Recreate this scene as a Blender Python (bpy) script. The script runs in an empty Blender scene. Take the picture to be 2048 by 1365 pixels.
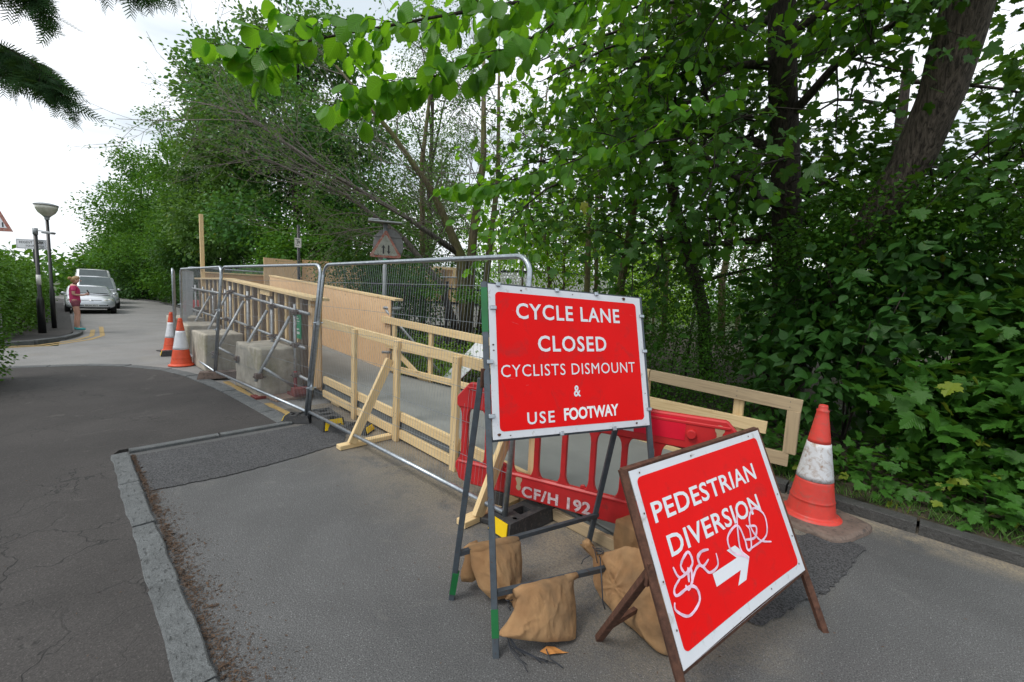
import bpy, bmesh, math, random
import numpy as np
from mathutils import Vector, Matrix

# ------------------------------------------------------------------ camera, sky, light, exposure
SC = bpy.context.scene
COL = SC.collection
PI = math.pi
# world frame: x runs along the timber ramp towards the camera, y across it to the right, z up
CA, SA = math.cos(math.radians(44.27)), math.sin(math.radians(44.27))


def Q(X, Y, z=0.0):
    """plan point given as metres right of / ahead of the camera -> world"""
    dx, dy = X + 2.036, Y - 5.52
    return Vector((dx * CA - dy * SA, dx * SA + dy * CA, z))


def camera():
    cd = bpy.data.cameras.new('camera')
    co = bpy.data.objects.new('camera', cd)
    COL.objects.link(co)
    p, r = math.radians(5.97), math.radians(2.605)
    F0, R0, Z = Vector((-SA, CA, 0)), Vector((CA, SA, 0)), Vector((0, 0, 1))
    F = F0 * math.cos(p) - Z * math.sin(p)
    U = F0 * math.sin(p) + Z * math.cos(p)
    R = R0 * math.cos(r) + U * math.sin(r)
    V = -R0 * math.sin(r) + U * math.cos(r)
    m = Matrix((R, V, -F)).transposed().to_4x4()
    m.translation = Q(0, 0, 1.72)
    co.matrix_world = m
    cd.sensor_width = 36
    cd.lens = 840 / 2048 * 36
    cd.clip_start = 0.05
    cd.clip_end = 3000
    SC.camera = co


def sky_light():
    w = bpy.data.worlds.new('World')
    SC.world = w
    w.use_nodes = True
    nt = w.node_tree
    nt.nodes.clear()
    out = nt.nodes.new('ShaderNodeOutputWorld')
    bg = nt.nodes.new('ShaderNodeBackground')
    sk = nt.nodes.new('ShaderNodeTexSky')
    sk.sky_type = 'NISHITA'
    sk.sun_disc = False
    sk.sun_elevation = math.radians(52)
    sk.sun_rotation = math.radians(200)
    sk.dust_density = 3.0
    sk.ozone_density = 0.6
    # overcast: the blue is veiled by an even cloud layer with soft grey bands
    tc = nt.nodes.new('ShaderNodeTexCoord')
    mp = nt.nodes.new('ShaderNodeMapping')
    mp.inputs['Scale'].default_value = (1.2, 1.2, 5.0)
    nz = nt.nodes.new('ShaderNodeTexNoise')
    nz.inputs['Scale'].default_value = 1.6
    nz.inputs['Detail'].default_value = 5
    cr = nt.nodes.new('ShaderNodeValToRGB')
    cr.color_ramp.elements[0].position = 0.36
    cr.color_ramp.elements[0].color = (6.9, 7.7, 8.3, 1)
    cr.color_ramp.elements[1].position = 0.60
    cr.color_ramp.elements[1].color = (12.6, 12.9, 13.3, 1)
    mx = nt.nodes.new('ShaderNodeMixRGB')
    mx.inputs['Fac'].default_value = 0.85
    L = nt.links.new
    L(tc.outputs['Generated'], mp.inputs['Vector'])
    L(mp.outputs['Vector'], nz.inputs['Vector'])
    L(nz.outputs['Fac'], cr.inputs['Fac'])
    L(sk.outputs['Color'], mx.inputs[1])
    L(cr.outputs['Color'], mx.inputs[2])
    L(mx.outputs['Color'], bg.inputs['Color'])
    bg.inputs['Strength'].default_value = 0.092
    L(bg.outputs[0], out.inputs['Surface'])
    sl = bpy.data.lights.new('sun', 'SUN')
    sl.energy = 1.3
    sl.angle = math.radians(20)
    sl.color = (1.0, 0.96, 0.90)
    so = bpy.data.objects.new('sun', sl)
    COL.objects.link(so)
    # high and behind the camera's left shoulder
    d = Q(6, 4, 0) - Q(0, 0, 0)
    d = Vector((d.x, d.y, 0)).normalized() * math.cos(math.radians(55)) + Vector((0, 0, -math.sin(math.radians(55))))
    so.rotation_euler = d.to_track_quat('-Z', 'Y').to_euler()
    sk.sun_elevation = math.radians(55)
    sk.sun_rotation = math.atan2(-d.x, -d.y)


camera()
sky_light()
SC.view_settings.view_transform = 'Standard'
SC.view_settings.look = 'None'
SC.view_settings.exposure = 0.42
SC.view_settings.gamma = 1.0
SC.view_settings.use_curve_mapping = False
SC.render.engine = 'CYCLES'
SC.cycles.max_bounces = 6
SC.cycles.diffuse_bounces = 3
SC.cycles.glossy_bounces = 2
SC.cycles.transmission_bounces = 4
SC.cycles.transparent_max_bounces = 4
SC.cycles.caustics_reflective = False
SC.cycles.caustics_refractive = False


# ------------------------------------------------------------------ materials
class NT:
    def __init__(s, name):
        s.m = bpy.data.materials.new(name)
        s.m.use_nodes = True
        s.t = s.m.node_tree
        s.b = s.t.nodes['Principled BSDF']

    def n(s, typ, ins=None, **kw):
        o = s.t.nodes.new('ShaderNode' + typ)
        for k, v in kw.items():
            setattr(o, k, v)
        for k, v in (ins or {}).items():
            if hasattr(v, 'bl_idname') or isinstance(v, bpy.types.NodeSocket):
                s.t.links.new(v, o.inputs[k])
            else:
                o.inputs[k].default_value = v
        return o

    def l(s, a, b):
        s.t.links.new(a, b)

    def ramp(s, fac, *stops):
        r = s.n('ValToRGB', {'Fac': fac})
        e = r.color_ramp.elements
        while len(e) < len(stops):
            e.new(0.5)
        for i, (p, c) in enumerate(stops):
            e[i].position = p
            e[i].color = (*c, 1) if len(c) == 3 else c
        return r.outputs['Color']

    def mix(s, fac, a, b, blend='MIX'):
        m = s.n('MixRGB', blend_type=blend)
        for i, v in ((0, fac), (1, a), (2, b)):
            if isinstance(v, bpy.types.NodeSocket):
                s.l(v, m.inputs[i])
            elif i == 0:
                m.inputs[0].default_value = v
            else:
                m.inputs[i].default_value = (*v, 1)
        return m.outputs['Color']

    def noise(s, vec, scale, detail=3, rough=0.5, dist=0.0):
        i = {'Scale': scale, 'Detail': detail, 'Roughness': rough, 'Distortion': dist}
        if vec is not None:
            i['Vector'] = vec
        return s.n('TexNoise', i).outputs['Fac']

    def math(s, op, a, b=0.0, c=None):
        m = s.n('Math', operation=op)
        for i, v in enumerate((a, b, c)):
            if v is None:
                continue
            if isinstance(v, bpy.types.NodeSocket):
                s.l(v, m.inputs[i])
            else:
                m.inputs[i].default_value = v
        return m.outputs[0]

    def coord(s, kind='Object', scale=(1, 1, 1)):
        tc = s.n('TexCoord')
        mp = s.n('Mapping', {'Vector': tc.outputs[kind], 'Scale': scale})
        return mp.outputs['Vector']

    def bump(s, h, strength, dist=0.01):
        b = s.n('Bump', {'Height': h, 'Strength': strength, 'Distance': dist})
        s.l(b.outputs['Normal'], s.b.inputs['Normal'])

    def base(s, c):
        if isinstance(c, bpy.types.NodeSocket):
            s.l(c, s.b.inputs['Base Color'])
        else:
            s.b.inputs['Base Color'].default_value = (*c, 1)

    def rough(s, v):
        if isinstance(v, bpy.types.NodeSocket):
            s.l(v, s.b.inputs['Roughness'])
        else:
            s.b.inputs['Roughness'].default_value = v


def plain(name, c, rough=0.6, metal=0.0, var=0.15, scale=8.0, bump=0.0, dirt=None, dirt_amt=0.5, coat=0.0, spec=None):
    t = NT(name)
    v = t.coord()
    f = t.noise(v, scale, 4, 0.6)
    a = tuple(max(0, x * (1 - var)) for x in c)
    b = tuple(min(1, x * (1 + var)) for x in c)
    col = t.ramp(f, (0.3, a), (0.7, b))
    if dirt:
        f2 = t.noise(v, scale * 2.7, 5, 0.65, 0.6)
        k = t.ramp(f2, (0.62 - 0.2 * dirt_amt, (0, 0, 0)), (0.72, (1, 1, 1)))
        col = t.mix(k, col, dirt)
    t.base(col)
    t.rough(rough)
    t.b.inputs['Metallic'].default_value = metal
    if spec is not None:
        t.b.inputs['Specular IOR Level'].default_value = spec
    if coat:
        t.b.inputs['Coat Weight'].default_value = coat
        t.b.inputs['Coat Roughness'].default_value = 0.15
    if bump:
        t.bump(t.noise(v, scale * 6, 4, 0.6), bump, 0.01)
    return t.m


def wood(name, light, dark, knot=(0.22, 0.10, 0.04), fine=1.0, knots=True):
    t = NT(name)
    uv = t.n('TexCoord').outputs['UV']
    g = t.n('Mapping', {'Vector': uv, 'Scale': (1.2, 26 * fine, 1)}).outputs['Vector']
    f = t.noise(g, 2.2, 5, 0.6, 0.7)
    col = t.ramp(f, (0.28, dark), (0.52, light), (0.8, tuple(min(1, x * 1.1) for x in light)))
    big = t.noise(uv, 0.8, 2, 0.5)
    col = t.mix(t.math('MULTIPLY', big, 0.5), col, dark)
    if knots:
        vm = t.n('Mapping', {'Vector': uv, 'Scale': (2.5, 7.5, 1)}).outputs['Vector']
        vo = t.n('TexVoronoi', {'Vector': vm, 'Scale': 1.0, 'Randomness': 0.9})
        k = t.ramp(vo.outputs['Distance'], (0.05, (1, 1, 1)), (0.19, (0, 0, 0)))
        k2 = t.math('GREATER_THAN', t.n('SeparateColor', {'Color': vo.outputs['Color']}).outputs[0], 0.45)
        col = t.mix(t.math('MULTIPLY', t.math('MULTIPLY', k, k2), 0.8), col, knot)
    t.base(col)
    t.rough(0.75)
    t.bump(f, 0.25, 0.003)
    return t.m


def ply(name, light, dark):
    t = NT(name)
    uv = t.n('TexCoord').outputs['UV']
    g = t.n('Mapping', {'Vector': uv, 'Scale': (0.9, 4.0, 1)}).outputs['Vector']
    d = t.noise(g, 1.3, 2, 0.5, 0.3)
    w = t.n('TexWave', {'Vector': g, 'Scale': 2.4, 'Distortion': 9.0, 'Detail': 3.0, 'Detail Scale': 0.7}, wave_type='BANDS', bands_direction='Y').outputs['Fac']
    col = t.ramp(w, (0.0, dark), (0.35, light), (1, light))
    col = t.mix(t.math('MULTIPLY', d, 0.45), col, dark)
    vm = t.n('Mapping', {'Vector': uv, 'Scale': (3.2, 4.2, 1)}).outputs['Vector']
    vo = t.n('TexVoronoi', {'Vector': vm, 'Scale': 1.0})
    k = t.ramp(vo.outputs['Distance'], (0.03, (1, 1, 1)), (0.075, (0, 0, 0)))
    k2 = t.math('GREATER_THAN', t.n('SeparateColor', {'Color': vo.outputs['Color']}).outputs[0], 0.5)
    col = t.mix(t.math('MULTIPLY', t.math('MULTIPLY', k, k2), 0.85), col, (0.16, 0.07, 0.03))
    # sheet joints every 1.22 m
    t.base(col)
    t.rough(0.7)
    return t.m


def asphalt(name, c, speck=0.5, cracks=0.0, sand=0.0, stain=0.35, rough=0.85, sandline=False, coarse=False):
    t = NT(name)
    v = t.coord()
    fine = t.noise(v, 85 if coarse else 150, 3, 0.75)
    mid = t.noise(v, 60, 3, 0.6)
    big = t.noise(v, 0.9, 5, 0.6, 0.4)
    a = tuple(x * (1 - speck) for x in c)
    b = tuple(x * (1 + speck * 1.3) for x in c)
    col = t.ramp(fine, (0.34, a), (0.5, c), (0.68, b))
    stones = t.n('TexVoronoi', {'Vector': v, 'Scale': 120.0})
    sc = t.n('SeparateColor', {'Color': stones.outputs['Color']}).outputs[0]
    pick = t.math('MULTIPLY', t.math('GREATER_THAN', sc, 0.86), t.ramp(stones.outputs['Distance'], (0.2, (1, 1, 1)), (0.45, (0, 0, 0))))
    col = t.mix(t.math('MULTIPLY', pick, 0.7), col, tuple(min(1, x * 2.6) for x in c))
    dark = t.ramp(big, (0.32, (1 - stain, 1 - stain, 1 - stain)), (0.62, (1.08, 1.08, 1.08)))
    col = t.mix(1.0, col, dark, 'MULTIPLY')
    pale = t.ramp(t.noise(v, 3.3, 5, 0.7, 1.0), (0.60, (0, 0, 0)), (0.78, (1, 1, 1)))
    col = t.mix(t.math('MULTIPLY', pale, 0.28), col, (0.24, 0.23, 0.21))
    if sand:
        s1 = t.ramp(t.noise(v, 1.7, 6, 0.75, 0.5), (0.50, (0, 0, 0)), (0.66, (1, 1, 1)))
        if sandline:
            yy = t.n('SeparateXYZ', {'Vector': v}).outputs[1]
            near = t.n('MapRange', {'Value': yy, 'From Min': -1.25, 'From Max': 0.1}, interpolation_type='SMOOTHSTEP').outputs[0]
            xx = t.n('SeparateXYZ', {'Vector': v}).outputs[0]
            kerbside = t.n('MapRange', {'Value': yy, 'From Min': 1.60, 'From Max': 1.95}, interpolation_type='SMOOTHSTEP').outputs[0]
            near = t.math('MULTIPLY', near, t.n('MapRange', {'Value': xx, 'From Min': 5.2, 'From Max': 4.5}, interpolation_type='SMOOTHSTEP').outputs[0])
            near = t.math('MAXIMUM', near, kerbside)
            s1 = t.math('MULTIPLY', t.ramp(t.noise(v, 2.3, 8, 0.78, 0.4), (0.36, (0, 0, 0)), (0.54, (1, 1, 1))), near)
        col = t.mix(t.math('MULTIPLY', t.math('MULTIPLY', s1, sand), t.ramp(t.noise(v, 60, 4, 0.8), (0.36, (0.15, 0.15, 0.15)), (0.56, (1.2, 1.2, 1.2)))), col, (0.36, 0.295, 0.20))
    h = t.math('ADD', t.math('MULTIPLY', fine, 0.6), mid)
    if cracks:
        wv = t.noise(v, 2.4, 4, 0.6)
        off = t.n('VectorMath', {0: v}, operation='ADD')
        nz = t.n('TexNoise', {'Vector': v, 'Scale': 3.0, 'Detail': 4.0})
        sub = t.n('VectorMath', {0: nz.outputs['Color'], 1: (0.5, 0.5, 0.5)}, operation='SUBTRACT')
        scl = t.n('VectorMath', {0: sub.outputs[0], 'Scale': 0.55}, operation='SCALE')
        t.l(scl.outputs[0], off.inputs[1])
        vo = t.n('TexVoronoi', {'Vector': off.outputs[0], 'Scale': 2.1}, feature='DISTANCE_TO_EDGE')
        ck = t.ramp(vo.outputs['Distance'], (0.003, (1, 1, 1)), (0.014, (0, 0, 0)))
        msk = t.ramp(t.noise(v, 0.8, 2), (0.44, (0, 0, 0)), (0.56, (1, 1, 1)))
        ck = t.math('MULTIPLY', ck, t.math('MULTIPLY', msk, cracks))
        col = t.mix(ck, col, (0.012, 0.012, 0.012))
        h = t.math('SUBTRACT', h, t.math('MULTIPLY', ck, 2.0))
    t.base(col)
    t.rough(rough)
    t.bump(h, 0.5, 0.006)
    return t.m


def granite(name, c):
    t = NT(name)
    v = t.coord()
    f = t.noise(v, 180, 3, 0.7)
    col = t.ramp(f, (0.35, tuple(x * 0.6 for x in c)), (0.65, tuple(x * 1.35 for x in c)))
    b = t.ramp(t.noise(v, 7, 5, 0.7, 0.6), (0.4, (0.75, 0.75, 0.75)), (0.7, (1.15, 1.15, 1.15)))
    col = t.mix(1.0, col, b, 'MULTIPLY')
    pit = t.ramp(t.noise(t.coord('Object', (1, 2.2, 1)), 22, 4, 0.6), (0.30, (1, 1, 1)), (0.40, (0, 0, 0)))
    col = t.mix(t.math('MULTIPLY', pit, 0.5), col, (0.05, 0.055, 0.05))
    t.base(col)
    t.rough(0.8)
    t.bump(t.math('SUBTRACT', t.noise(v, 40, 5, 0.7), t.math('MULTIPLY', pit, 0.8)), 0.8, 0.02)
    return t.m


def concrete(name):
    t = NT(name)
    v = t.coord()
    col = t.ramp(t.noise(v, 5, 6, 0.65), (0.3, (0.31, 0.285, 0.235)), (0.7, (0.56, 0.52, 0.44)))
    streak = t.noise(t.coord('Object', (9, 9, 0.8)), 1.2, 4, 0.6)
    col = t.mix(t.ramp(streak, (0.45, (0, 0, 0)), (0.75, (0.5, 0.5, 0.5))), col, (0.20, 0.185, 0.14))
    moss = t.ramp(t.noise(v, 2.2, 5, 0.6), (0.52, (0, 0, 0)), (0.7, (0.6, 0.6, 0.6)))
    col = t.mix(moss, col, (0.17, 0.17, 0.075))
    t.base(col)
    t.rough(0.92)
    t.bump(t.noise(v, 45, 5, 0.7), 0.5, 0.01)
    return t.m


def leafmat(name, dark, light, trans=(0.22, 0.42, 0.03), tw=0.35, veins=0.0, spec=0.30, rough=0.45, yellow=0.0):
    t = NT(name)
    at = t.n('Attribute', attribute_name='tint').outputs['Fac']
    col = t.ramp(at, (0.0, dark), (0.75, light), (1.0, tuple(min(1, x * 1.35 + 0.01) for x in light)))
    if yellow:
        y = t.math('MULTIPLY', t.math('GREATER_THAN', at, 1 - yellow), 0.7)
        col = t.mix(y, col, (0.35, 0.33, 0.03))
    if veins:
        sp0 = t.ramp(t.noise(t.coord(), 24, 3, 0.6), (0.66, (0, 0, 0)), (0.72, (1, 1, 1)))
        col = t.mix(t.math('MULTIPLY', sp0, 0.65), col, (0.16, 0.10, 0.025))
    h = None
    if veins:
        uv = t.n('TexCoord').outputs['UV']
        sp = t.n('SeparateXYZ', {'Vector': uv})
        ay = t.math('ABSOLUTE', sp.outputs[1])
        w = t.math('SINE', t.math('MULTIPLY', t.math('SUBTRACT', sp.outputs[0], t.math('MULTIPLY', ay, 0.9)), 55.0))
        vn = t.ramp(w, (0.80, (0, 0, 0)), (1.0, (1, 1, 1)))
        mid = t.ramp(ay, (0.006, (1, 1, 1)), (0.02, (0, 0, 0)))
        vv = t.math('MAXIMUM', vn, mid)
        col = t.mix(t.math('MULTIPLY', vv, 0.22), col, tuple(min(1, x * 2.2 + 0.03) for x in light))
        h = t.math('MULTIPLY', w, 1.0)
    geo = t.n('NewGeometry')
    col2 = t.mix(t.math('MULTIPLY', geo.outputs['Backfacing'], 0.35), col, tuple(min(1, x * 1.6 + 0.02) for x in light))
    t.base(col2)
    t.rough(rough)
    t.b.inputs['Specular IOR Level'].default_value = spec
    if h is not None:
        t.bump(h, 0.25, 0.004)
    tr = t.n('BsdfTranslucent')
    tc = t.mix(0.45, col, trans)
    t.l(tc, tr.inputs['Color'])
    mx = t.n('MixShader', {'Fac': tw})
    t.l(t.b.outputs[0], mx.inputs[1])
    t.l(tr.outputs[0], mx.inputs[2])
    out = [n for n in t.t.nodes if n.type == 'OUTPUT_MATERIAL'][0]
    t.l(mx.outputs[0], out.inputs['Surface'])
    return t.m


def bark(name, dark, light, moss=None, scale=1.0):
    t = NT(name)
    v = t.coord('Object', (14 * scale, 14 * scale, 2.2 * scale))
    f = t.noise(v, 2.0, 5, 0.65, 0.8)
    col = t.ramp(f, (0.38, dark), (0.62, light))
    if moss:
        mk = t.ramp(t.noise(t.coord(), 1.8, 4, 0.6), (0.42, (0, 0, 0)), (0.62, (1, 1, 1)))
        col = t.mix(t.math('MULTIPLY', mk, 0.75), col, moss)
    t.base(col)
    t.rough(0.9)
    t.bump(f, 1.0, 0.03)
    return t.m


M = {}
M['wood'] = wood('sawn_timber', (0.78, 0.60, 0.335), (0.60, 0.42, 0.20))
M['wood_old'] = wood('weathered_timber', (0.50, 0.385, 0.235), (0.33, 0.25, 0.155))
M['stud_grey'] = wood('old_stud_timber', (0.235, 0.19, 0.15), (0.12, 0.095, 0.075), fine=0.7)
M['ply'] = ply('plywood', (0.84, 0.61, 0.37), (0.56, 0.34, 0.165))
M['ply_dark'] = ply('plywood_ochre', (0.62, 0.40, 0.20), (0.46, 0.27, 0.12))
M['deck'] = plain('grey_deck_coating', (0.235, 0.245, 0.235), 0.7, var=0.12, scale=1.6, bump=0.3)
M['edge'] = plain('deck_edge_paint', (0.11, 0.125, 0.13), 0.7, var=0.1)
M['galv'] = plain('galvanised_steel', (0.42, 0.46, 0.50), 0.36, metal=0.85, var=0.22, scale=30)
M['wire'] = plain('galvanised_wire', (0.34, 0.37, 0.40), 0.45, metal=0.7, var=0.1)
M['tube'] = plain('scaffold_tube', (0.36, 0.385, 0.40), 0.45, metal=0.6, var=0.3, scale=14, dirt=(0.26, 0.09, 0.06), dirt_amt=0.25)
M['tube_red'] = plain('red_scaffold_fitting', (0.22, 0.035, 0.035), 0.6, var=0.3, scale=20)
M['coupler'] = plain('scaffold_coupler', (0.16, 0.13, 0.12), 0.6, metal=0.4, var=0.4, scale=40)
M['concrete'] = concrete('cast_concrete')
M['path'] = asphalt('path_asphalt', (0.095, 0.096, 0.097), 0.62, sand=0.62, stain=0.22, sandline=True)
M['road'] = asphalt('road_asphalt', (0.215, 0.213, 0.208), 0.35, stain=0.14, sand=0.12)
M['foot'] = asphalt('footway_asphalt', (0.045, 0.041, 0.039), 0.4, cracks=0.8, stain=0.3)
M['newtar'] = asphalt('new_tarmac', (0.052, 0.053, 0.056), 0.9, stain=0.1, coarse=True)
M['granite'] = granite('granite_kerb', (0.135, 0.145, 0.148))
M['conckerb'] = granite('dark_kerb', (0.075, 0.075, 0.072))
M['yellow'] = plain('worn_yellow_paint', (0.42, 0.29, 0.11), 0.8, var=0.15, scale=10, dirt=(0.13, 0.12, 0.11), dirt_amt=0.6)
M['soil'] = plain('leaf_litter_soil', (0.055, 0.042, 0.028), 0.95, var=0.5, scale=14, bump=1.0, dirt=(0.035, 0.055, 0.015), dirt_amt=0.6)
M['far'] = plain('grassland', (0.045, 0.065, 0.02), 0.95, var=0.4, scale=0.6)
M['signred'] = plain('sign_red', (0.78, 0.002, 0.002), 0.45, var=0.05, scale=3, spec=0.16, dirt=(0.60, 0.012, 0.012), dirt_amt=0.35)
M['signwhite'] = plain('sign_white', (0.66, 0.68, 0.72), 0.45, var=0.04, scale=6, dirt=(0.42, 0.40, 0.38), dirt_amt=0.15)
M['letter'] = plain('letter_white', (0.74, 0.76, 0.80), 0.4, var=0.02)
M['letter2'] = plain('letter_bright_white', (0.86, 0.87, 0.88), 0.4, var=0.01)
M['frame'] = plain('grey_painted_steel', (0.075, 0.092, 0.108), 0.45, metal=0.3, var=0.2, scale=20, dirt=(0.09, 0.045, 0.03), dirt_amt=0.15)
M['green'] = plain('green_paint', (0.008, 0.13, 0.035), 0.5, var=0.15)
M['rust'] = plain('rusty_steel', (0.10, 0.045, 0.028), 0.85, metal=0.2, var=0.45, scale=30, bump=0.4)
M['barrier'] = plain('red_plastic', (0.52, 0.022, 0.024), 0.42, var=0.14, scale=5, dirt=(0.26, 0.035, 0.03), dirt_amt=0.25)
M['barrier_refl'] = plain('red_reflective_sheet', (0.72, 0.01, 0.035), 0.3, var=0.05, scale=12)
M['white_refl'] = plain('white_reflective_sheet', (0.62, 0.66, 0.70), 0.3, var=0.08, scale=12, dirt=(0.30, 0.23, 0.18), dirt_amt=0.15)
M['stencil'] = plain('stencil_paint', (0.60, 0.50, 0.52), 0.6, var=0.2, scale=30, dirt=(0.45, 0.05, 0.05), dirt_amt=0.55)
M['cone'] = plain('orange_cone_plastic', (0.68, 0.085, 0.03), 0.5, var=0.1, scale=6, dirt=(0.40, 0.10, 0.06), dirt_amt=0.3)
M['cone_old'] = plain('faded_red_cone_plastic', (0.62, 0.05, 0.035), 0.5, var=0.14, scale=7, dirt=(0.42, 0.09, 0.07), dirt_amt=0.5)
M['conewhite'] = plain('cone_sleeve', (0.66, 0.68, 0.72), 0.35, var=0.05, scale=10)
M['conewhite_old'] = plain('dirty_cone_sleeve', (0.60, 0.61, 0.63), 0.35, var=0.1, scale=9, dirt=(0.30, 0.19, 0.12), dirt_amt=0.75)
M['rubber'] = plain('black_rubber', (0.035, 0.036, 0.038), 0.75, var=0.3, scale=14, dirt=(0.10, 0.09, 0.075), dirt_amt=0.45, bump=0.3)
M['slab'] = plain('dusty_rubber_base', (0.15, 0.11, 0.09), 0.85, var=0.35, scale=9, bump=0.5, dirt=(0.05, 0.045, 0.045), dirt_amt=0.5)
M['yel'] = plain('yellow_plastic', (0.75, 0.50, 0.0), 0.4, var=0.05)
M['sack'] = None
M['cord'] = plain('dark_cord', (0.03, 0.035, 0.045), 0.6)
M['black'] = plain('black_paint', (0.012, 0.013, 0.015), 0.4, var=0.2)
M['whitepaint'] = plain('white_paint', (0.70, 0.70, 0.68), 0.5, var=0.08)
M['greymetal'] = plain('grey_sign_back', (0.19, 0.19, 0.19), 0.5, metal=0.3, var=0.15, dirt=(0.1, 0.1, 0.09), dirt_amt=0.3)
M['greypost'] = plain('grey_post', (0.26, 0.28, 0.29), 0.5, metal=0.3, var=0.15)
M['oldsign'] = plain('stained_sign_white', (0.27, 0.28, 0.25), 0.6, var=0.15, scale=10, dirt=(0.16, 0.17, 0.13), dirt_amt=0.7)
M['oldred'] = plain('faded_sign_red', (0.30, 0.07, 0.045), 0.6, var=0.3, scale=9, dirt=(0.30, 0.28, 0.24), dirt_amt=1.0)
M['notice'] = plain('green_notice', (0.0, 0.28, 0.12), 0.4, var=0.05)
M['brick'] = plain('red_block', (0.20, 0.05, 0.045), 0.8, var=0.3, scale=20)
M['timberblock'] = plain('packing_timber', (0.30, 0.215, 0.165), 0.85, var=0.3, scale=12)
M['car_silver'] = plain('silver_car_paint', (0.60, 0.63, 0.67), 0.28, metal=0.35, var=0.03, coat=1.0)
M['car_white'] = plain('white_car_paint', (0.78, 0.79, 0.80), 0.3, var=0.02, coat=1.0)
M['glass'] = plain('dark_car_glass', (0.05, 0.075, 0.075), 0.06, var=0.3, scale=2, coat=1.0)
M['lamp_glass'] = plain('lamp_glass', (0.48, 0.48, 0.40), 0.2, var=0.15, coat=1.0)
M['chrome'] = plain('chrome', (0.65, 0.65, 0.66), 0.2, metal=0.9, var=0.05)
M['plate'] = plain('number_plate', (0.72, 0.73, 0.72), 0.4, var=0.04)
M['tyre'] = plain('tyre_rubber', (0.02, 0.02, 0.02), 0.8)
M['skin'] = plain('skin', (0.58, 0.33, 0.25), 0.55, var=0.06)
M['hair'] = plain('blonde_hair', (0.36, 0.235, 0.11), 0.6, var=0.25, scale=30)
M['pink'] = plain('pink_shirt', (0.56, 0.05, 0.16), 0.8, var=0.08)
M['shorts'] = plain('patterned_shorts', (0.20, 0.05, 0.075), 0.85, var=0.5, scale=60, dirt=(0.42, 0.25, 0.27), dirt_amt=0.3)
M['teal'] = plain('turquoise_shoes', (0.05, 0.42, 0.44), 0.6)
M['brickwall'] = plain('roof_tile', (0.30, 0.08, 0.055), 0.8, var=0.25, scale=6)
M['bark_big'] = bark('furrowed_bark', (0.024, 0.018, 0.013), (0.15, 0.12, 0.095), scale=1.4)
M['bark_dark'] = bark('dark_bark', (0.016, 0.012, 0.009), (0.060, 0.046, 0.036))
M['bark_green'] = bark('mossy_bark', (0.055, 0.045, 0.025), (0.16, 0.13, 0.075), moss=(0.11, 0.115, 0.03))
M['bark_grey'] = bark('grey_bark', (0.07, 0.06, 0.052), (0.19, 0.17, 0.15))
M['twig'] = plain('twig', (0.17, 0.15, 0.13), 0.9, var=0.3)
M['petiole'] = plain('red_leaf_stalk', (0.12, 0.05, 0.03), 0.6)
M['leaf_syc'] = leafmat('sycamore_leaf', (0.008, 0.038, 0.004), (0.034, 0.118, 0.009), tw=0.30, veins=0.6, yellow=0.012)
M['leaf_dog'] = leafmat('dogwood_leaf', (0.006, 0.034, 0.005), (0.025, 0.095, 0.010), tw=0.24, veins=0.6, yellow=0.01)
M['leaf_elm'] = leafmat('elm_leaf', (0.030, 0.105, 0.008), (0.080, 0.24, 0.014), trans=(0.38, 0.78, 0.02), tw=0.55, veins=1.0, spec=0.5)
M['leaf_mid'] = leafmat('mid_green_leaf', (0.014, 0.060, 0.005), (0.060, 0.170, 0.014), tw=0.38, spec=0.2)
M['leaf_dark'] = leafmat('dark_green_leaf', (0.006, 0.030, 0.005), (0.026, 0.092, 0.011), tw=0.25, spec=0.25)
M['leaf_lime'] = leafmat('lime_leaf', (0.07, 0.17, 0.008), (0.20, 0.38, 0.025), trans=(0.50, 0.80, 0.04), tw=0.5, spec=0.2)
M['leaf_grey'] = leafmat('grey_green_leaf', (0.034, 0.082, 0.016), (0.095, 0.190, 0.042), tw=0.35, spec=0.2, yellow=0.03)
M['leaf_blue'] = leafmat('blue_green_leaf', (0.016, 0.068, 0.014), (0.066, 0.185, 0.040), tw=0.35, spec=0.25)
M['leaf_hedge'] = leafmat('hedge_leaf', (0.014, 0.054, 0.004), (0.068, 0.180, 0.012), tw=0.32, spec=0.3)
M['leaf_con'] = leafmat('conifer_spray', (0.009, 0.034, 0.012), (0.030, 0.082, 0.026), tw=0.2, spec=0.2, rough=0.7)
M['litter'] = plain('dry_leaf', (0.085, 0.052, 0.032), 0.9, var=0.6, scale=25)
M['litter2'] = plain('orange_dry_leaf', (0.50, 0.22, 0.06), 0.8, var=0.3, scale=25)


def sackmat():
    t = NT('woven_sack')
    v = t.coord()
    col = t.ramp(t.noise(v, 6, 5, 0.6), (0.3, (0.40, 0.21, 0.09)), (0.7, (0.60, 0.36, 0.17)))
    st = t.ramp(t.noise(v, 3.0, 4, 0.6, 0.5), (0.50, (0, 0, 0)), (0.70, (0.75, 0.75, 0.75)))
    col = t.mix(st, col, (0.17, 0.115, 0.065))
    t.base(col)
    t.rough(0.75)
    w = t.n('TexWave', {'Vector': v, 'Scale': 130.0}, bands_direction='Z').outputs['Fac']
    w2 = t.n('TexWave', {'Vector': v, 'Scale': 130.0}, bands_direction='X').outputs['Fac']
    t.bump(t.math('ADD', t.math('ADD', w, w2), t.math('MULTIPLY', t.noise(v, 20, 6, 0.7, 1.5), 7.0)), 0.6, 0.009)
    return t.m


M['sack'] = sackmat()


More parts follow.
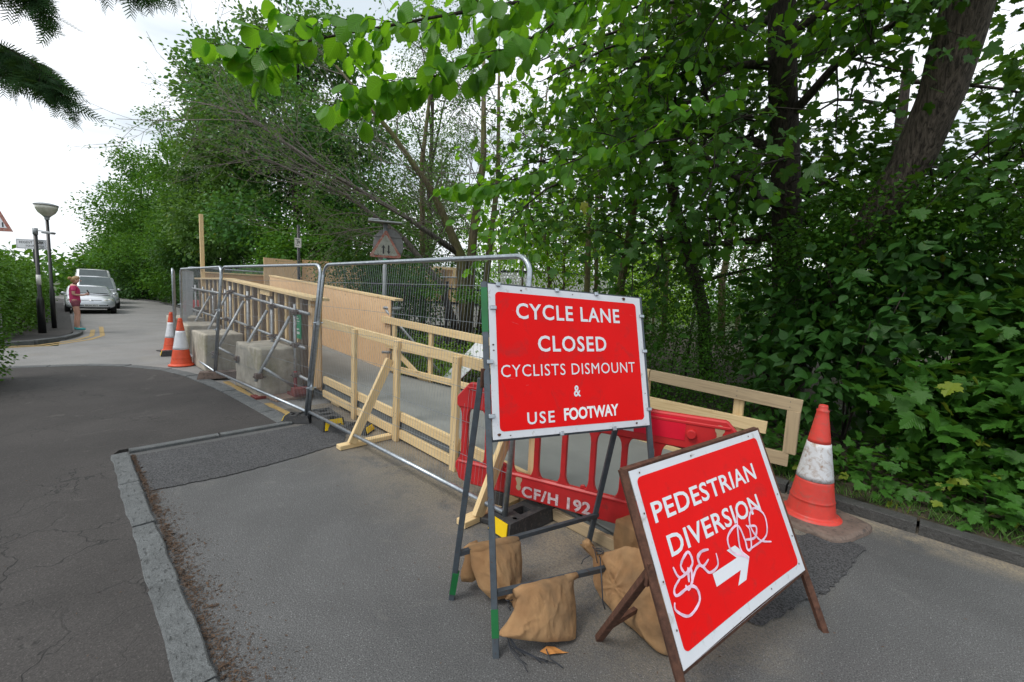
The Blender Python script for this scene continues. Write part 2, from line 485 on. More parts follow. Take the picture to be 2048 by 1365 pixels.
# ------------------------------------------------------------------ mesh helpers
class MB:
    """collects verts, faces and UVs; build() links them as ONE mesh object"""

    def __init__(s):
        s.v, s.f, s.uv = [], [], []

    def face(s, pts, uvs=None):
        i = len(s.v)
        s.v += [tuple(p) for p in pts]
        s.f.append(tuple(range(i, i + len(pts))))
        s.uv.append(uvs or [(0, 0)] * len(pts))

    def quadstrip(s, rings, closed=True, cap=True, smooth_uv=True):
        """rings: list of lists of points"""
        i0 = len(s.v)
        n = len(rings[0])
        for r in rings:
            s.v += [tuple(p) for p in r]
        m = n if closed else n - 1
        L = 0
        for k in range(len(rings) - 1):
            d = (Vector(rings[k + 1][0]) - Vector(rings[k][0])).length
            for j in range(m):
                a, b = i0 + k * n + j, i0 + k * n + (j + 1) % n
                s.f.append((a, b, b + n, a + n))
                s.uv.append([(L, j / n), (L, (j + 1) / n), (L + d, (j + 1) / n), (L + d, j / n)])
            L += d
        if cap and closed:
            s.f.append(tuple(i0 + j for j in reversed(range(n))))
            s.uv.append([(0, 0)] * n)
            e = i0 + (len(rings) - 1) * n
            s.f.append(tuple(e + j for j in range(n)))
            s.uv.append([(0, 0)] * n)
        return s

    def obox(s, o, a, b, c):
        """parallelepiped from corner o with edge vectors a, b, c; u runs along the longest edge"""
        o, a, b, c = Vector(o), Vector(a), Vector(b), Vector(c)
        if a.cross(b).dot(c) < 0:
            a, b = b, a
        r = random.random() * 20
        for p, u, w in ((o, b, a), (o + c, a, b), (o, a, c), (o + b, c, a), (o, c, b), (o + a, b, c)):
            q = [p, p + u, p + u + w, p + w]
            lu, lw = u.length, w.length
            if lu >= lw:
                uv = [(r, r), (r + lu, r), (r + lu, r + lw), (r, r + lw)]
            else:
                uv = [(r, r), (r, r + lu), (r + lw, r + lu), (r + lw, r)]
            s.face(q, uv)
        return s

    def box(s, x0, x1, y0, y1, z0, z1):
        return s.obox((x0, y0, z0), (x1 - x0, 0, 0), (0, y1 - y0, 0), (0, 0, z1 - z0))

    def bar(s, p, q, w, t, up=(0, 0, 1)):
        """board from p to q, w along up, t sideways, centred"""
        p, q, up = Vector(p), Vector(q), Vector(up)
        d = q - p
        side = d.cross(up).normalized()
        u2 = side.cross(d).normalized()
        return s.obox(p - side * t / 2 - u2 * w / 2, d, side * t, u2 * w)

    def tube(s, pts, r, n=8, cap=True):
        pts = [Vector(p) for p in pts]
        if not hasattr(r, '__len__'):
            r = [r] * len(pts)
        rings = []
        t0 = (pts[1] - pts[0]).normalized()
        ref = Vector((0, 0, 1)) if abs(t0.z) < 0.9 else Vector((1, 0, 0))
        u = t0.cross(ref).normalized()
        for i, p in enumerate(pts):
            if i == 0:
                t = t0
            elif i == len(pts) - 1:
                t = (pts[i] - pts[i - 1]).normalized()
            else:
                t = ((pts[i + 1] - pts[i]).normalized() + (pts[i] - pts[i - 1]).normalized()).normalized()
            u = (u - t * u.dot(t)).normalized()
            w = t.cross(u)
            rings.append([p + (u * math.cos(2 * PI * k / n) + w * math.sin(2 * PI * k / n)) * r[i] for k in range(n)])
        return s.quadstrip(rings, True, cap)

    def lathe(s, prof, c=(0, 0, 0), n=24, jit=0.0, squash=None):
        rings = []
        for (r, z) in prof:
            rings.append([(c[0] + r * math.cos(2 * PI * k / n), c[1] + r * math.sin(2 * PI * k / n), c[2] + z) for k in range(n)])
        return s.quadstrip(rings, True, True)

    def prism(s, poly, o, U, V, N, th):
        """extrude a 2-D outline (in U,V from o) by th along N"""
        o, U, V, N = Vector(o), Vector(U), Vector(V), Vector(N)
        a = [o + U * x + V * y for x, y in poly]
        b = [p + N * th for p in a]
        ar = sum(poly[i][0] * poly[(i + 1) % len(poly)][1] - poly[(i + 1) % len(poly)][0] * poly[i][1] for i in range(len(poly)))
        flip = (ar > 0) != (U.cross(V).dot(N) > 0)
        uv = [(x, y) for x, y in poly]
        n = len(poly)
        if flip:
            s.face(b[::-1], uv[::-1])
            s.face(a, uv)
        else:
            s.face(b, uv)
            s.face(a[::-1], uv[::-1])
        for i in range(n):
            j = (i + 1) % n
            q = [a[i], a[j], b[j], b[i]]
            if flip:
                q = q[::-1]
            s.face(q, [(0, 0), (0.1, 0), (0.1, 0.02), (0, 0.02)])
        return s

    def build(s, name, mat, parent=None, smooth=False, bevel=0.0, kind=None, origin=None, mods=None):
        me = bpy.data.meshes.new(name)
        off = Vector((0, 0, 0))
        if parent is not None:
            off = wloc(parent)
        elif origin is not None:
            off = Vector(origin)
        me.from_pydata([tuple(Vector(p) - off) for p in s.v], [], s.f)
        uvl = me.uv_layers.new(name='UVMap')
        flat = [c for face in s.uv for uv in face for c in uv]
        uvl.data.foreach_set('uv', flat)
        me.materials.append(mat if not isinstance(mat, str) else M[mat])
        if smooth:
            me.polygons.foreach_set('use_smooth', [True] * len(me.polygons))
        me.update()
        o = bpy.data.objects.new(name, me)
        COL.objects.link(o)
        if parent is not None:
            o.parent = parent
        else:
            o.location = off
        o['_w'] = tuple(off)
        if bevel:
            weld(o)
            b = o.modifiers.new('bevel', 'BEVEL')
            b.width = bevel
            b.segments = 1
            b.limit_method = 'ANGLE'
        if kind:
            o['kind'] = kind
        return o


def weld(o):
    w = o.modifiers.new('weld', 'WELD')
    w.merge_threshold = 0.0002


def wloc(o):
    return Vector(o['_w'])


def tag(o, label=None, cat=None, group=None, kind=None):
    if label:
        o['label'] = label
    if cat:
        o['category'] = cat
    if group:
        o['group'] = group
    if kind:
        o['kind'] = kind
    return o


def thing(name, loc, label, cat, group=None):
    o = bpy.data.objects.new(name, None)
    o.empty_display_size = 0.1
    COL.objects.link(o)
    loc = Vector([float(q) for q in loc])
    o.location = loc
    o['_w'] = tuple(loc)
    return tag(o, label, cat, group)


def copy_tree(o, loc=None, rotz=None, parent=None, label=None):
    c = o.copy()
    COL.objects.link(c)
    if parent is not None:
        c.parent = parent
    if loc is not None:
        c.location = Vector(loc)
        c['_w'] = tuple(Vector(loc))
    if rotz is not None:
        c.rotation_euler = (0, 0, rotz)
    if label:
        c['label'] = label
    for ch in [k for k in bpy.data.objects if k.parent == o]:
        copy_tree(ch, parent=c)
    return c


def text_mesh(body, bold=0.0, space=1.0):
    cu = bpy.data.curves.new('lettering', 'FONT')
    cu.body = body
    cu.offset = bold
    cu.space_character = space
    cu.resolution_u = 3
    ob = bpy.data.objects.new('lettering', cu)
    COL.objects.link(ob)
    bpy.context.view_layer.update()
    dg = bpy.context.evaluated_depsgraph_get()
    ev = ob.evaluated_get(dg)
    me = ev.to_mesh()
    V = [tuple(v.co) for v in me.vertices]
    F = [tuple(p.vertices) for p in me.polygons]
    ev.to_mesh_clear()
    bpy.data.objects.remove(ob)
    bpy.data.curves.remove(cu)
    x0, x1 = min(v[0] for v in V), max(v[0] for v in V)
    y0, y1 = min(v[1] for v in V), max(v[1] for v in V)
    return [((v[0] - x0) / (x1 - x0), (v[1] - y0) / (y1 - y0)) for v in V], F


def text_on(mb, body, P, rect, bold=0.02, space=1.0, skew=(0, 0)):
    """P(u, v, h) gives the world point of sheet coords; rect = x0, x1, ybot, ytop; skew raises the right end"""
    V, F = text_mesh(body, bold, space)
    x0, x1, y0, y1 = rect
    i = len(mb.v)
    for (a, b) in V:
        mb.v.append(tuple(P(x0 + (x1 - x0) * a, y0 + (y1 - y0) * b + skew[0] * a, 0.0026)))
    for f in F:
        mb.f.append(tuple(i + k for k in f))
        mb.uv.append([(0, 0)] * len(f))


def ribbon(mb, pts, w, P, h=0.0042, sub=5):
    """brush stroke through pts (Catmull-Rom) on a sheet"""
    p = [Vector((a, b)) for a, b in pts]
    out = []
    for i in range(len(p) - 1):
        a, b, c, d = p[max(i - 1, 0)], p[i], p[i + 1], p[min(i + 2, len(p) - 1)]
        for k in range(sub):
            t = k / sub
            out.append(0.5 * ((2 * b) + (c - a) * t + (2 * a - 5 * b + 4 * c - d) * t * t + (3 * b - a - 3 * c + d) * t ** 3))
    out.append(p[-1])
    L, R = [], []
    for i, q in enumerate(out):
        t = (out[min(i + 1, len(out) - 1)] - out[max(i - 1, 0)]).normalized()
        nn = Vector((-t.y, t.x))
        ww = w * (0.55 + 0.45 * math.sin(PI * min(1, (i + 1) / len(out) * 1.02)) ** 0.5) * (0.85 + 0.3 * ((i * 7) % 5) / 5)
        L.append(q + nn * ww / 2)
        R.append(q - nn * ww / 2)
    for i in range(len(out) - 1):
        hh = h + 0.00004 * (len(mb.f) % 9)
        mb.face([P(*L[i], hh), P(*R[i], hh), P(*R[i + 1], hh), P(*L[i + 1], hh)])


def polysheet(name, pts, z, mat, kind='structure', th=0.0, sub=0, wob=0.0, seed=1):
    """flat ground sheet from a plan outline (concave allowed); th gives it a side skirt down"""
    rng = random.Random(seed)
    P = []
    for i in range(len(pts)):
        a, b = Vector(pts[i]), Vector(pts[(i + 1) % len(pts)])
        L = (b - a).length
        k = max(1, int(L / sub)) if sub and L < 14 else 1
        d = (b - a) / L
        nn = Vector((-d.y, d.x))
        for j in range(k):
            P.append(a + (b - a) * j / k + (nn * rng.uniform(-wob, wob) if j else Vector((0, 0))))
    bm = bmesh.new()
    vs = [bm.verts.new((p.x, p.y, z)) for p in P]
    f = bm.faces.new(vs)
    f.normal_update()
    if f.normal.z < 0:
        f.normal_flip()
    ring = list(f.verts)
    if th:
        low = [bm.verts.new((v.co.x, v.co.y, z - th)) for v in ring]
        for i in range(len(ring)):
            j = (i + 1) % len(ring)
            bm.faces.new((ring[j], ring[i], low[i], low[j]))
    bmesh.ops.triangulate(bm, faces=bm.faces[:])
    me = bpy.data.meshes.new(name)
    bm.to_mesh(me)
    bm.free()
    me.materials.append(M[mat])
    o = bpy.data.objects.new(name, me)
    COL.objects.link(o)
    if kind:
        o['kind'] = kind
    return o


# ------------------------------------------------------------------ the setting: ground, roads, kerbs
FZ = 0.03          # top of the footways above the path and the carriageway


def setting():
    # ground to the horizon
    N = 60
    mb = MB()
    xs = [-900, -500, -260, -140, -80, -50, -30, -18, -8, 0, 8, 30, 120, 400]
    ys = [-700, -300, -120, -50, -20, 0, 20, 50, 120, 300, 700]
    rng = random.Random(3)
    z = {(i, j): -0.06 for i in range(len(xs)) for j in range(len(ys))}
    for i in range(len(xs) - 1):
        for j in range(len(ys) - 1):
            mb.face([(xs[i], ys[j], z[i, j]), (xs[i + 1], ys[j], z[i + 1, j]), (xs[i + 1], ys[j + 1], z[i + 1, j + 1]), (xs[i], ys[j + 1], z[i, j + 1])])
    mb.build('ground', 'far', kind='structure')
    # path between the two kerbs, carriageway beyond it and side road to the left
    polysheet('path', [(14, -2.4), (14, 2.2), (-1.0, 2.2), (-1.0, -2.4)], 0.0, 'path')
    polysheet('road', [(-1.0, 2.2), (-20, 2.2), (-39, 1.75), (-46, 0.4), (-60, -5), (-90, -22), (-92, -28), (-62, -10), (-46, -4.6), (-39, -3.2),
                       (-10.0, -3.0), (-10.2, -45), (-6.0, -45), (-6.0, -2.4), (-1.0, -2.4)], 0.0, 'road')
    # fresh tarmac patches
    polysheet('tarmac_patch', [(-0.07, -2.22), (0.16, -2.235), (0.93, -2.21), (0.99, -1.7), (0.92, -1.1), (0.80, -0.55), (0.55, -0.40), (-0.10, -0.42)], 0.008, 'newtar', sub=0.035, wob=0.010, seed=4)
    polysheet('tarmac_patch', [(4.2, 0.35), (4.55, 0.9), (4.95, 1.45), (5.18, 1.42), (5.12, 0.95), (5.06, 0.6), (4.95, 0.3), (4.86, -0.02), (4.62, -0.12), (4.3, 0.05)], 0.009, 'newtar', sub=0.035, wob=0.012, seed=5)
    # footways
    near = [(14, -2.12), (9, -2.18), (3.3, -2.315), (-0.12, -2.40), (-0.262, -2.34), (-0.30, -0.85), (-0.85, -0.93), (-2.1, -1.03), (-2.95, -1.13), (-4.1, -1.30), (-5.0, -1.55), (-5.75, -2.05),
            (-6.15, -2.6), (-6.4, -3.5), (-6.5, -5), (-6.5, -45), (14, -45)]
    polysheet('footway', near, FZ, 'foot', th=0.09)
    farw = [(-10.55, -45), (-10.5, -4.2), (-10.75, -3.55), (-11.4, -3.1), (-12.3, -2.85), (-13.0, -2.78), (-39, -3.3), (-46, -4.7), (-60, -10), (-60, -14), (-44, -9), (-38, -5.6), (-14.5, -5.4), (-14.5, -45)]
    polysheet('footway', farw, FZ + 0.05, 'foot', th=0.13)
    # kerbs: rows of separate stones with dark joints
    kerb([(9.0, -2.13), (3.3, -2.262), (-0.13, -2.345)], 0.132, 'granite', FZ + 0.008, 0.86, 7, wob=0.007)
    kerb([(-0.22, -2.28), (-0.26, -0.74)], 0.085, 'granite', FZ + 0.006, 0.95, 8)
    kerb([(-0.30, -0.80), (-0.90, -0.84), (-2.0, -0.90), (-2.95, -1.00), (-4.1, -1.18), (-5.05, -1.44), (-5.82, -1.95), (-6.25, -2.55), (-6.52, -3.5), (-6.6, -5), (-6.6, -20)], 0.20, 'granite', FZ + 0.006, 0.55, 9)
    kerb([(-10.45, -30), (-10.38, -4.2), (-10.65, -3.45), (-11.35, -2.98), (-12.3, -2.72), (-13.0, -2.65), (-26, -2.85), (-39, -3.15)], 0.16, 'granite', FZ + 0.06, 0.9, 10)
    kerb([(9.0, 2.06), (1.0, 2.10), (-3, 2.15)], 0.14, 'conckerb', 0.095, 0.915, 11)
    kerb([(-9, 2.25), (-20, 2.25), (-39, 1.8), (-46, 0.45), (-58, -4)], 0.14, 'conckerb', 0.10, 0.915, 12)
    # verge rising behind the right kerb
    mb = MB()
    rng = random.Random(8)
    nx, ny = 110, 26
    X = [9 - i * 0.34 for i in range(nx)]
    Y = [2.12 + (j / ny) ** 1.6 * 14 for j in range(ny)]
    from mathutils import noise as NZ
    H = [[0.075 + 0.10 * min(1, j / 5) + 0.08 * NZ.noise(Vector((x * 1.3, y * 1.3, 0))) * min(1, j / 2) + 0.02 * NZ.noise(Vector((x * 7, y * 7, 3))) + max(0, min(y - 3, 6)) * 0.06 for j, y in enumerate(Y)] for x in X]
    for i in range(nx - 1):
        for j in range(ny - 1):
            mb.face([(X[i + 1], Y[j], H[i + 1][j]), (X[i], Y[j], H[i][j]), (X[i], Y[j + 1], H[i][j + 1]), (X[i + 1], Y[j + 1], H[i + 1][j + 1])])
    o = mb.build('verge', 'soil', kind='structure', smooth=True)
    # painted lines
    polysheet('road_marking', [(-1.45, -0.735), (-0.35, -0.655), (-0.36, -0.57), (-1.45, -0.64)], 0.006, 'yellow', sub=0.2, wob=0.012)
    polysheet('road_marking', [(-3.4, -0.86), (-1.95, -0.79), (-1.95, -0.70), (-3.4, -0.77)], 0.006, 'yellow', sub=0.2, wob=0.012)
    for k, off in enumerate((0.22, 0.44)):
        c = [(-10.42 + off, -14), (-10.42 + off, -5.0), (-10.30 + off, -4.2), (-10.50 + off * 1.0, -3.45 + off * 0.55), (-11.25, -2.95 + off * 1.15), (-12.3, -2.62 + off * 1.05), (-14.4 - k * 1.2, -2.55 + off * 1.0)]
        line_strip('road_marking', c, 0.11, 'yellow', 0.006)


def line_strip(name, c, w, mat, z):
    mb = MB()
    L, R = [], []
    c = [Vector(p) for p in c]
    for i, p in enumerate(c):
        t = (c[min(i + 1, len(c) - 1)] - c[max(i - 1, 0)]).normalized()
        nn = Vector((-t.y, t.x))
        L.append(p + nn * w / 2)
        R.append(p - nn * w / 2)
    for i in range(len(c) - 1):
        q = [(*L[i], z), (*R[i], z), (*R[i + 1], z), (*L[i + 1], z)]
        mb.face(q)
    return mb.build(name, mat, kind='structure')


def kerb(c, w, mat, top, length, seed, wob=0.0):
    rng = random.Random(seed)
    mb = MB()
    c = [Vector(p) for p in c]
    for i in range(len(c) - 1):
        a, b = c[i], c[i + 1]
        L = (b - a).length
        k = max(1, round(L / length)) if L < 40 else int(L / 2.5)
        d = (b - a) / L
        nn = Vector((-d.y, d.x))
        for j in range(k):
            s0 = L * j / k + 0.009
            s1 = L * (j + 1) / k - 0.009
            dz = rng.uniform(-0.006, 0.004)
            n = 7 if wob else 1
            ring = []
            e1 = [w / 2 + rng.uniform(-wob, wob) for _ in range(n + 1)]
            e2 = [w / 2 + rng.uniform(-wob, wob) for _ in range(n + 1)]
            for q in range(n + 1):
                s = s0 + (s1 - s0) * q / n
                p = a + d * s
                A = p + nn * e1[q]
                B = p - nn * e2[q]
                z = top + dz + (rng.uniform(-0.004, 0.002) if wob else 0)
                bz = 0.008
                ring.append([(A.x, A.y, -0.05), (A.x, A.y, z - bz), (A.x - nn.x * bz, A.y - nn.y * bz, z), (B.x + nn.x * bz, B.y + nn.y * bz, z), (B.x, B.y, z - bz), (B.x, B.y, -0.05)])
            mb.quadstrip(ring, True, True)
    return mb.build('kerb', mat, kind='structure')


setting()


# ------------------------------------------------------------------ the timber ramp and its walls
def deckz(x):
    pts = [(-10.5, 0.56), (-6.8, 0.52), (-1.2, 0.265), (2.7, 0.20), (4.5, 0.045)]
    for (a, za), (b, zb) in zip(pts, pts[1:]):
        if x <= b:
            return za + (zb - za) * (x - a) / (b - a)
    return pts[-1][1]


def ry(x):
    return 1.30 + (x + 1.46) * 0.146 if x > -1.46 else 1.30


def tz0(x):
    return 1.17 - 0.0625 * x


def ramp():
    r = thing('timber_ramp', (1, 0.7, 0), 'new softwood ramp with grey deck, handrails and raking braces behind the mesh fence', 'ramp')
    # deck
    mb = MB()
    xs = [-10.4, -6.8, -3.0, -1.2, 0.6, 2.7, 3.6, 4.5]
    for i in range(len(xs) - 1):
        a, b = xs[i], xs[i + 1]
        za, zb = deckz(a), deckz(b)
        ya, yb = ry(a) + 0.02, ry(b) + 0.02
        mb.face([(a, 0.025, za), (b, 0.025, zb), (b, yb, zb), (a, ya, za)])
        mb.face([(a, 0.025, za - 0.02), (a, ya, za - 0.02), (b, yb, zb - 0.02), (b, 0.025, zb - 0.02)])
    mb.face([(4.5, 0.025, deckz(4.5)), (4.5, 0.025, 0.0), (4.5, ry(4.5), 0.0), (4.5, ry(4.5), deckz(4.5))])
    mb.build('deck', 'deck', r)
    # painted deck edge
    mb = MB()
    for a, b in ((-1.1, 2.7), (2.7, 4.45)):
        za, zb = deckz(a) - 0.012, deckz(b) - 0.012
        mb.obox((a, -0.004, za - 0.075), (b - a, 0, zb - za), (0, 0.025, 0), (0, 0, 0.075))
    mb.build('deck_edge', 'edge', r)
    # left side joist, posts, rails
    MB().bar((-1.1, -0.012, 0.135), (2.6, -0.012, 0.055), 0.10, 0.045).build('side_joist', 'wood', r, bevel=0.003)
    MB().bar((2.61, -0.014, 0.062), (4.5, -0.014, 0.035), 0.085, 0.045).build('side_joist', 'wood_old', r, bevel=0.003)
    rail_z = lambda x: 1.205 - 0.034 * (x - 0.5)
    for a, b in ((-1.14, 3.34),):
        MB().bar((a, -0.003, rail_z(a) - 0.05), (b, -0.003, rail_z(b) - 0.05), 0.105, 0.045).build('handrail', 'wood', r, bevel=0.003)
    MB().bar((-1.1, -0.003, 0.342), (2.22, -0.003, 0.258), 0.105, 0.04).build('kick_board', 'wood', r, bevel=0.003)
    MB().bar((2.23, -0.003, 0.258), (3.24, -0.003, 0.222), 0.105, 0.04).build('kick_board', 'wood', r, bevel=0.003)
    for x in (0.0, 1.08, 2.17, 3.2):
        MB().obox((x - 0.045, -0.074, 0.0), (0.09, 0, 0), (0, 0.047, 0), (0, 0, rail_z(x) - 0.015)).build('post', 'wood', r, bevel=0.003)
    for x, d in ((1.0, 0.62), (3.05, 0.58)):
        MB().bar((x - 0.0, -d + 0.08, 0.055), (x, -0.095, rail_z(x) - 0.24), 0.095, 0.045, up=(0, -1, 0.6)).build('brace', 'wood', r, bevel=0.003)
        MB().obox((x - 0.09, -d - 0.05, 0.004), (0.1, 0, 0), (0, d + 0.0, 0), (0, 0, 0.047)).build('foot_plank', 'wood', r, bevel=0.003)
    mb = MB()
    for x in (0.0, 1.08, 2.17, 3.2):
        for z in (rail_z(x) - 0.03, rail_z(x) - 0.075, 0.32 - 0.027 * x, 0.36 - 0.027 * x):
            for dx in (-0.02, 0.022):
                mb.tube([(x + dx, -0.0735, z), (x + dx, -0.0765, z)], 0.0042, 6)
    for x in (3.1, 4.05, 4.5):
        for z in (tz0(x) - 0.035, tz0(x) - 0.085):
            mb.tube([(x - 0.01, ry(x) - 0.052, z), (x - 0.01, ry(x) - 0.056, z)], 0.0045, 6)
    mb.build('nail_heads', 'frame', r)
    for x in (-0.85, 0.35, 1.5, 2.55):
        MB().box(x, x + 0.09, 0.05, 0.35, 0.0, deckz(x) - 0.06).build('bearer', 'wood', r, bevel=0.003)
    for x in (-0.95, 0.28):
        MB().box(x, x + 0.3, 0.03, 0.42, 0.0, 0.045).build('packer', 'wood', r, bevel=0.003)
    # right side
    tz = lambda x: 1.17 - 0.0625 * x
    for a, b in ((-1.72, 3.15), (3.16, 4.58)):
        pa, pb = Vector((a, ry(a) - 0.03, tz(a) - 0.06)), Vector((b, ry(b) - 0.03, tz(b) - 0.06))
        MB().bar(pa, pb, 0.12, 0.045).build('handrail', 'wood_old' if a > 0 else 'wood', r, bevel=0.003)
    mz = lambda x: 0.775 - 0.037 * x
    for a, b in ((-1.55, 1.6), (1.61, 4.32)):
        MB().bar((a, ry(a) - 0.03, mz(a) - 0.055), (b, ry(b) - 0.03, mz(b) - 0.055), 0.12, 0.045).build('mid_rail', 'wood', r, bevel=0.003)
    MB().bar((-1.5, 1.26, 0.375), (1.7, ry(1.7) - 0.035, 0.30), 0.10, 0.045).build('kick_board', 'wood', r, bevel=0.003)
    MB().bar((1.71, ry(1.71) - 0.035, 0.30), (4.52, ry(4.52) - 0.03, 0.29), 0.13, 0.045).build('kick_board', 'wood_old', r, bevel=0.003)
    MB().obox((1.2, ry(1.2) - 0.12, deckz(1.2) + 0.005), (3.0, 0.43, -0.14), (0, 0.045, 0), (0, 0, 0.05)).build('kick_board', 'wood', r, bevel=0.003)
    for x in (-1.38, -0.45, 0.75, 1.95, 3.1, 4.05):
        MB().obox((x - 0.045, ry(x) - 0.003, 0.12), (0.09, 0, 0), (0, 0.047, 0), (0, 0, tz(x) - 0.18)).build('post', 'wood', r, bevel=0.003)
    MB().obox((4.47, ry(4.5) - 0.056, 0.355), (0.105, 0, 0), (0, 0.045, 0), (0, 0, tz(4.5) - 0.475)).build('post', 'wood_old', r, bevel=0.003)
    MB().bar((-1.3, ry(-1.3) + 0.05, 0.62), (-0.52, ry(-0.5) + 0.02, 0.20), 0.08, 0.045).build('brace', 'wood', r, bevel=0.003)
    return r


def capz(x):
    return 1.53 + (-1.2 - x) * 0.052 if x > -6.8 else 1.821


def ply_walls():
    w = thing('plywood_wall', (-4, 0, 0), 'long plywood wall with vertical studs and a pale timber capping, nearest the kerb', 'wall')
    # ply sheets 1.22 m wide
    x = -1.24
    k = 0
    while x > -10.0:
        x2 = max(x - 1.22, -10.2)
        mb = MB()
        z0a, z0b = 0.20, 0.22
        za, zb = capz(x), capz(x2)
        a, b, c, d = (x, 0.0, 0.14), (x2 + 0.004, 0.0, 0.14), (x2 + 0.004, 0.0, zb), (x, 0.0, za)
        t = Vector((0, 0.018, 0))
        rr = random.random() * 9
        uv = [(rr, 0), (rr, 1.22), (rr + 1.4, 1.22), (rr + 1.4, 0)]
        mb.face([Vector(b), Vector(a), Vector(d), Vector(c)], [uv[1], uv[0], uv[3], uv[2]])
        mb.face([Vector(a) + t, Vector(b) + t, Vector(c) + t, Vector(d) + t], uv)
        mb.face([Vector(a), Vector(a) + t, Vector(d) + t, Vector(d)])
        mb.build('plywood_sheet', 'ply' if k % 3 else 'ply_dark', w)
        x = x2
        k += 1
    rng = random.Random(5)
    x = -1.42
    i = 0
    while x > -10.1:
        grey = i % 2 == 1
        wd = 0.10 if grey else 0.095
        dp = 0.10 if grey else 0.085
        MB().obox((x - wd, -dp - 0.001, 0.16), (wd, 0, 0), (0, dp, 0), (0, 0, capz(x) - 0.165)).build('stud', 'stud_grey' if grey else 'wood', w, bevel=0.002)
        x -= 0.20 if grey else 0.27
        x -= rng.uniform(0, 0.05)
        i += 1
    MB().obox((-1.38, -0.135, 0.20), (0.15, 0, 0), (0, 0.13, 0), (0, 0, 1.22)).build('end_stud', 'ply', w, bevel=0.002)
    MB().bar((-1.16, -0.03, 1.552), (-6.8, -0.03, capz(-6.8) + 0.022), 0.045, 0.26, up=(0, 0, 1)).build('capping', 'wood', w, bevel=0.003)
    MB().bar((-6.81, -0.03, capz(-6.8) + 0.022), (-10.4, -0.03, 1.843), 0.045, 0.26).build('capping', 'wood', w, bevel=0.003)
    MB().bar((-3.3, -0.10, capz(-3.3) - 0.06), (-3.9, -0.10, capz(-3.9) - 0.06), 0.09, 0.05).build('splice', 'wood', w)
    # right-hand wall of the ramp
    v = thing('plywood_wall', (-5, 1.32, 0), 'tall plywood parapet on the far side of the ramp deck, knots and grain showing', 'wall')
    x = -1.52
    k = 0
    while x > -8.4:
        x2 = max(x - 1.22, -8.45)
        za, zb = 1.565 + (-1.5 - x) * 0.062, 1.565 + (-1.5 - x2) * 0.062
        rr = random.random() * 9
        y = 1.325
        uv = [(rr, 0), (rr, 1.22), (rr + 1.4, 1.22), (rr + 1.4, 0)]
        mb = MB()
        mb.face([(x2 + 0.004, y, 0.25), (x, y, 0.25), (x, y, za), (x2 + 0.004, y, zb)], [uv[1], uv[0], uv[3], uv[2]])
        mb.face([(x, y + 0.02, 0.25), (x2 + 0.004, y + 0.02, 0.25), (x2 + 0.004, y + 0.02, zb), (x, y + 0.02, za)], uv)
        mb.face([(x, y, 0.25), (x, y + 0.02, 0.25), (x, y + 0.02, za), (x, y, za)])
        mb.build('plywood_sheet', 'ply', v)
        x = x2
        k += 1
    MB().bar((-1.36, 1.40, 1.578), (-8.5, 1.40, 2.02), 0.04, 0.17).build('capping', 'wood', v, bevel=0.003)
    for x in (-1.7, -2.6, -3.5, -4.4, -5.3, -6.2, -7.1, -8.0):
        MB().obox((x - 0.09, 1.347, 0.1), (0.09, 0, 0), (0, 0.09, 0), (0, 0, 1.40 + (-1.5 - x) * 0.062)).build('stud', 'wood', v)
    # cross wall where the walkway turns
    u = thing('plywood_wall', (-10.5, 2, 0), 'ochre plywood cross wall closing the far end of the ramp', 'wall')
    for k in range(4):
        y0 = 0.1 + k * 1.22
        rr = random.random() * 9
        mb = MB()
        mb.face([(-10.45, y0, 0.3), (-10.45, y0 + 1.216, 0.3), (-10.45, y0 + 1.216, 2.02 + 0.01 * k), (-10.45, y0, 2.02 + 0.01 * k)], [(rr, 0), (rr, 1.22), (rr + 1.5, 1.22), (rr + 1.5, 0)])
        mb.obox((-10.49, y0, 0.3), (0.038, 0, 0), (0, 1.216, 0), (0, 0, 1.718 + 0.01 * k))
        mb.build('plywood_sheet', 'ply_dark', u)
    MB().bar((-10.47, 0.05, 2.045), (-10.47, 5.0, 2.085), 0.04, 0.12).build('capping', 'wood', u)
    # plywood boxing on the bridge, far behind
    q = thing('plywood_hoarding', Q(-6.5, 14.2), 'far plywood boxing behind the black notice post', 'hoarding')
    for (a, b, z0, z1, m) in ((Q(-8.05, 13.6), Q(-7.35, 14.4), 0.5, 2.62, 'ply'), (Q(-7.28, 14.5), Q(-5.1, 15.1), 0.5, 2.66, 'ply_dark')):
        d = b - a
        nn = Vector((-d.y, d.x, 0)).normalized() * 0.04
        mb = MB().obox((a.x, a.y, z0), (d.x, d.y, 0), nn, (0, 0, z1 - z0))
        mb.build('plywood_sheet', m, q)
    MB().bar(Q(-7.33, 14.40, 0.4), Q(-7.33, 14.40, 2.70), 0.09, 0.05, up=(1, 0, 0)).build('end_post', 'wood', q)
    MB().tube([Q(-5.9, 14.7, 0.2), Q(-5.9, 14.7, 2.5)], 0.03).build('prop', 'tube', q)
    q = thing('plywood_hoarding', Q(-3.6, 15.2), 'far plywood hoarding framed with studs, seen through the black railings', 'hoarding')
    a, b = Q(-5.0, 15.2), Q(-2.0, 15.8)
    d = b - a
    nn = Vector((-d.y, d.x, 0)).normalized()
    MB().obox((a.x, a.y, 0.95), (d.x, d.y, 0), nn * 0.03, (0, 0, 1.75)).build('plywood_sheet', 'ply', q)
    for k in range(8):
        p = a + d * (k + 0.3) / 8
        MB().bar((p.x - nn.x * 0.06, p.y - nn.y * 0.06, 0.9), (p.x - nn.x * 0.06, p.y - nn.y * 0.06, 2.62), 0.09, 0.10, up=nn).build('stud', 'wood' if k % 2 else 'stud_grey', q)
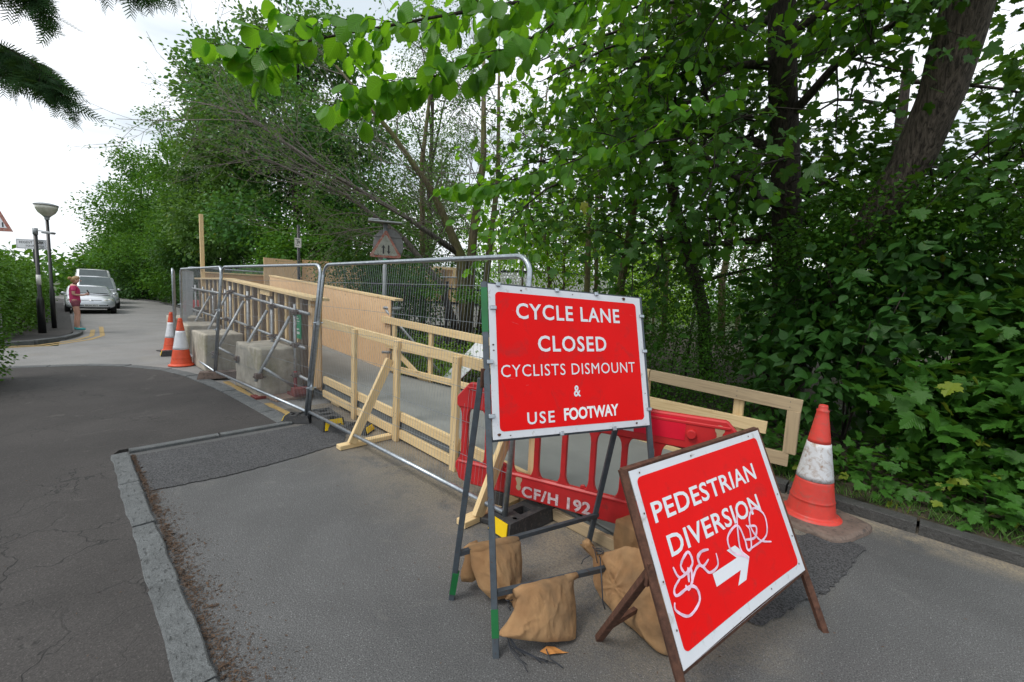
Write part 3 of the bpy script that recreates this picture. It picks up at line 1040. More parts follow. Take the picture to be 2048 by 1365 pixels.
    for z in (1.15, 2.66):
        MB().bar((a.x - nn.x * 0.07, a.y - nn.y * 0.07, z), (b.x - nn.x * 0.07, b.y - nn.y * 0.07, z), 0.09, 0.07).build('rail', 'wood', q)
    MB().tube([(a.x - nn.x * 0.16, a.y - nn.y * 0.16, 2.25), (b.x - nn.x * 0.16 + d.x * 0.1, b.y - nn.y * 0.16 + d.y * .1, 2.36)], 0.028).build('scaffold_tube', 'galv', q)


def scaffold():
    s = thing('wall_scaffolding', (-4, -0.25, 0), 'galvanised scaffold tubes bracing the plywood wall against the concrete blocks', 'scaffolding')
    for (z1, z2, x1, x2) in ((1.335, 1.56, -1.2, -6.4), (0.80, 0.95, -1.35, -6.4), (0.33, 0.42, -1.2, -6.6)):
        MB().tube([(x1, -0.19, z1), (x2, -0.19, z2)], 0.0245, 10).build('ledger', 'tube', s, smooth=True)
    MB().tube([(-6.2, -0.30, 1.50), (-9.9, -0.30, 1.56)], 0.0245, 10).build('ledger', 'tube', s, smooth=True)
    MB().tube([(-6.2, -0.30, 0.92), (-9.9, -0.30, 0.95)], 0.0245, 10).build('ledger', 'tube', s, smooth=True)
    V = [(-1.62, 1.46, 1), (-2.75, 1.50, 1), (-4.25, 1.60, 1), (-5.65, 1.68, 1), (-6.1, 1.60, 0), (-7.4, 1.6, 1), (-8.6, 1.62, 0), (-9.7, 1.66, 0)]
    for x, z, rk in V:
        MB().tube([(x, -0.245, 0.10), (x, -0.245, z)], 0.0245, 10).build('standard', 'tube', s, smooth=True)
        for zz in (z - 0.12, 0.83 + 0.02 * (-1.6 - x), 0.36):
            mb = MB()
            mb.obox((x - 0.045, -0.285, zz - 0.04), (0.09, 0, 0), (0, 0.12, 0), (0, 0, 0.075))
            mb.tube([(x - 0.075, -0.22, zz), (x + 0.085, -0.22, zz + 0.01)], 0.018, 6)
            mb.tube([(x + 0.03, -0.33, zz), (x + 0.03, -0.17, zz)], 0.011, 6)
            mb.build('coupler', 'coupler', s, bevel=0.006)
        if rk:
            yb = -0.78 if x > -3 else -0.84
            xx = x - 0.06
            top = (xx, -0.30, z - 0.20)
            bot = (xx, yb, 0.30 + (0.12 if x > -3 and x < -2 else 0))
            MB().tube([top, bot], 0.0245, 10).build('raker', 'tube', s, smooth=True)
            mb = MB()
            p = Vector(bot).lerp(Vector(top), 0.08)
            mb.obox(p - Vector((0.05, 0.05, 0.04)), (0.1, 0, 0), (0, 0.1, 0), (0, 0, 0.08))
            mb.tube([p + Vector((0.02, -0.08, 0)), p + Vector((0.02, 0.1, -0.02))], 0.011, 6)
            mb.build('coupler', 'coupler', s, bevel=0.006)
            MB().tube([(xx + 0.04, yb + 0.10, 0.50), (xx + 0.04, -0.22, 0.14)], 0.022, 10).build('foot_tie', 'tube', s, smooth=True)
    # red base jack and sole boards at the near end
    MB().tube([(-1.62, -0.245, 0.09), (-1.62, -0.245, 0.42)], 0.027, 10).build('base_jack', 'tube_red', s, smooth=True)
    mb = MB()
    mb.obox((-1.72, -0.34, 0.045), (0.30, 0.02, 0), (-0.01, 0.24, 0), (0, 0, 0.04))
    mb.build('sole_block', 'brick', s, bevel=0.004)
    mb = MB()
    mb.obox((-1.78, -0.62, 0.0), (0.34, 0.05, 0), (-0.05, 0.55, 0), (0, 0, 0.04))
    mb.build('sole_board', 'timberblock', s, bevel=0.004)
    mb = MB()
    mb.obox((-1.98, -0.78, 0.0), (0.22, 0.02, 0), (-0.02, 0.7, 0), (0, 0, 0.036))
    mb.build('sole_board', 'brick', s, bevel=0.004)
    MB().obox((-1.47, -0.36, 0.10), (0.14, 0, 0), (0, 0.22, 0), (0, 0, 0.095)).build('end_block', 'brick', s, bevel=0.004)
    # green notice on the wall
    nb = thing('safety_notice', (-1.95, -0.02, 1.1), 'green safety notice fixed to the plywood wall behind the scaffold', 'notice')
    MB().obox((-2.10, -0.116, 0.90), (0.36, 0, 0), (0, 0.006, 0), (0, 0, 0.42)).build('notice_board', 'notice', nb)
    mb = MB()
    for (x, z, a, b) in ((-2.0, 1.21, 0.12, 0.02), (-2.0, 1.17, 0.15, 0.012), (-1.99, 1.13, 0.06, 0.015), (-2.0, 1.04, 0.13, 0.02), (-1.93, 0.97, 0.08, 0.04), (-2.0, 1.245, 0.09, 0.012)):
        mb.obox((-2.02 + (x + 2.0) * 1.5, -0.120, z), (a * 1.5, 0, 0), (0, 0.003, 0), (0, 0, b))
    mb.build('notice_print', 'whitepaint', nb)
    # stray tall timber upright
    o = MB().bar((-9.35, -0.12, 0.2), (-9.35, -0.12, 3.62), 0.09, 0.09, up=(1, 0, 0)).build('timber_post', 'wood', origin=(-9.35, -0.12, 0.2), bevel=0.003)
    tag(o, 'tall bare timber post standing above the far end of the plywood wall', 'post')


def blocks():
    B = [(-1.83, -0.72, 1.17, 0.66, 0.755, 'square concrete block nearest the camera, beside the end of the plywood wall'),
         (-4.52, -0.94, 1.15, 0.66, 0.73, 'concrete block with a scaffold tube ending across its face, just beyond the nearest one'),
         (-6.22, -0.96, 1.20, 0.66, 0.77, 'pale topped concrete block partly hidden behind the second one'),
         (-8.6, -0.90, 1.2, 0.66, 0.78, 'farthest concrete block, by the small red barrier at the end of the wall')]
    for k, (x, y, L, W, h, lab) in enumerate(B):
        bm = bmesh.new()
        bmesh.ops.create_cube(bm, size=1.0)
        bmesh.ops.scale(bm, vec=(L, W, h), verts=bm.verts)
        bmesh.ops.bevel(bm, geom=[e for e in bm.edges], offset=0.035, segments=3, profile=0.6, affect='EDGES')
        bmesh.ops.subdivide_edges(bm, edges=[e for e in bm.edges if e.calc_length() > 0.3], cuts=7, use_grid_fill=True)
        from mathutils import noise as NZ
        for v in bm.verts:
            v.co += Vector((1, 1, 1)) * 0.012 * NZ.noise(v.co * 4 + Vector((k * 7, 0, 0))) + 0.006 * NZ.noise_vector(v.co * 14)
        me = bpy.data.meshes.new('concrete_block')
        bm.to_mesh(me)
        bm.free()
        me.polygons.foreach_set('use_smooth', [True] * len(me.polygons))
        me.materials.append(M['concrete'])
        o = bpy.data.objects.new('concrete_block', me)
        o.location = (x - L / 2, y + W / 2, h / 2 + 0.005)
        o.rotation_euler = (0, 0, (0.05, 0.03, 0.0, 0.04)[k])
        COL.objects.link(o)
        tag(o, lab, 'concrete block', 'concrete ballast blocks along the wall')


# ------------------------------------------------------------------ mesh fence panels and their feet
def panel(p0, p1, lean, label, z0=0.145, z1=2.02, legs=True, mesh_step=0.04, fine=True, rail=True):
    p0, p1 = Vector(p0), Vector(p1)
    d = (p1 - p0)
    L = d.length
    u = d / L
    nn = Vector((-u.y, u.x, 0))
    if lean is None:
        l0 = l1 = 0
    else:
        l0, l1 = lean

    def P(a, z, off=0.0):
        l = l0 + (l1 - l0) * a / L
        return p0 + u * a + Vector((0, 0, z)) + nn * (l * z + off)
    t = thing('mesh_fence_panel', p0, label, 'fence panel', 'wire mesh site fence panels')
    r = 0.14
    pts = [P(0, 0.02), P(0, z1 - r)]
    for k in range(1, 6):
        a = k / 6 * PI / 2
        pts.append(P(r - r * math.cos(a), z1 - r + r * math.sin(a)))
    pts.append(P(r, z1))
    pts.append(P(L - r, z1))
    for k in range(1, 6):
        a = k / 6 * PI / 2
        pts.append(P(L - r + r * math.sin(a), z1 - r + r * math.cos(a)))
    pts += [P(L, z1 - r), P(L, 0.02)]
    MB().tube(pts, 0.0205, 10).build('frame_tube', 'galv', t, smooth=True)
    MB().tube([P(0.02, z0), P(L - 0.02, z0)], 0.0205, 10).build('bottom_tube', 'galv', t, smooth=True)
    mb = MB()
    n = int((L - 0.1) / mesh_step)
    for i in range(n + 1):
        a = 0.05 + (L - 0.1) * i / n
        mb.tube([P(a, z0, -0.021), P(a, z1 - 0.005, -0.021)], 0.0013, 4, cap=False)
        mb.tube([P(a, z1 - 0.004, -0.021), P(a, z1 + 0.012, -0.012), P(a, z1 + 0.021, 0.0)], 0.0018, 4, cap=False)
    for z in (0.42, 0.69, 0.96, 1.23, 1.50, 1.80):
        mb.tube([P(0.0, z, -0.0235), P(L, z, -0.0235)], 0.0021, 5, cap=False)
    mb.build('wire_mesh', 'wire', t)
    return t, P, L


def clip(P, a, z, par):
    c = P(a, z)
    mb = MB().tube([c + Vector((0, 0, -0.022)), c + Vector((0, 0, 0.022))], 0.030, 8)
    mb.tube([c + Vector((-0.02, -0.06, 0)), c + Vector((0.02, 0.05, 0.005))], 0.009, 6)
    mb.build('fence_clip', 'galv', par)


def foot(c, ang, L, label, yellow=True, mat='rubber', W=0.23, H=0.125):
    """moulded fence foot with pockets, tapering at the ends"""
    c = Vector(c)
    t = thing('fence_foot', c, label, 'fence foot', 'ballast feet under the mesh fence')
    u = Vector((math.cos(ang), math.sin(ang), 0))
    v = Vector((-u.y, u.x, 0))

    def W3(a, b, z):
        return c + u * a + v * b + Vector((0, 0, z))
    mb = MB()
    # body as a hull with pockets: frame of ribs around sunk holes
    w2, w1 = W / 2, W / 2 - 0.018
    l2, l1 = L / 2, L / 2 - 0.03
    xs = [-l1, -l1 * 0.62, -l1 * 0.34, -l1 * 0.05, l1 * 0.24, l1 * 0.56, l1]
    ys = [-w1, -w1 * 0.45, w1 * 0.45, w1]
    holes = {(1, 1), (3, 1), (5, 1)} if L > 0.5 else {(1, 1), (3, 1)}
    for i in range(6):
        for j in range(3):
            q = [(xs[i], ys[j]), (xs[i + 1], ys[j]), (xs[i + 1], ys[j + 1]), (xs[i], ys[j + 1])]
            if (i, j) in holes:
                lo = [W3(a * 0.98, b * 0.9, 0.05) for a, b in q]
                hi = [W3(a, b, H) for a, b in q]
                mb.face(lo)
                for k in range(4):
                    m = (k + 1) % 4
                    mb.face([hi[k], hi[m], lo[m], lo[k]])
            else:
                mb.face([W3(a, b, H) for a, b in q])
    top = [(-l1, -w1), (l1, -w1), (l1, w1), (-l1, w1)]
    bot = [(-l2, -w2), (l2, -w2), (l2, w2), (-l2, w2)]
    for k in range(4):
        m = (k + 1) % 4
        mb.face([W3(*bot[k], 0.004), W3(*bot[m], 0.004), W3(*top[m], H), W3(*top[k], H)])
    mb.build('foot_body', mat, t, bevel=0.0)
    if mat == 'rubber':
        mb = MB()
        for (x, y) in ((-l1 * 0.8, -w1 * 0.6), (-l1 * 0.8, w1 * 0.6), (l1 * 0.1, w1 * 0.65), (l1 * 0.1, -w1 * 0.65), (l1 * 0.8, -w1 * 0.6), (l1 * 0.8, w1 * .6)):
            cc = W3(x, y, 0)
            mb.lathe([(0.026, H), (0.026, H + 0.004), (0.019, H + 0.004), (0.017, H - 0.0)], (cc.x, cc.y, 0), 12)
        mb.build('peg_socket', 'rubber', t)
    if yellow:
        for sgn in yellow:
            mb = MB()
            a2 = sgn * (l2 + 0.003)
            a1 = sgn * (l1 + 0.006)
            q0 = [W3(a2, -w2 * 0.84, 0.025), W3(a2, w2 * 0.84, 0.025), W3(a1, w1 * 0.80, H - 0.006), W3(a1, -w1 * 0.80, H - 0.006)]
            off = u * sgn * 0.008
            qq = [p + off for p in q0]
            mb.face(qq if sgn > 0 else qq[::-1])
            for k in range(4):
                m = (k + 1) % 4
                mb.face([q0[k], q0[m], qq[m], qq[k]] if sgn > 0 else [q0[m], q0[k], qq[k], qq[m]])
            mb.build('end_cap', 'yel', t)
    return t


def fences():
    J3, J2, J1, J0 = (3.27, -0.44, 0), (-0.17, -0.58, 0), (-3.66, -0.92, 0), (-7.14, -0.93, 0)
    # lean is towards the ramp; panels run away from the camera, so their left normal points to -y
    t, P, L = panel(J3, J2, (-0.085, -0.108), 'nearest mesh fence panel, its end post behind the cycle lane sign')
    clip(P, L, 1.28, t)
    clip(P, L, 0.45, t)
    t, P, L = panel((-0.21, -0.60, 0), J1, (-0.108, -0.076), 'middle mesh fence panel in front of the scaffold and nearest concrete block')
    clip(P, L, 1.25, t)
    t, P, L = panel((-3.70, -0.93, 0), J0, (-0.076, -0.01), 'third mesh fence panel, ending beside the two small cones')
    clip(P, L, 1.2, t)
    clip(P, L, 0.6, t)
    clip(P, 0.0, 0.9, t)
    panel((-7.22, -0.93, 0), (-10.45, -0.28, 0), (-0.02, -0.05), 'mesh fence panel seen almost edge on behind the third one')
    panel((-7.30, -1.04, 0), (-10.5, -0.62, 0), (0.0, 0.0), 'leftmost mesh fence panel, a bare end post by the road')
    panel(Q(-10.4, 13.4), Q(-8.1, 15.9), (0, 0), 'far mesh fence panel beyond the end of the plywood wall', z1=2.2)
    foot((3.30, -0.08, 0), math.radians(88), 0.86, 'long black rubber foot with a yellow end under the sign', (-1,))
    foot((0.04, -0.43, 0), math.radians(-4), 0.60, 'black rubber fence foot with yellow cap facing the camera', (1,), W=0.27, H=0.15)
    foot((0.46, -0.30, 0), math.radians(38), 0.50, 'low black fence foot with a yellow tip beside the timber brace', (1,), H=0.09)
    foot((-0.30, -0.64, 0), math.radians(50), 0.34, 'fence foot with a slanting yellow tip at the tarmac patch', (-1,), H=0.10)
    foot((-3.66, -0.80, 0.03), math.radians(75), 0.75, 'dusty grey fence foot on the kerb beside the concrete blocks', False, mat='slab', H=0.12)
    foot((-7.1, -1.0, 0), math.radians(85), 0.65, 'black fence foot with a yellow end behind the small cones', (-1,))


ramp()
ply_walls()
scaffold()
blocks()
fences()


# ------------------------------------------------------------------ the two red signs
def frame_bar(mb, a, b, w=0.03):
    a, b = Vector(a), Vector(b)
    up = Vector((0, 0, 1)) if abs((b - a).normalized().z) < 0.8 else Vector((CA, SA, 0))
    return mb.bar(a, b, w, w * 0.95, up=up)


def sheet_map(TL, TR, BR, BL, W, H):
    def P(u, v, h=0.0):
        a, b = u / W, -v / H
        top = TL.lerp(TR, a)
        bot = BL.lerp(BR, a)
        nrm = (TR - TL).cross(BL - TL).normalized()
        # faces the viewer
        if nrm.dot(Q(0, 0, 1.7) - TL) < 0:
            nrm = -nrm
        return top.lerp(bot, b) + nrm * h
    return P


def rounded(x0, x1, y0, y1, r, n=6):
    out = []
    for cx, cy, a0 in ((x1 - r, y1 - r, 0), (x0 + r, y1 - r, 90), (x0 + r, y0 + r, 180), (x1 - r, y0 + r, 270)):
        for k in range(n + 1):
            a = math.radians(a0 + 90 * k / n)
            out.append((cx + r * math.cos(a), cy + r * math.sin(a)))
    return out


def grid_sheet(mb, P, x0, x1, y0, y1, h, nx=30, ny=24):
    for i in range(nx):
        for j in range(ny):
            a0, a1 = x0 + (x1 - x0) * i / nx, x0 + (x1 - x0) * (i + 1) / nx
            b0, b1 = y0 + (y1 - y0) * j / ny, y0 + (y1 - y0) * (j + 1) / ny
            mb.face([P(a0, b0, h), P(a1, b0, h), P(a1, b1, h), P(a0, b1, h)])


def sheet(P, W, H, margin, t, corner=0.03):
    mb = MB()
    grid_sheet(mb, P, 0, W, -H, 0, 0.0)
    grid_sheet(mb, P, W, 0, -H, 0, -0.003)
    for (a, b, c, d) in ((0, 0, W, 0), (W, 0, W, -H), (W, -H, 0, -H), (0, -H, 0, 0)):
        mb.face([P(a, b, 0), P(c, d, 0), P(c, d, -0.003), P(a, b, -0.003)])
    mb.build('sign_plate', 'signwhite', t)
    x0, x1, y0, y1 = margin
    mb = MB()
    r = corner
    ny = 40
    # strips across the plate, their ends following the rounded corners
    ys = sorted(set([y0 + (y1 - y0) * i / ny for i in range(ny + 1)] + [y0 + r * (1 - math.cos(PI / 2 * i / 6)) for i in range(7)] + [y1 - r * (1 - math.cos(PI / 2 * i / 6)) for i in range(7)]))

    def inset(y):
        d = min(y - y0, y1 - y)
        return r - math.sqrt(max(0, r * r - (r - d) ** 2)) if d < r else 0.0
    for ya, yb in zip(ys, ys[1:]):
        ia, ib = inset(ya), inset(yb)
        for k in range(30):
            f0, f1 = k / 30, (k + 1) / 30
            xa0, xa1 = (x0 + ia) + (x1 - x0 - 2 * ia) * f0, (x0 + ia) + (x1 - x0 - 2 * ia) * f1
            xb0, xb1 = (x0 + ib) + (x1 - x0 - 2 * ib) * f0, (x0 + ib) + (x1 - x0 - 2 * ib) * f1
            mb.face([P(xa0, ya, 0.0012), P(xa1, ya, 0.0012), P(xb1, yb, 0.0012), P(xb0, yb, 0.0012)])
    mb.build('red_face', 'signred', t)


def sign_one():
    TL, TR = Q(-0.143, 2.263, 1.786), Q(0.823, 2.776, 1.749)
    BR, BL = Q(0.893, 2.587, 0.956), Q(-0.073, 2.074, 0.992)
    W, H = 1.09, 0.82
    t = thing('road_sign', Q(0.2, 2.2), 'large upright red sign lettered CYCLE LANE CLOSED on a tall grey trestle', 'road sign', 'temporary red signs')
    P = sheet_map(TL, TR, BR, BL, W, H)
    sheet(P, W, H, (0.040, 1.048, -0.782, -0.040), t, 0.025)
    mb = MB()
    text_on(mb, 'CYCLE LANE', P, (0.163, 0.903, -0.184, -0.094), 0.018, 1.12, (0.008,))
    text_on(mb, 'CLOSED', P, (0.293, 0.782, -0.364, -0.272), 0.018, 1.12, (0.008,))
    text_on(mb, 'CYCLISTS DISMOUNT', P, (0.058, 1.0, -0.502, -0.437), 0.0, 1.10, (0.017,))
    text_on(mb, '&', P, (0.518, 0.566, -0.620, -0.556), 0.02)
    text_on(mb, 'USE', P, (0.204, 0.379, -0.757, -0.692), 0.014, 1.2, (0.001,))
    mb.build('lettering', 'letter', t)
    mb = MB()
    text_on(mb, 'FOOTWAY', P, (0.442, 0.842, -0.752, -0.682), 0.032, 0.95, (0.008,))
    mb.build('lettering', 'letter2', t)
    mb = MB()
    rs = random.Random(12)
    for k in range(9):
        u0, v0 = rs.uniform(0.08, 1.0), rs.uniform(-0.76, -0.08)
        an, LL = rs.uniform(-0.5, 0.5), rs.uniform(0.01, 0.06)
        ribbon(mb, [(u0, v0), (u0 + LL * math.cos(an), v0 + LL * math.sin(an) * 0.6)], 0.0014, P, 0.0032, 2)
    mb.build('scratches', plain('pale_scratch', (0.75, 0.10, 0.10), 0.5), t)
    # trestle
    nrm = (P(0, 0, 1) - P(0, 0, 0))
    dwn = (BL - TL).normalized()
    fl = BL + dwn * (BL.z / -dwn.z)
    fr = BR + dwn * (BR.z / -dwn.z)
    bk = -nrm * 0.022
    side = (TR - TL).normalized()
    for a, b, s, nm in ((TL, fl, -1, 'leg'), (TR, fr, 1, 'leg')):
        off = bk + side * s * 0.013
        frame_bar(MB(), a + off - dwn * 0.012, b + off, 0.032).build(nm, 'frame', t, bevel=0.002)
    frame_bar(MB(), TL + bk - dwn * 0.0 - side * 0.02, TR + bk + side * 0.02, 0.026).build('top_bar', 'frame', t)
    frame_bar(MB(), BL + bk, BR + bk, 0.022).build('bottom_bar', 'frame', t)
    # back legs
    h0 = 1.30
    la = fl + (TL - fl) * (h0 / TL.z)
    ra = fr + (TR - fr) * (h0 / TR.z)
    b1, b2 = Q(-0.277, 2.221, 0.0), Q(0.60, 2.80, 0.0)
    for a, b in ((la - side * 0.035, b1), (ra - side * 0.09, b2)):
        frame_bar(MB(), a + bk * 2.2, b, 0.032).build('back_leg', 'frame', t, bevel=0.002)
    fb0, fb1 = fl.lerp(la, 0.214), fr.lerp(ra, 0.145)
    frame_bar(MB(), fb0 + bk, fb1 + bk, 0.026).build('crossbar', 'frame', t)
    bb0, bb1 = b1.lerp(la, 0.222), b2.lerp(ra, 0.19)
    frame_bar(MB(), bb0, bb1, 0.026).build('crossbar', 'frame', t)
    # green paint on the frame, hinge plates
    g0 = fl + bk - side * 0.013
    frame_bar(MB(), g0 + (TL - fl) * 0.05, g0 + (TL - fl) * 0.12, 0.0345).build('paint_patch', 'green', t)
    g1 = TL + bk - side * 0.013
    frame_bar(MB(), g1 + dwn * 0.02, g1 + dwn * 0.26, 0.0345).build('paint_patch', 'green', t)
    frame_bar(MB(), b1.lerp(la, 0.03), b1.lerp(la, 0.13), 0.0345).build('paint_patch', 'green', t)
    MB().bar(la + bk * 1.3 - side * 0.02 + Vector((0, 0, -0.05)), la + bk * 1.3 - side * 0.02 + Vector((0, 0, 0.05)), 0.05, 0.012, up=side).build('hinge_plate', 'rust', t)
    # clips round the plate and rust spots
    k = 0
    for (u, v) in ((0.03, -0.13), (0.0, -0.42), (0.0, -0.70), (1.09, -0.12), (1.09, -0.35), (1.09, -0.72), (0.06, 0.0), (0.44, 0.0), (0.73, 0.0), (0.42, -0.82), (0.80, -0.82)):
        u0, u1 = (u - 0.018, u + 0.018)
        mb = MB()
        q = P(u, v, 0.006)
        ww = side * 0.022
        if v in (0.0, -0.82):
            mb.obox(q - side * 0.013 - dwn * 0.012 - nrm * 0.012, side * 0.026, dwn * 0.024, nrm * 0.016)
        else:
            s = -1 if u < 0.5 else 1
            mb.obox(q - side * 0.018 + side * s * 0.004 - dwn * 0.011 - nrm * 0.012, side * 0.036, dwn * 0.022, nrm * 0.016)
        mb.build('plate_clip', 'galv', t, bevel=0.003)
    mb = MB()
    for (u, v, r) in ((0.035, -0.797, 0.010), (0.98, -0.800, 0.008), (0.95, -0.016, 0.013), (0.20, -0.022, 0.006), (0.018, -0.33, 0.006), (0.02, -0.36, 0.005), (0.10, -0.805, 0.004), (1.07, -0.62, 0.004), (0.55, -0.018, 0.004)):
        mb.face([P(u + r * math.cos(a) * (1 + 0.3 * math.sin(3 * a)), v + r * math.sin(a) * 0.8, 0.0030) for a in [2 * PI * i / 9 for i in range(9)]])
    mb.build('rust_spots', 'rust', t)


def sign_two():
    # plate bows outwards at its lower right corner
    TL, TR = Q(0.536, 1.770, 0.985), Q(1.500, 2.462, 0.992)
    BR, BL = Q(1.680, 2.190, 0.292), Q(0.735, 1.512, 0.288)
    W, H = 1.15, 0.85
    t = thing('road_sign', Q(1.1, 1.9), 'low tilted red sign lettered PEDESTRIAN DIVERSION with scribbles, in a rusty frame', 'road sign', 'temporary red signs')
    P0 = sheet_map(TL, TR, BR, BL, W, H)

    def P(u, v, h=0.0):
        bow = 0.022 * math.sin(PI * u / W) * (-v / H) ** 2
        q = P0(u, v, h)
        return q + (P0(0, -1, 0) - P0(0, 0, 0)) * (-bow) * 0.9 + (P0(u, v, 1) - P0(u, v, 0)) * bow * 0.6
    sheet(P, W, H, (0.032, 1.10, -0.80, -0.038), t, 0.03)
    mb = MB()
    text_on(mb, 'PEDESTRIAN', P, (0.072, 0.965, -0.262, -0.166), 0.018, 1.06, (-0.006,))
    text_on(mb, 'DIVERSION', P, (0.112, 0.905, -0.428, -0.330), 0.018, 1.06, (-0.012,))
    mb.build('lettering', 'letter', t)
    mb = MB()
    arrow = [(0.340, -0.588), (0.340, -0.650), (0.552, -0.650), (0.494, -0.706), (0.570, -0.706), (0.656, -0.618), (0.570, -0.530), (0.494, -0.530), (0.552, -0.588)]
    for tri in ((0, 1, 2, 8), (2, 3, 4, 5), (8, 2, 5), (8, 5, 6, 7)):
        mb.face([P(*arrow[i], 0.0028) for i in tri])
    mb.build('arrow', 'letter', t)
    mb = MB()
    for pts in ([(0.099, -0.466), (0.125, -0.522), (0.225, -0.499), (0.219, -0.44), (0.149, -0.477), (0.174, -0.525), (0.233, -0.491)],
                [(0.125, -0.522), (0.07, -0.549), (0.075, -0.58), (0.165, -0.577), (0.207, -0.605), (0.198, -0.657), (0.111, -0.681), (0.045, -0.63), (0.05, -0.598)],
                [(0.142, -0.562), (0.161, -0.586), (0.232, -0.53), (0.279, -0.525), (0.321, -0.575), (0.393, -0.567), (0.408, -0.513)],
                [(0.267, -0.492), (0.308, -0.471), (0.364, -0.479)],
                [(0.319, -0.469), (0.272, -0.482), (0.284, -0.533), (0.342, -0.519)],
                [(0.643, -0.627), (0.603, -0.549), (0.669, -0.389)],
                [(0.639, -0.613), (0.532, -0.55), (0.533, -0.475), (0.64, -0.446), (0.664, -0.531), (0.658, -0.581), (0.697, -0.581), (0.733, -0.5), (0.714, -0.468)],
                [(0.693, -0.586), (0.866, -0.57), (0.914, -0.473), (0.843, -0.409), (0.774, -0.433), (0.751, -0.493), (0.794, -0.574), (0.895, -0.614)],
                [(0.67, -0.533), (0.756, -0.548), (0.799, -0.501), (0.722, -0.477)],
                [(0.17, -0.56), (0.19, -0.50)], [(0.19, -0.57), (0.21, -0.51)]):
        ribbon(mb, pts, 0.014, P)
    t2 = plain('pale_marker', (0.78, 0.55, 0.68), 0.5, var=0.25, scale=18)
    mb.build('scribble', t2, t)
    dwn = (BL - TL).normalized()
    nrm = P0(0, 0, 1) - P0(0, 0, 0)
    side = (TR - TL).normalized()
    fl = BL + dwn * (BL.z / -dwn.z)
    fr = BR + dwn * (BR.z / -dwn.z)
    bk = -nrm * 0.022
    for a, b, s in ((TL, fl, -1), (TR, fr, 1)):
        off = bk + side * s * 0.012
        frame_bar(MB(), a + off - dwn * 0.014, b + off, 0.034).build('leg', 'rust', t, bevel=0.002)
    frame_bar(MB(), TL + bk - dwn * 0.004 - side * 0.02, TR + bk - dwn * 0.004 + side * 0.02, 0.028).build('top_bar', 'rust', t)
    frame_bar(MB(), BL + bk + dwn * 0.006, BR + bk + dwn * 0.006, 0.026).build('bottom_bar', 'rust', t)
    la = fl + (TL - fl) * 0.62
    ra = fr + (TR - fr) * 0.62
    b1 = Q(0.512, 1.984, 0.0)
    b2 = b1 + (fr - fl)
    frame_bar(MB(), la + bk * 1.8, b1, 0.034).build('back_leg', 'rust', t, bevel=0.002)
    frame_bar(MB(), ra + bk * 1.8, b2, 0.034).build('back_leg', 'rust', t, bevel=0.002)
    frame_bar(MB(), b1.lerp(la, 0.26), b2.lerp(ra, 0.26), 0.024).build('crossbar', 'rust', t)
    MB().bar(la + bk * 1.4 - Vector((0, 0, 0.05)), la + bk * 1.4 + Vector((0, 0, 0.05)), 0.06, 0.014, up=side).build('hinge_plate', 'rust', t)
    mb = MB()
    for (u, v) in ((0.06, -0.02), (0.45, -0.02), (1.02, -0.018), (0.02, -0.2), (0.02, -0.5), (1.125, -0.4), (1.13, -0.65), (0.02, -0.7), (0.75, -0.82), (1.10, -0.8)):
        mb.face([P(u + 0.005 * math.cos(a), v + 0.005 * math.sin(a), 0.0030) for a in [2 * PI * i / 7 for i in range(7)]])
    mb.build('rivets', 'rust', t)


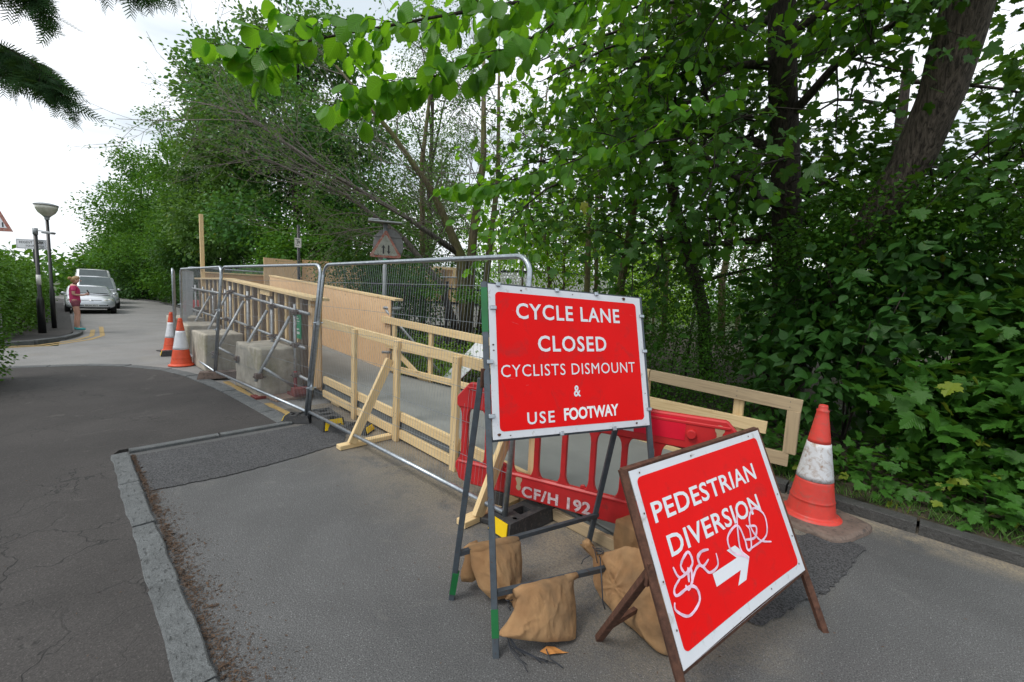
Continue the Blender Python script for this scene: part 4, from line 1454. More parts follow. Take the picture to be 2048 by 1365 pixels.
# ------------------------------------------------------------------ sandbags: sewn sacks with volume and folds
def sack(name, label, outline, thick, origin, U, V, N, sag=0.12, folds=(), tail=None, seed=1, nb=150, nr=30, drape=None):
    """closed cushion over a smoothed outline (metres in U,V); folds = list of (x, y) from which creases radiate"""
    from mathutils import noise as NZ
    o, U, V, N = Vector(origin), Vector(U), Vector(V), Vector(N)
    pts = [Vector(p) for p in outline]
    # resample
    per = []
    n = len(pts)
    L = [0]
    for i in range(n):
        L.append(L[-1] + (pts[(i + 1) % n] - pts[i]).length)
    for k in range(nb):
        s = L[-1] * k / nb
        i = max(j for j in range(n) if L[j] <= s)
        f = (s - L[i]) / (L[i + 1] - L[i])
        per.append(pts[i].lerp(pts[(i + 1) % n], f))
    for _ in range(1):
        per = [(per[i - 1] + per[i] * 2 + per[(i + 1) % nb]) / 4 for i in range(nb)]
    c = sum(per, Vector((0, 0))) / nb

    def hgt(p, rho):
        base = thick * max(0.0, 1 - rho ** 2.6) ** 0.55
        low = (c.y - p.y)
        base *= 1 + sag * low / 0.15
        w = 0.012 * NZ.noise(Vector((p.x * 9, p.y * 9, seed))) + 0.004 * NZ.noise(Vector((p.x * 60, p.y * 22, seed))) + 0.007 * NZ.noise(Vector((p.x * 26, p.y * 14, seed + 5)))
        for (fx, fy, amp, freq) in folds:
            dx, dy = p.x - fx, p.y - fy
            d = math.hypot(dx, dy) + 1e-5
            a = math.atan2(dy, dx)
            w += 0.62 * amp * (0.75 - 1.7 * abs(math.sin((a * freq + 3.0 * NZ.noise(Vector((a * 2, d * 6, seed)))) / 2)) ** 0.6) * math.exp(-d / 0.17) * min(1, d / 0.03)
        return base, w * min(1, 3 * (1 - rho))
    mb = MB()
    front, back = [], []
    for j in range(nr + 1):
        rho = j / nr
        rf, rb = [], []
        for i in range(nb):
            p = c + (per[i] - c) * rho
            b, w = hgt(p, rho)
            extra = N * 0
            if drape:
                extra = drape(p)
            P3 = o + U * p.x + V * p.y + extra
            ed = 0.004 * math.sin(i * 1.7 + seed) if j == nr else 0
            rf.append(P3 + N * (b + w + ed + 0.003))
            rb.append(P3 - N * (b * 0.75 - w - ed))
        front.append(rf)
        back.append(rb)
    mb.quadstrip(front[1:], True, False)
    for i in range(nb):
        mb.face([front[0][0], front[1][(i + 1) % nb], front[1][i]])
        mb.face([back[0][0], back[1][i], back[1][(i + 1) % nb]])
        mb.face([front[nr][i], front[nr][(i + 1) % nb], back[nr][(i + 1) % nb], back[nr][i]])
    mb.quadstrip([r[::-1] for r in back[1:]], True, False)
    t = thing(name, o, label, 'sandbag', 'sandbags holding the signs down')
    ob = mb.build('bag_body', 'sack', t, smooth=True)
    weld(ob)
    return t


def neck(t, a, b, r0, r1, r2, seed=1):
    """gathered cloth neck from a to b with flared ragged end"""
    a, b = Vector(a), Vector(b)
    d = (b - a)
    n = 22
    u = d.normalized().cross(Vector((0, 0, 1)))
    if u.length < 0.1:
        u = Vector((1, 0, 0))
    u.normalize()
    w = d.normalized().cross(u)
    rings = []
    for k in range(9):
        f = k / 8
        r = r0 + (r1 - r0) * min(1, f / 0.35) if f < 0.35 else r1 + (r2 - r1) * (f - 0.35) / 0.65
        ring = []
        for i in range(n):
            an = 2 * PI * i / n
            rr = r * (1 + 0.22 * math.cos(i * PI) + 0.1 * math.sin(i * 2.3 + seed + f * 3))
            ring.append(a + d * f * (1 + (0.08 * math.sin(i * 1.9 + seed) if k == 8 else 0)) + (u * math.cos(an) + w * math.sin(an)) * rr)
        rings.append(ring)
    MB().quadstrip(rings, True, True).build('bag_neck', 'sack', t, smooth=True)


def cord(t, pts, r=0.0028, name='tie_cord'):
    MB().tube(pts, r, 5).build(name, 'cord', t, smooth=True)


def sandbags():
    Z = Vector((0, 0, 1))
    side1 = (Q(0.823, 2.776) - Q(-0.143, 2.263)).normalized()          # along the first sign
    out1 = Vector((side1.y, -side1.x, 0))                               # towards the camera
    hang = Z - out1 * 0.24                                              # cloth swings out towards its foot
    # bag A: over the back crossbar, tied neck hanging down
    o = Q(-0.277, 2.221) + out1 * 0.10
    A = sack('sandbag', 'bulging tan sandbag with its tied neck down, hung over the rear crossbar', [(0.085, 0.285), (0.199, 0.298), (0.301, 0.294), (0.412, 0.272), (0.412, 0.165), (0.396, 0.075), (0.357, 0.022), (0.271, 0.006), (0.187, 0.02), (0.13, 0.085), (0.095, 0.195)],
             0.075, o, side1, hang, out1, sag=0.6, folds=((0.275, 0.03, 0.026, 8), (0.10, 0.30, 0.014, 7)), seed=2)
    MB().tube([o + side1 * (0.085 + 0.040 * k) - out1 * 0.078 + Z * (0.284 - 0.002 * k) for k in range(9)], [0.022, 0.030, 0.032, 0.030, 0.031, 0.032, 0.031, 0.028, 0.02], 12).build('bag_fold', 'sack', A, smooth=True)
    sk = MB()
    bk0 = o + side1 * 0.075 + hang * 0.27 - out1 * 0.07
    sk.quadstrip([[bk0 + side1 * (0.0 + 0.012 * math.sin(k)) - Z * k * 0.035 + out1 * 0.0, bk0 + side1 * 0.05 - Z * k * 0.035 - out1 * 0.03, bk0 + side1 * 0.10 - Z * k * 0.034 - out1 * 0.04, bk0 + side1 * 0.10 - Z * k * 0.034 + out1 * 0.02, bk0 + side1 * 0.05 - Z * k * 0.035 + out1 * 0.03] for k in range(7)], True, True)
    sk.build('bag_flap', 'sack', A, smooth=True)
    p = o + side1 * 0.275 + hang * 0.045 + out1 * 0.085
    neck(A, p + Z * 0.02, p + side1 * 0.055 - Z * 0.055 + out1 * 0.05, 0.03, 0.015, 0.032)
    cord(A, [p + side1 * (0.026 * math.cos(a)) + out1 * (0.012 + 0.018 * math.sin(a)) + Z * 0.002 for a in [i * 0.7 for i in range(10)]])
    cord(A, [p, p - Z * 0.03 + out1 * 0.03 - side1 * 0.02, p - Z * 0.05 + out1 * 0.05 - side1 * 0.005])
    # bag B: over the front crossbar
    o = Q(0.0145, 1.838) + out1 * 0.022
    B = sack('sandbag', 'flat wedge of tan sandbag hung over the front crossbar of the tall sign', [(0.105, 0.295), (0.235, 0.292), (0.352, 0.285), (0.440, 0.275), (0.430, 0.225), (0.434, 0.14), (0.425, 0.05), (0.412, -0.012), (0.37, -0.008), (0.22, 0.030), (0.10, 0.075), (0.03, 0.105), (-0.015, 0.125), (0.03, 0.155), (0.075, 0.20), (0.098, 0.25)],
             0.055, o, side1, hang, out1, sag=0.5, folds=((0.40, 0.34, 0.016, 8), (0.02, 0.17, 0.008, 9), (0.2, 0.36, 0.006, 12)), seed=4)
    q0 = o + side1 * 0.41 + hang * 0.265
    MB().tube([o + side1 * (0.09 + 0.042 * k) - out1 * 0.075 + Z * (0.272 - 0.0035 * k + 0.003 * math.sin(k * 2.1)) for k in range(9)], [0.020, 0.029, 0.031, 0.029, 0.030, 0.031, 0.030, 0.027, 0.020], 12).build('bag_fold', 'sack', B, smooth=True)
    MB().tube([q0 - side1 * 0.02, q0 + side1 * 0.05 + Z * 0.005], [0.024, 0.015], 8).build('bag_corner', 'sack', B, smooth=True)
    r0 = o + side1 * 0.025 + hang * 0.13
    for k in range(8):
        rng = random.Random(k)
        e = r0 + side1 * rng.uniform(0.03, 0.20) + out1 * rng.uniform(0.03, 0.15)
        e.z = 0.006
        m = r0 + (e - r0) * 0.5
        m.z = 0.03 + 0.012 * k / 7
        cord(B, [r0, r0 + (m - r0) * 0.5 + Vector((0, 0, -0.03)), m, m.lerp(e, 0.5) + side1 * rng.uniform(-0.02, 0.02), e], 0.0018)
    b0 = o + side1 * 0.21 + out1 * 0.05 + Z * 0.03
    cord(B, [b0, b0 + out1 * 0.03 - Z * 0.02, b0 + out1 * 0.10 + side1 * 0.03 - Z * 0.024], 0.003)
    # bag D: plump one behind, against the barrier
    side2 = (Q(1.48, 2.447) - Q(0.551, 1.783)).normalized()
    o = Q(0.78, 2.70)
    D = sack('sandbag', 'plump tan sandbag lying behind the others against the red barrier', [(-0.02, 0.255), (0.16, 0.27), (0.34, 0.26), (0.37, 0.14), (0.34, 0.01), (0.16, 0.0), (0.0, 0.01), (-0.02, 0.12)],
             0.12, o, side1, Z, out1, sag=0.3, folds=((0.2, 0.3, 0.014, 7), (-0.02, 0.0, 0.012, 9)), seed=6)
    # bag C: big twisted one over the low sign's crossbar
    o = Q(0.60, 2.30)
    uC = (Q(0.87, 1.86) - Q(0.60, 2.30)).normalized()
    nC = Vector((uC.y, -uC.x, 0))
    if nC.dot(Q(0, 0) - o) < 0:
        nC = -nC
    C = sack('sandbag', 'largest tan sandbag, twisted neck up, slumped beside the rusty sign leg', [(-0.035, 0.25), (-0.072, 0.16), (-0.067, 0.07), (0.015, 0.012), (0.114, 0.004), (0.195, 0.002), (0.26, 0.002), (0.345, 0.002), (0.455, 0.0), (0.486, 0.012), (0.48, 0.12), (0.462, 0.27), (0.415, 0.35), (0.32, 0.40), (0.24, 0.43), (0.14, 0.39), (0.05, 0.31)],
             0.085, o, uC, Z, nC, sag=0.3, folds=((-0.03, 0.25, 0.030, 9), (0.47, 0.0, 0.014, 8), (0.15, 0.18, 0.016, 5)), seed=9)
    n0 = o + uC * -0.022 + Z * 0.25 + nC * 0.03
    rb = (Q(1, 0) - Q(0, 0))
    neck(C, n0 - Z * 0.04 + uC * 0.02, n0 - rb * 0.085 + Z * 0.075, 0.05, 0.017, 0.026, 3)
    cord(C, [n0 + Vector((0.024 * math.cos(a), 0.024 * math.sin(a), 0.012 + 0.002 * a)) for a in [i * 0.8 for i in range(16)]], 0.003)
    cord(C, [n0, n0 + uC * 0.06 + Z * 0.03 + nC * 0.05, n0 + uC * 0.14 - Z * 0.02 + nC * 0.11, n0 + uC * 0.18 - Z * 0.12 + nC * 0.13, n0 + uC * 0.19 - Z * 0.16 + nC * 0.12], 0.0035)
    cord(C, [n0, n0 - rb * 0.05 - Z * 0.0, n0 - rb * 0.09 - Z * 0.03, n0 - rb * 0.10 - Z * 0.06], 0.003)
    cord(C, [n0 - rb * 0.06 + Z * 0.07, n0 + Z * 0.05 + nC * 0.04, n0 + uC * 0.05 + Z * 0.0 + nC * 0.06], 0.003)
    # fallen dry leaf in front
    lf = MB()
    c = Q(0.27, 1.885, 0.004)
    out = [(-0.065, 0.0, 0.002), (-0.03, 0.022, 0.012), (0.01, 0.026, 0.006), (0.05, 0.008, 0.0), (0.08, 0.002, 0.001), (0.05, -0.006, 0.003), (0.01, -0.02, 0.012), (-0.03, -0.02, 0.004)]
    P3 = [c + Vector((CA, SA, 0)) * x + Vector((-SA, CA, 0)) * y + Z * z for x, y, z in out]
    for i in range(len(P3)):
        lf.face([c + Z * 0.008, P3[i], P3[(i + 1) % len(P3)]])
    tag(lf.build('fallen_leaf', 'litter2', origin=c), 'curled orange dead leaf lying on the path before the sandbags', 'leaf')


# ------------------------------------------------------------------ cones and barriers
def cone(loc, H, label, cmat='cone', smat='conewhite', base='round', ang=0.0, bands=(0.33, 0.73)):
    t = thing('traffic_cone', loc, label, 'traffic cone', 'orange and white traffic cones')
    x, y, z = loc
    R0, R1 = H * 0.185, H * 0.034

    def rad(f):
        return R0 + (R1 - R0) * f
    z0 = 0.035 * H
    b1, b2 = bands

    def prof(f0, f1, grow=0.0, n=8):
        return [(rad(f0 + (f1 - f0) * k / n) + grow, z0 + (H - z0) * (f0 + (f1 - f0) * k / n)) for k in range(n + 1)]
    low = [(R0 * 1.22, 0.012), (R0 * 1.22, 0.03), (R0 * 1.05, z0 + 0.012)] + prof(0.015, 0.14) + [(rad(0.145) + 0.004, z0 + (H - z0) * 0.145), (rad(0.15), z0 + (H - z0) * 0.155)] + prof(0.16, b1)
    MB().lathe(low, (x, y, z), 32).build('cone_skirt', cmat, t, smooth=True)
    mb = MB().lathe(prof(b1, b2, 0.003), (x, y, z), 32)
    mb.build('reflective_sleeve', smat, t, smooth=True)
    top = prof(b2, 0.93) + [(R1 * 1.35, z + H * 0.945 - z), (R1 * 1.4, H * 0.955), (R1 * 1.0, H * 0.965), (R1 * 1.05, H * 0.985), (R1 * 0.9, H), (R1 * 0.55, H), (R1 * 0.5, H * 0.93)]
    MB().lathe(top, (x, y, z), 28).build('cone_tip', cmat, t, smooth=True)
    if base == 'slab':
        pts = []
        for k in range(40):
            a = 2 * PI * k / 40
            r = 0.355 * (1.0 / max(abs(math.cos(a + ang)), abs(math.sin(a + ang)))) ** 0.5 * (1 + 0.03 * math.sin(5 * a))
            pts.append((r * math.cos(a), r * math.sin(a) * 0.92))
        mb = MB()
        r0 = [Vector((x + a * 1.02, y + b * 1.02, z - 0.01)) for a, b in pts]
        r1 = [Vector((x + a, y + b, z + 0.012)) for a, b in pts]
        r2 = [Vector((x + a * 0.93, y + b * 0.93, z + 0.028)) for a, b in pts]
        mb.quadstrip([r0, r1, r2], True, True)
        mb.build('cone_base', 'slab', t, smooth=False)
    elif base == 'square':
        mb = MB()
        s = R0 * 1.35
        u = Vector((math.cos(ang), math.sin(ang), 0)) * s
        v = Vector((-u.y, u.x, 0))
        c = Vector((x, y, z))
        mb.obox(c - u - v + Vector((0, 0, 0.002)), u * 2, v * 2, (0, 0, 0.022))
        mb.build('cone_base', 'rubber', t, bevel=0.01)
    return t


def barrier(a, b, label, text=None, H=0.92, refl=True):
    a, b = Vector(a), Vector(b)
    d = b - a
    L = d.length
    u = d / L
    n = Vector((u.y, -u.x, 0))
    t = thing('plastic_barrier', a, label, 'barrier')
    T = 0.05

    def P(x, z, h=0.0):
        return a + u * x + Vector((0, 0, z)) + n * (h + T / 2)
    top0, bot1 = 0.66, 0.215
    mb = MB()
    # lower beam with two feet humps; upper beam with chamfered ends
    mb.prism([(0.0, 0.14), (0.04, 0.05), (0.12, 0.025), (L - 0.06, 0.025), (L, 0.09), (L, bot1 - 0.03), (L - 0.03, bot1), (0.03, bot1), (0.0, bot1 - 0.03)], a - n * T / 2, u, Vector((0, 0, 1)), n, T)
    mb.prism([(0.0, top0 + 0.02), (0.02, top0), (L - 0.02, top0), (L, top0 + 0.02), (L, H - 0.13), (L - 0.12, H), (0.12, H), (0.0, H - 0.13)], a - n * T / 2, u, Vector((0, 0, 1)), n, T)
    mb.build('barrier_beams', 'barrier', t, bevel=0.010)
    mb = MB()
    for (z0, z1) in ((bot1, bot1 + 0.03), (H - 0.03, H - 0.004)):
        pass
    # bars with flared roots
    nb = 10
    for k in range(nb):
        xc = 0.08 + (L - 0.16) * k / (nb - 1)
        w = 0.021 if 0 < k < nb - 1 else 0.03
        fl = 0.034
        poly = []
        prof = [(w + fl, bot1 - 0.004), (w + fl * 0.45, bot1 + 0.016), (w + fl * 0.12, bot1 + 0.045), (w, bot1 + 0.08), (w, top0 - 0.08), (w + fl * 0.12, top0 - 0.045), (w + fl * 0.45, top0 - 0.016), (w + fl, top0 + 0.004)]
        poly = [(xc + p, z) for p, z in prof] + [(xc - p, z) for p, z in reversed(prof)]
        mb = MB().prism(poly, a - n * T * 0.36, u, Vector((0, 0, 1)), n, T * 0.72)
        mb.build('barrier_bar', 'barrier', t, bevel=0.005)
    # ribs, knobs, keyhole recesses
    mb = MB()
    mb.obox(P(0.10, H - 0.055, 0.0) - n * 0.002, u * (L - 0.2), n * 0.008, Vector((0, 0, 0.02)))
    mb.obox(P(0.05, bot1 - 0.022, 0.0) - n * 0.002, u * (L - 0.1), n * 0.008, Vector((0, 0, 0.016)))
    for x in (L - 0.32, 0.30):
        c = P(x, 0.765)
        mb.tube([c - n * 0.004, c + n * 0.025], 0.030, 10)
    for k in range(2, nb - 1, 3):
        xc = 0.08 + (L - 0.16) * k / (nb - 1) - 0.06
        mb.tube([P(xc, bot1 + 0.012, -0.03), P(xc, bot1 + 0.012, -0.012)], 0.022, 10)
        mb.obox(P(xc - 0.022, bot1 - 0.006, -0.03), u * 0.05, n * 0.018, Vector((0, 0, 0.02)))
    # half round hump over the foot slot
    for x in (0.43,):
        c = P(x, bot1 - 0.005, -T)
        pts = [(x + 0.065 * math.cos(g), bot1 - 0.01 + 0.055 * math.sin(g)) for g in [PI * i / 10 for i in range(11)]]
        mb.prism(pts, a - n * (T / 2 + 0.012), u, Vector((0, 0, 1)), n, T + 0.024)
        mb.obox(P(x - 0.05, 0.04, 0.0) - n * 0.002, u * 0.1, n * 0.012, Vector((0, 0, 0.16)))
    mb.build('barrier_ribs', 'barrier', t, bevel=0.004)
    key = []
    for (x, z) in ((L - 0.16, 0.79), (L - 0.12, 0.13), (0.60, 0.145)):
        cu = [(x + 0.028 * math.cos(g), z + 0.030 + 0.030 * math.sin(g)) for g in [math.radians(-50 + 280 * i / 10) for i in range(11)]]
        cd = [(x + 0.022 * math.cos(g), z - 0.035 + 0.024 * math.sin(g)) for g in [math.radians(130 + 280 * i / 10) for i in range(11)]]
        key.append(cu + cd)
    mb = MB()
    for kk in key:
        mb.face([P(x, z, 0.0012) for x, z in kk])
    mb.build('keyhole', 'wood_old', t)
    if refl:
        for xx in (L * 0.5 + 0.38, L * 0.5 - 0.1):
            MB().obox(P(xx, 0.715, 0.0), u * 0.32, n * 0.003, Vector((0, 0, 0.145))).build('red_reflector', 'barrier_refl', t)
        MB().obox(P(L * 0.5 + 0.222, 0.715, 0.0), u * 0.156, n * 0.003, Vector((0, 0, 0.145))).build('white_reflector', 'white_refl', t)
    if a.z > 0.05:
        for x in (0.43, L - 0.4):
            q = P(x, 0) - Vector((0, 0, a.z)) - n * T / 2
            m = MB()
            m.obox(q - u * 0.05 - n * 0.25 + Vector((0, 0, 0.003)), u * 0.10, n * 0.5, (0, 0, 0.045))
            m.obox(q - u * 0.045 - n * 0.03 + Vector((0, 0, 0.048)), u * 0.09, n * 0.06, (0, 0, a.z - 0.02))
            m.build('barrier_foot', 'rubber', t, bevel=0.008)
    if text:
        mb = MB()
        text_on(mb, text[0], lambda x, z, h: P(x, z, 0.003), (0.63, 0.93, 0.045, 0.135), 0.035, 1.15, (0.0,))
        text_on(mb, text[1], lambda x, z, h: P(x, z, 0.003), (1.00, 1.18, 0.040, 0.135), 0.035, 1.05, (0.0,))
        mb.build('stencil_lettering', 'stencil', t)
    return t


def small_things():
    cone(tuple(Q(2.56, 3.36, 0.012)), 0.95, 'big faded red cone with a dirty white sleeve on a thick base by the verge', 'cone_old', 'conewhite_old', 'slab', 0.3, (0.33, 0.66))
    cone(tuple(Q(-6.80, 8.55, 0.0)), 0.985, 'clean orange cone with white sleeve standing at the kerb, in front', base='none')
    cone(tuple(Q(-8.45, 10.35, 0.0)), 0.97, 'orange cone on a black base half hidden by the nearer kerb cone', base='square', ang=0.3)
    barrier((2.61, -0.37, 0.135), (4.62, 0.29, 0.135), 'red plastic barrier stencilled CF/H 192 across the foot of the ramp', ('CF/H', '192'), H=0.88)
    barrier(Q(-13.7, 17.4), Q(-11.9, 18.0), 'small distant red barrier beyond the last concrete block', H=1.0, refl=False)
    # two-way traffic sign on its post
    t = thing('warning_sign', Q(-2.76, 9.0), 'rusty triangular two-way traffic sign with a hooded lamp on a grey post', 'traffic sign')
    fw = (Q(0, 0) - Q(-2.76, 9.0)).normalized()
    rt = Vector((-fw.y, fw.x, 0))
    Z = Vector((0, 0, 1))
    c = Q(-2.76, 9.0)
    MB().tube([c, c + Z * 3.16], 0.045, 12).build('post', 'greypost', t, smooth=True)
    MB().tube([c + fw * 0.001 + Z * 2.30, c + fw * 0.001 + Z * 2.40], 0.047, 12).build('post_band', 'notice', t, smooth=True)
    disc = [(0.31 * math.cos(2 * PI * i / 36), 0.36 * math.sin(2 * PI * i / 36)) for i in range(36)]
    dc = c + Z * 2.68 + rt * 0.06 - fw * 0.06
    MB().prism(disc, dc, rt, Z, fw, 0.006).build('round_plate', 'greymetal', t)
    for dz in (-0.14, 0.18):
        MB().obox(dc - rt * 0.28 + Z * dz + fw * 0.006, rt * 0.56, Z * 0.03, fw * 0.02).build('stiffener', 'greymetal', t)

    def tri(s, h, th, mat, nm):
        H3 = s * math.sqrt(3) / 2
        pts = []
        for (x, y, a0) in ((s / 2, -H3 / 3, -90), (0, H3 * 2 / 3, 30), (-s / 2, -H3 / 3, 150)):
            k = 0.035
            l = math.hypot(x, y)
            cx, cy = x - x / l * 2 * k, y - y / l * 2 * k
            for i in range(5):
                a = math.radians(a0 + 120 * i / 4)
                pts.append((cx + k * math.cos(a), cy + k * math.sin(a)))
        MB().prism(pts, c + Z * 2.62 - rt * (-0.01) + fw * h, rt, Z, fw, th).build(nm, mat, t)
    tri(0.68, 0.05, 0.006, 'oldred', 'triangle_border')
    tri(0.52, 0.0565, 0.001, 'oldsign', 'triangle_face')
    mb = MB()
    for sx, up in ((-0.045, 1), (0.06, -1)):
        q = [(-0.016, -0.10), (0.016, -0.10), (0.016, 0.03), (0.045, 0.01), (0.0, 0.085), (-0.045, 0.01), (-0.016, 0.03)]
        if up < 0:
            q = [(x, -y - 0.02) for x, y in q][::-1]
        mb.prism([(x + sx, y - 0.02) for x, y in q], c + Z * 2.62 + rt * 0.01 + fw * 0.058, rt, Z, fw, 0.0015)
    mb.build('arrow_symbols', 'black', t)
    mb = MB()
    PP = lambda x, y, h: c + Z * 2.62 + rt * x + Z * y + fw * (0.0585 + h)
    text_on(mb, 'ss3', PP, (-0.22, -0.13, -0.165, -0.125), 0.01)
    mb.build('lettering', 'black', t)
    mb = MB()
    mb.obox(c + Z * 3.13 - rt * 0.34 - fw * 0.06, rt * 0.68, fw * 0.22, Z * 0.035)
    mb.obox(c + Z * 3.165 - rt * 0.34 - fw * 0.05, rt * 0.22, fw * 0.20, Z * 0.03)
    mb.build('lamp_hood', 'greypost', t, bevel=0.01)
    # notice on a black post
    t = thing('notice_post', Q(-6.15, 12.0), 'slim black post with a small white notice near its top', 'post')
    c = Q(-6.12, 12.0)
    MB().tube([c, c + Z * 3.45], 0.04, 10).build('post', 'black', t, smooth=True)
    fw = (Q(0, 0) - c).normalized()
    rt = Vector((-fw.y, fw.x, 0))
    MB().obox(c - rt * 0.10 + fw * 0.045 + Z * 2.83, rt * 0.17, fw * 0.006, Z * 0.26).build('notice_plate', 'whitepaint', t)
    mb = MB()
    for (x, z, w, h) in ((-0.07, 3.04, 0.08, 0.02), (-0.05, 2.99, 0.05, 0.03), (-0.04, 2.93, 0.03, 0.05), (-0.06, 2.88, 0.07, 0.015), (0.0, 2.95, 0.03, 0.06)):
        mb.obox(c + rt * x + fw * 0.0515 + Z * z, rt * w, fw * 0.001, Z * h)
    mb.build('notice_print', 'greymetal', t)
    # iron railings
    a, b = Q(-3.1, 9.2), Q(3.3, 10.6)
    t = thing('iron_railing', a, 'black iron railing with pointed bars behind the ramp, under the trees', 'railing')
    d = b - a
    L = d.length
    u = d / L
    nn = Vector((-u.y, u.x, 0))
    mb = MB()
    k = 0
    x = 0.0
    while x < L:
        p = a + u * x
        zt = 2.02 - 0.02 * x
        mb.tube([(p.x, p.y, 0.42), (p.x, p.y, zt - 0.05), (p.x, p.y, zt)], [0.011, 0.011, 0.002], 5)
        x += 0.115
        k += 1
    mb.build('railing_bars', 'black', t)
    for z0 in (0.55, 1.86):
        MB().obox(a + Z * z0 - nn * 0.005, u * L + Z * (-0.02 * L), nn * 0.01, Z * 0.04).build('railing_rail', 'black', t)
    for x in (1.62, 4.3, 6.3):
        p = a + u * x
        MB().obox(p - u * 0.035 - nn * 0.035 + Z * 0.3, u * 0.07, nn * 0.07, Z * (1.74 - 0.02 * x)).build('railing_post', 'black', t)
    # white lattice footbridge
    t = thing('footbridge', Q(2.4, 18), 'old footbridge with white diamond lattice sides and dark arched top rail', 'footbridge')

    def lattice(A, B, zf, h, nd, rise, nm):
        A, B = Vector(A), Vector(B)
        d = B - A
        nrm = Vector((-d.y, d.x, 0)).normalized()
        zz = lambda f: zf[0] + (zf[1] - zf[0]) * f + rise * 4 * f * (1 - f)
        P = lambda f, v: Vector((A.x + d.x * f, A.y + d.y * f, zz(f) + v * h))
        mb = MB()
        for s in (1, -1):
            for k in range(-6, nd + 6):
                f0 = k / nd
                f1 = f0 + s * 4.0 / nd
                v0, v1 = 0.0, 1.0
                lo, hi = min(f0, f1), max(f0, f1)
                if hi <= 0 or lo >= 1:
                    continue
                t0, t1 = 0.0, 1.0
                if f0 < 0: t0 = (0 - f0) / (f1 - f0)
                if f0 > 1: t0 = (1 - f0) / (f1 - f0)
                if f1 > 1: t1 = (1 - f0) / (f1 - f0)
                if f1 < 0: t1 = (0 - f0) / (f1 - f0)
                pts = [P(f0 + (f1 - f0) * q, q) + nrm * 0.012 * s for q in [t0 + (t1 - t0) * j / 3 for j in range(4)]]
                for a_, b_ in zip(pts, pts[1:]):
                    mb.bar(a_, b_, 0.06, 0.012)
        mb.build('lattice', 'whitepaint', t)
        for v in (0.0, 1.0):
            pts = [P(f / 12, v) for f in range(13)]
            m = MB()
            for a_, b_ in zip(pts, pts[1:]):
                m.bar(a_, b_ + (b_ - a_) * 0.02, 0.07, 0.08)
            m.build('top_rail' if v else 'bottom_rail', 'black', t)
    lattice(Q(-0.6, 17.4, 0), Q(4.6, 19.5, 0), (1.75, 1.75), 1.0, 44, 0.10, 'a')
    lattice(Q(-4.6, 15.0, 0), Q(-1.2, 15.05, 0), (0.60, 0.55), 0.85, 26, 0.0, 'b')
    MB().obox(Q(-0.6, 17.45, 1.55), Q(4.6, 19.55) - Q(-0.6, 17.45), Q(0, 1.6) - Q(0, 0), (0, 0, 0.12)).build('bridge_deck', 'greymetal', t)
    # fallen sign leaning in the undergrowth
    t = thing('fallen_sign', Q(-1.0, 7.6), 'toppled grey sign board lying on its back among ferns behind the ramp rails', 'sign board')
    p00, p10, p11, p01 = Q(-1.26, 7.35, 0.18), Q(-0.98, 7.05, 0.16), Q(-0.35, 7.5, 0.78), Q(-0.66, 7.9, 0.86)
    mb = MB()
    nr = (p10 - p00).cross(p01 - p00).normalized() * 0.02
    mb.face([p00, p10, p11, p01])
    mb.face([p00 - nr, p01 - nr, p11 - nr, p10 - nr])
    for q0, q1 in ((p00, p10), (p10, p11), (p11, p01), (p01, p00)):
        mb.face([q0, q0 - nr, q1 - nr, q1])
    mb.build('board_face', 'signwhite', t)
    MB().tube([p00 - nr * 2, p10 - nr * 2, p10 + Vector((0, 0, -0.1)) + (p10 - p11) * 0.3], 0.018, 6).build('frame_bar', 'frame', t)
    MB().tube([p10 - nr, p11 - nr + (p11 - p10) * 0.1], 0.015, 6).build('frame_bar', 'rust', t)
    # loose scaffold prop behind the right rails
    t = thing('scaffold_prop', Q(-1.7, 7.6), 'loose scaffold tube prop behind the end of the ramp parapet', 'scaffold prop')
    MB().tube([Q(-2.2, 7.65, 0.0), Q(-2.2, 7.65, 1.55)], 0.0245, 8).build('upright', 'tube', t, smooth=True)
    MB().tube([Q(-2.3, 7.6, 1.38), Q(-1.25, 7.3, 0.35)], 0.0245, 8).build('raking_tube', 'tube', t, smooth=True)
    MB().tube([Q(-2.35, 7.55, 0.62), Q(-1.1, 7.55, 0.66)], 0.0245, 8).build('cross_tube', 'tube', t, smooth=True)
    MB().tube([Q(-2.35, 7.62, 1.42), Q(-2.05, 7.62, 1.42)], 0.03, 8).build('tube_end', 'galv', t, smooth=True)


sign_one()
sign_two()
sandbags()
small_things()

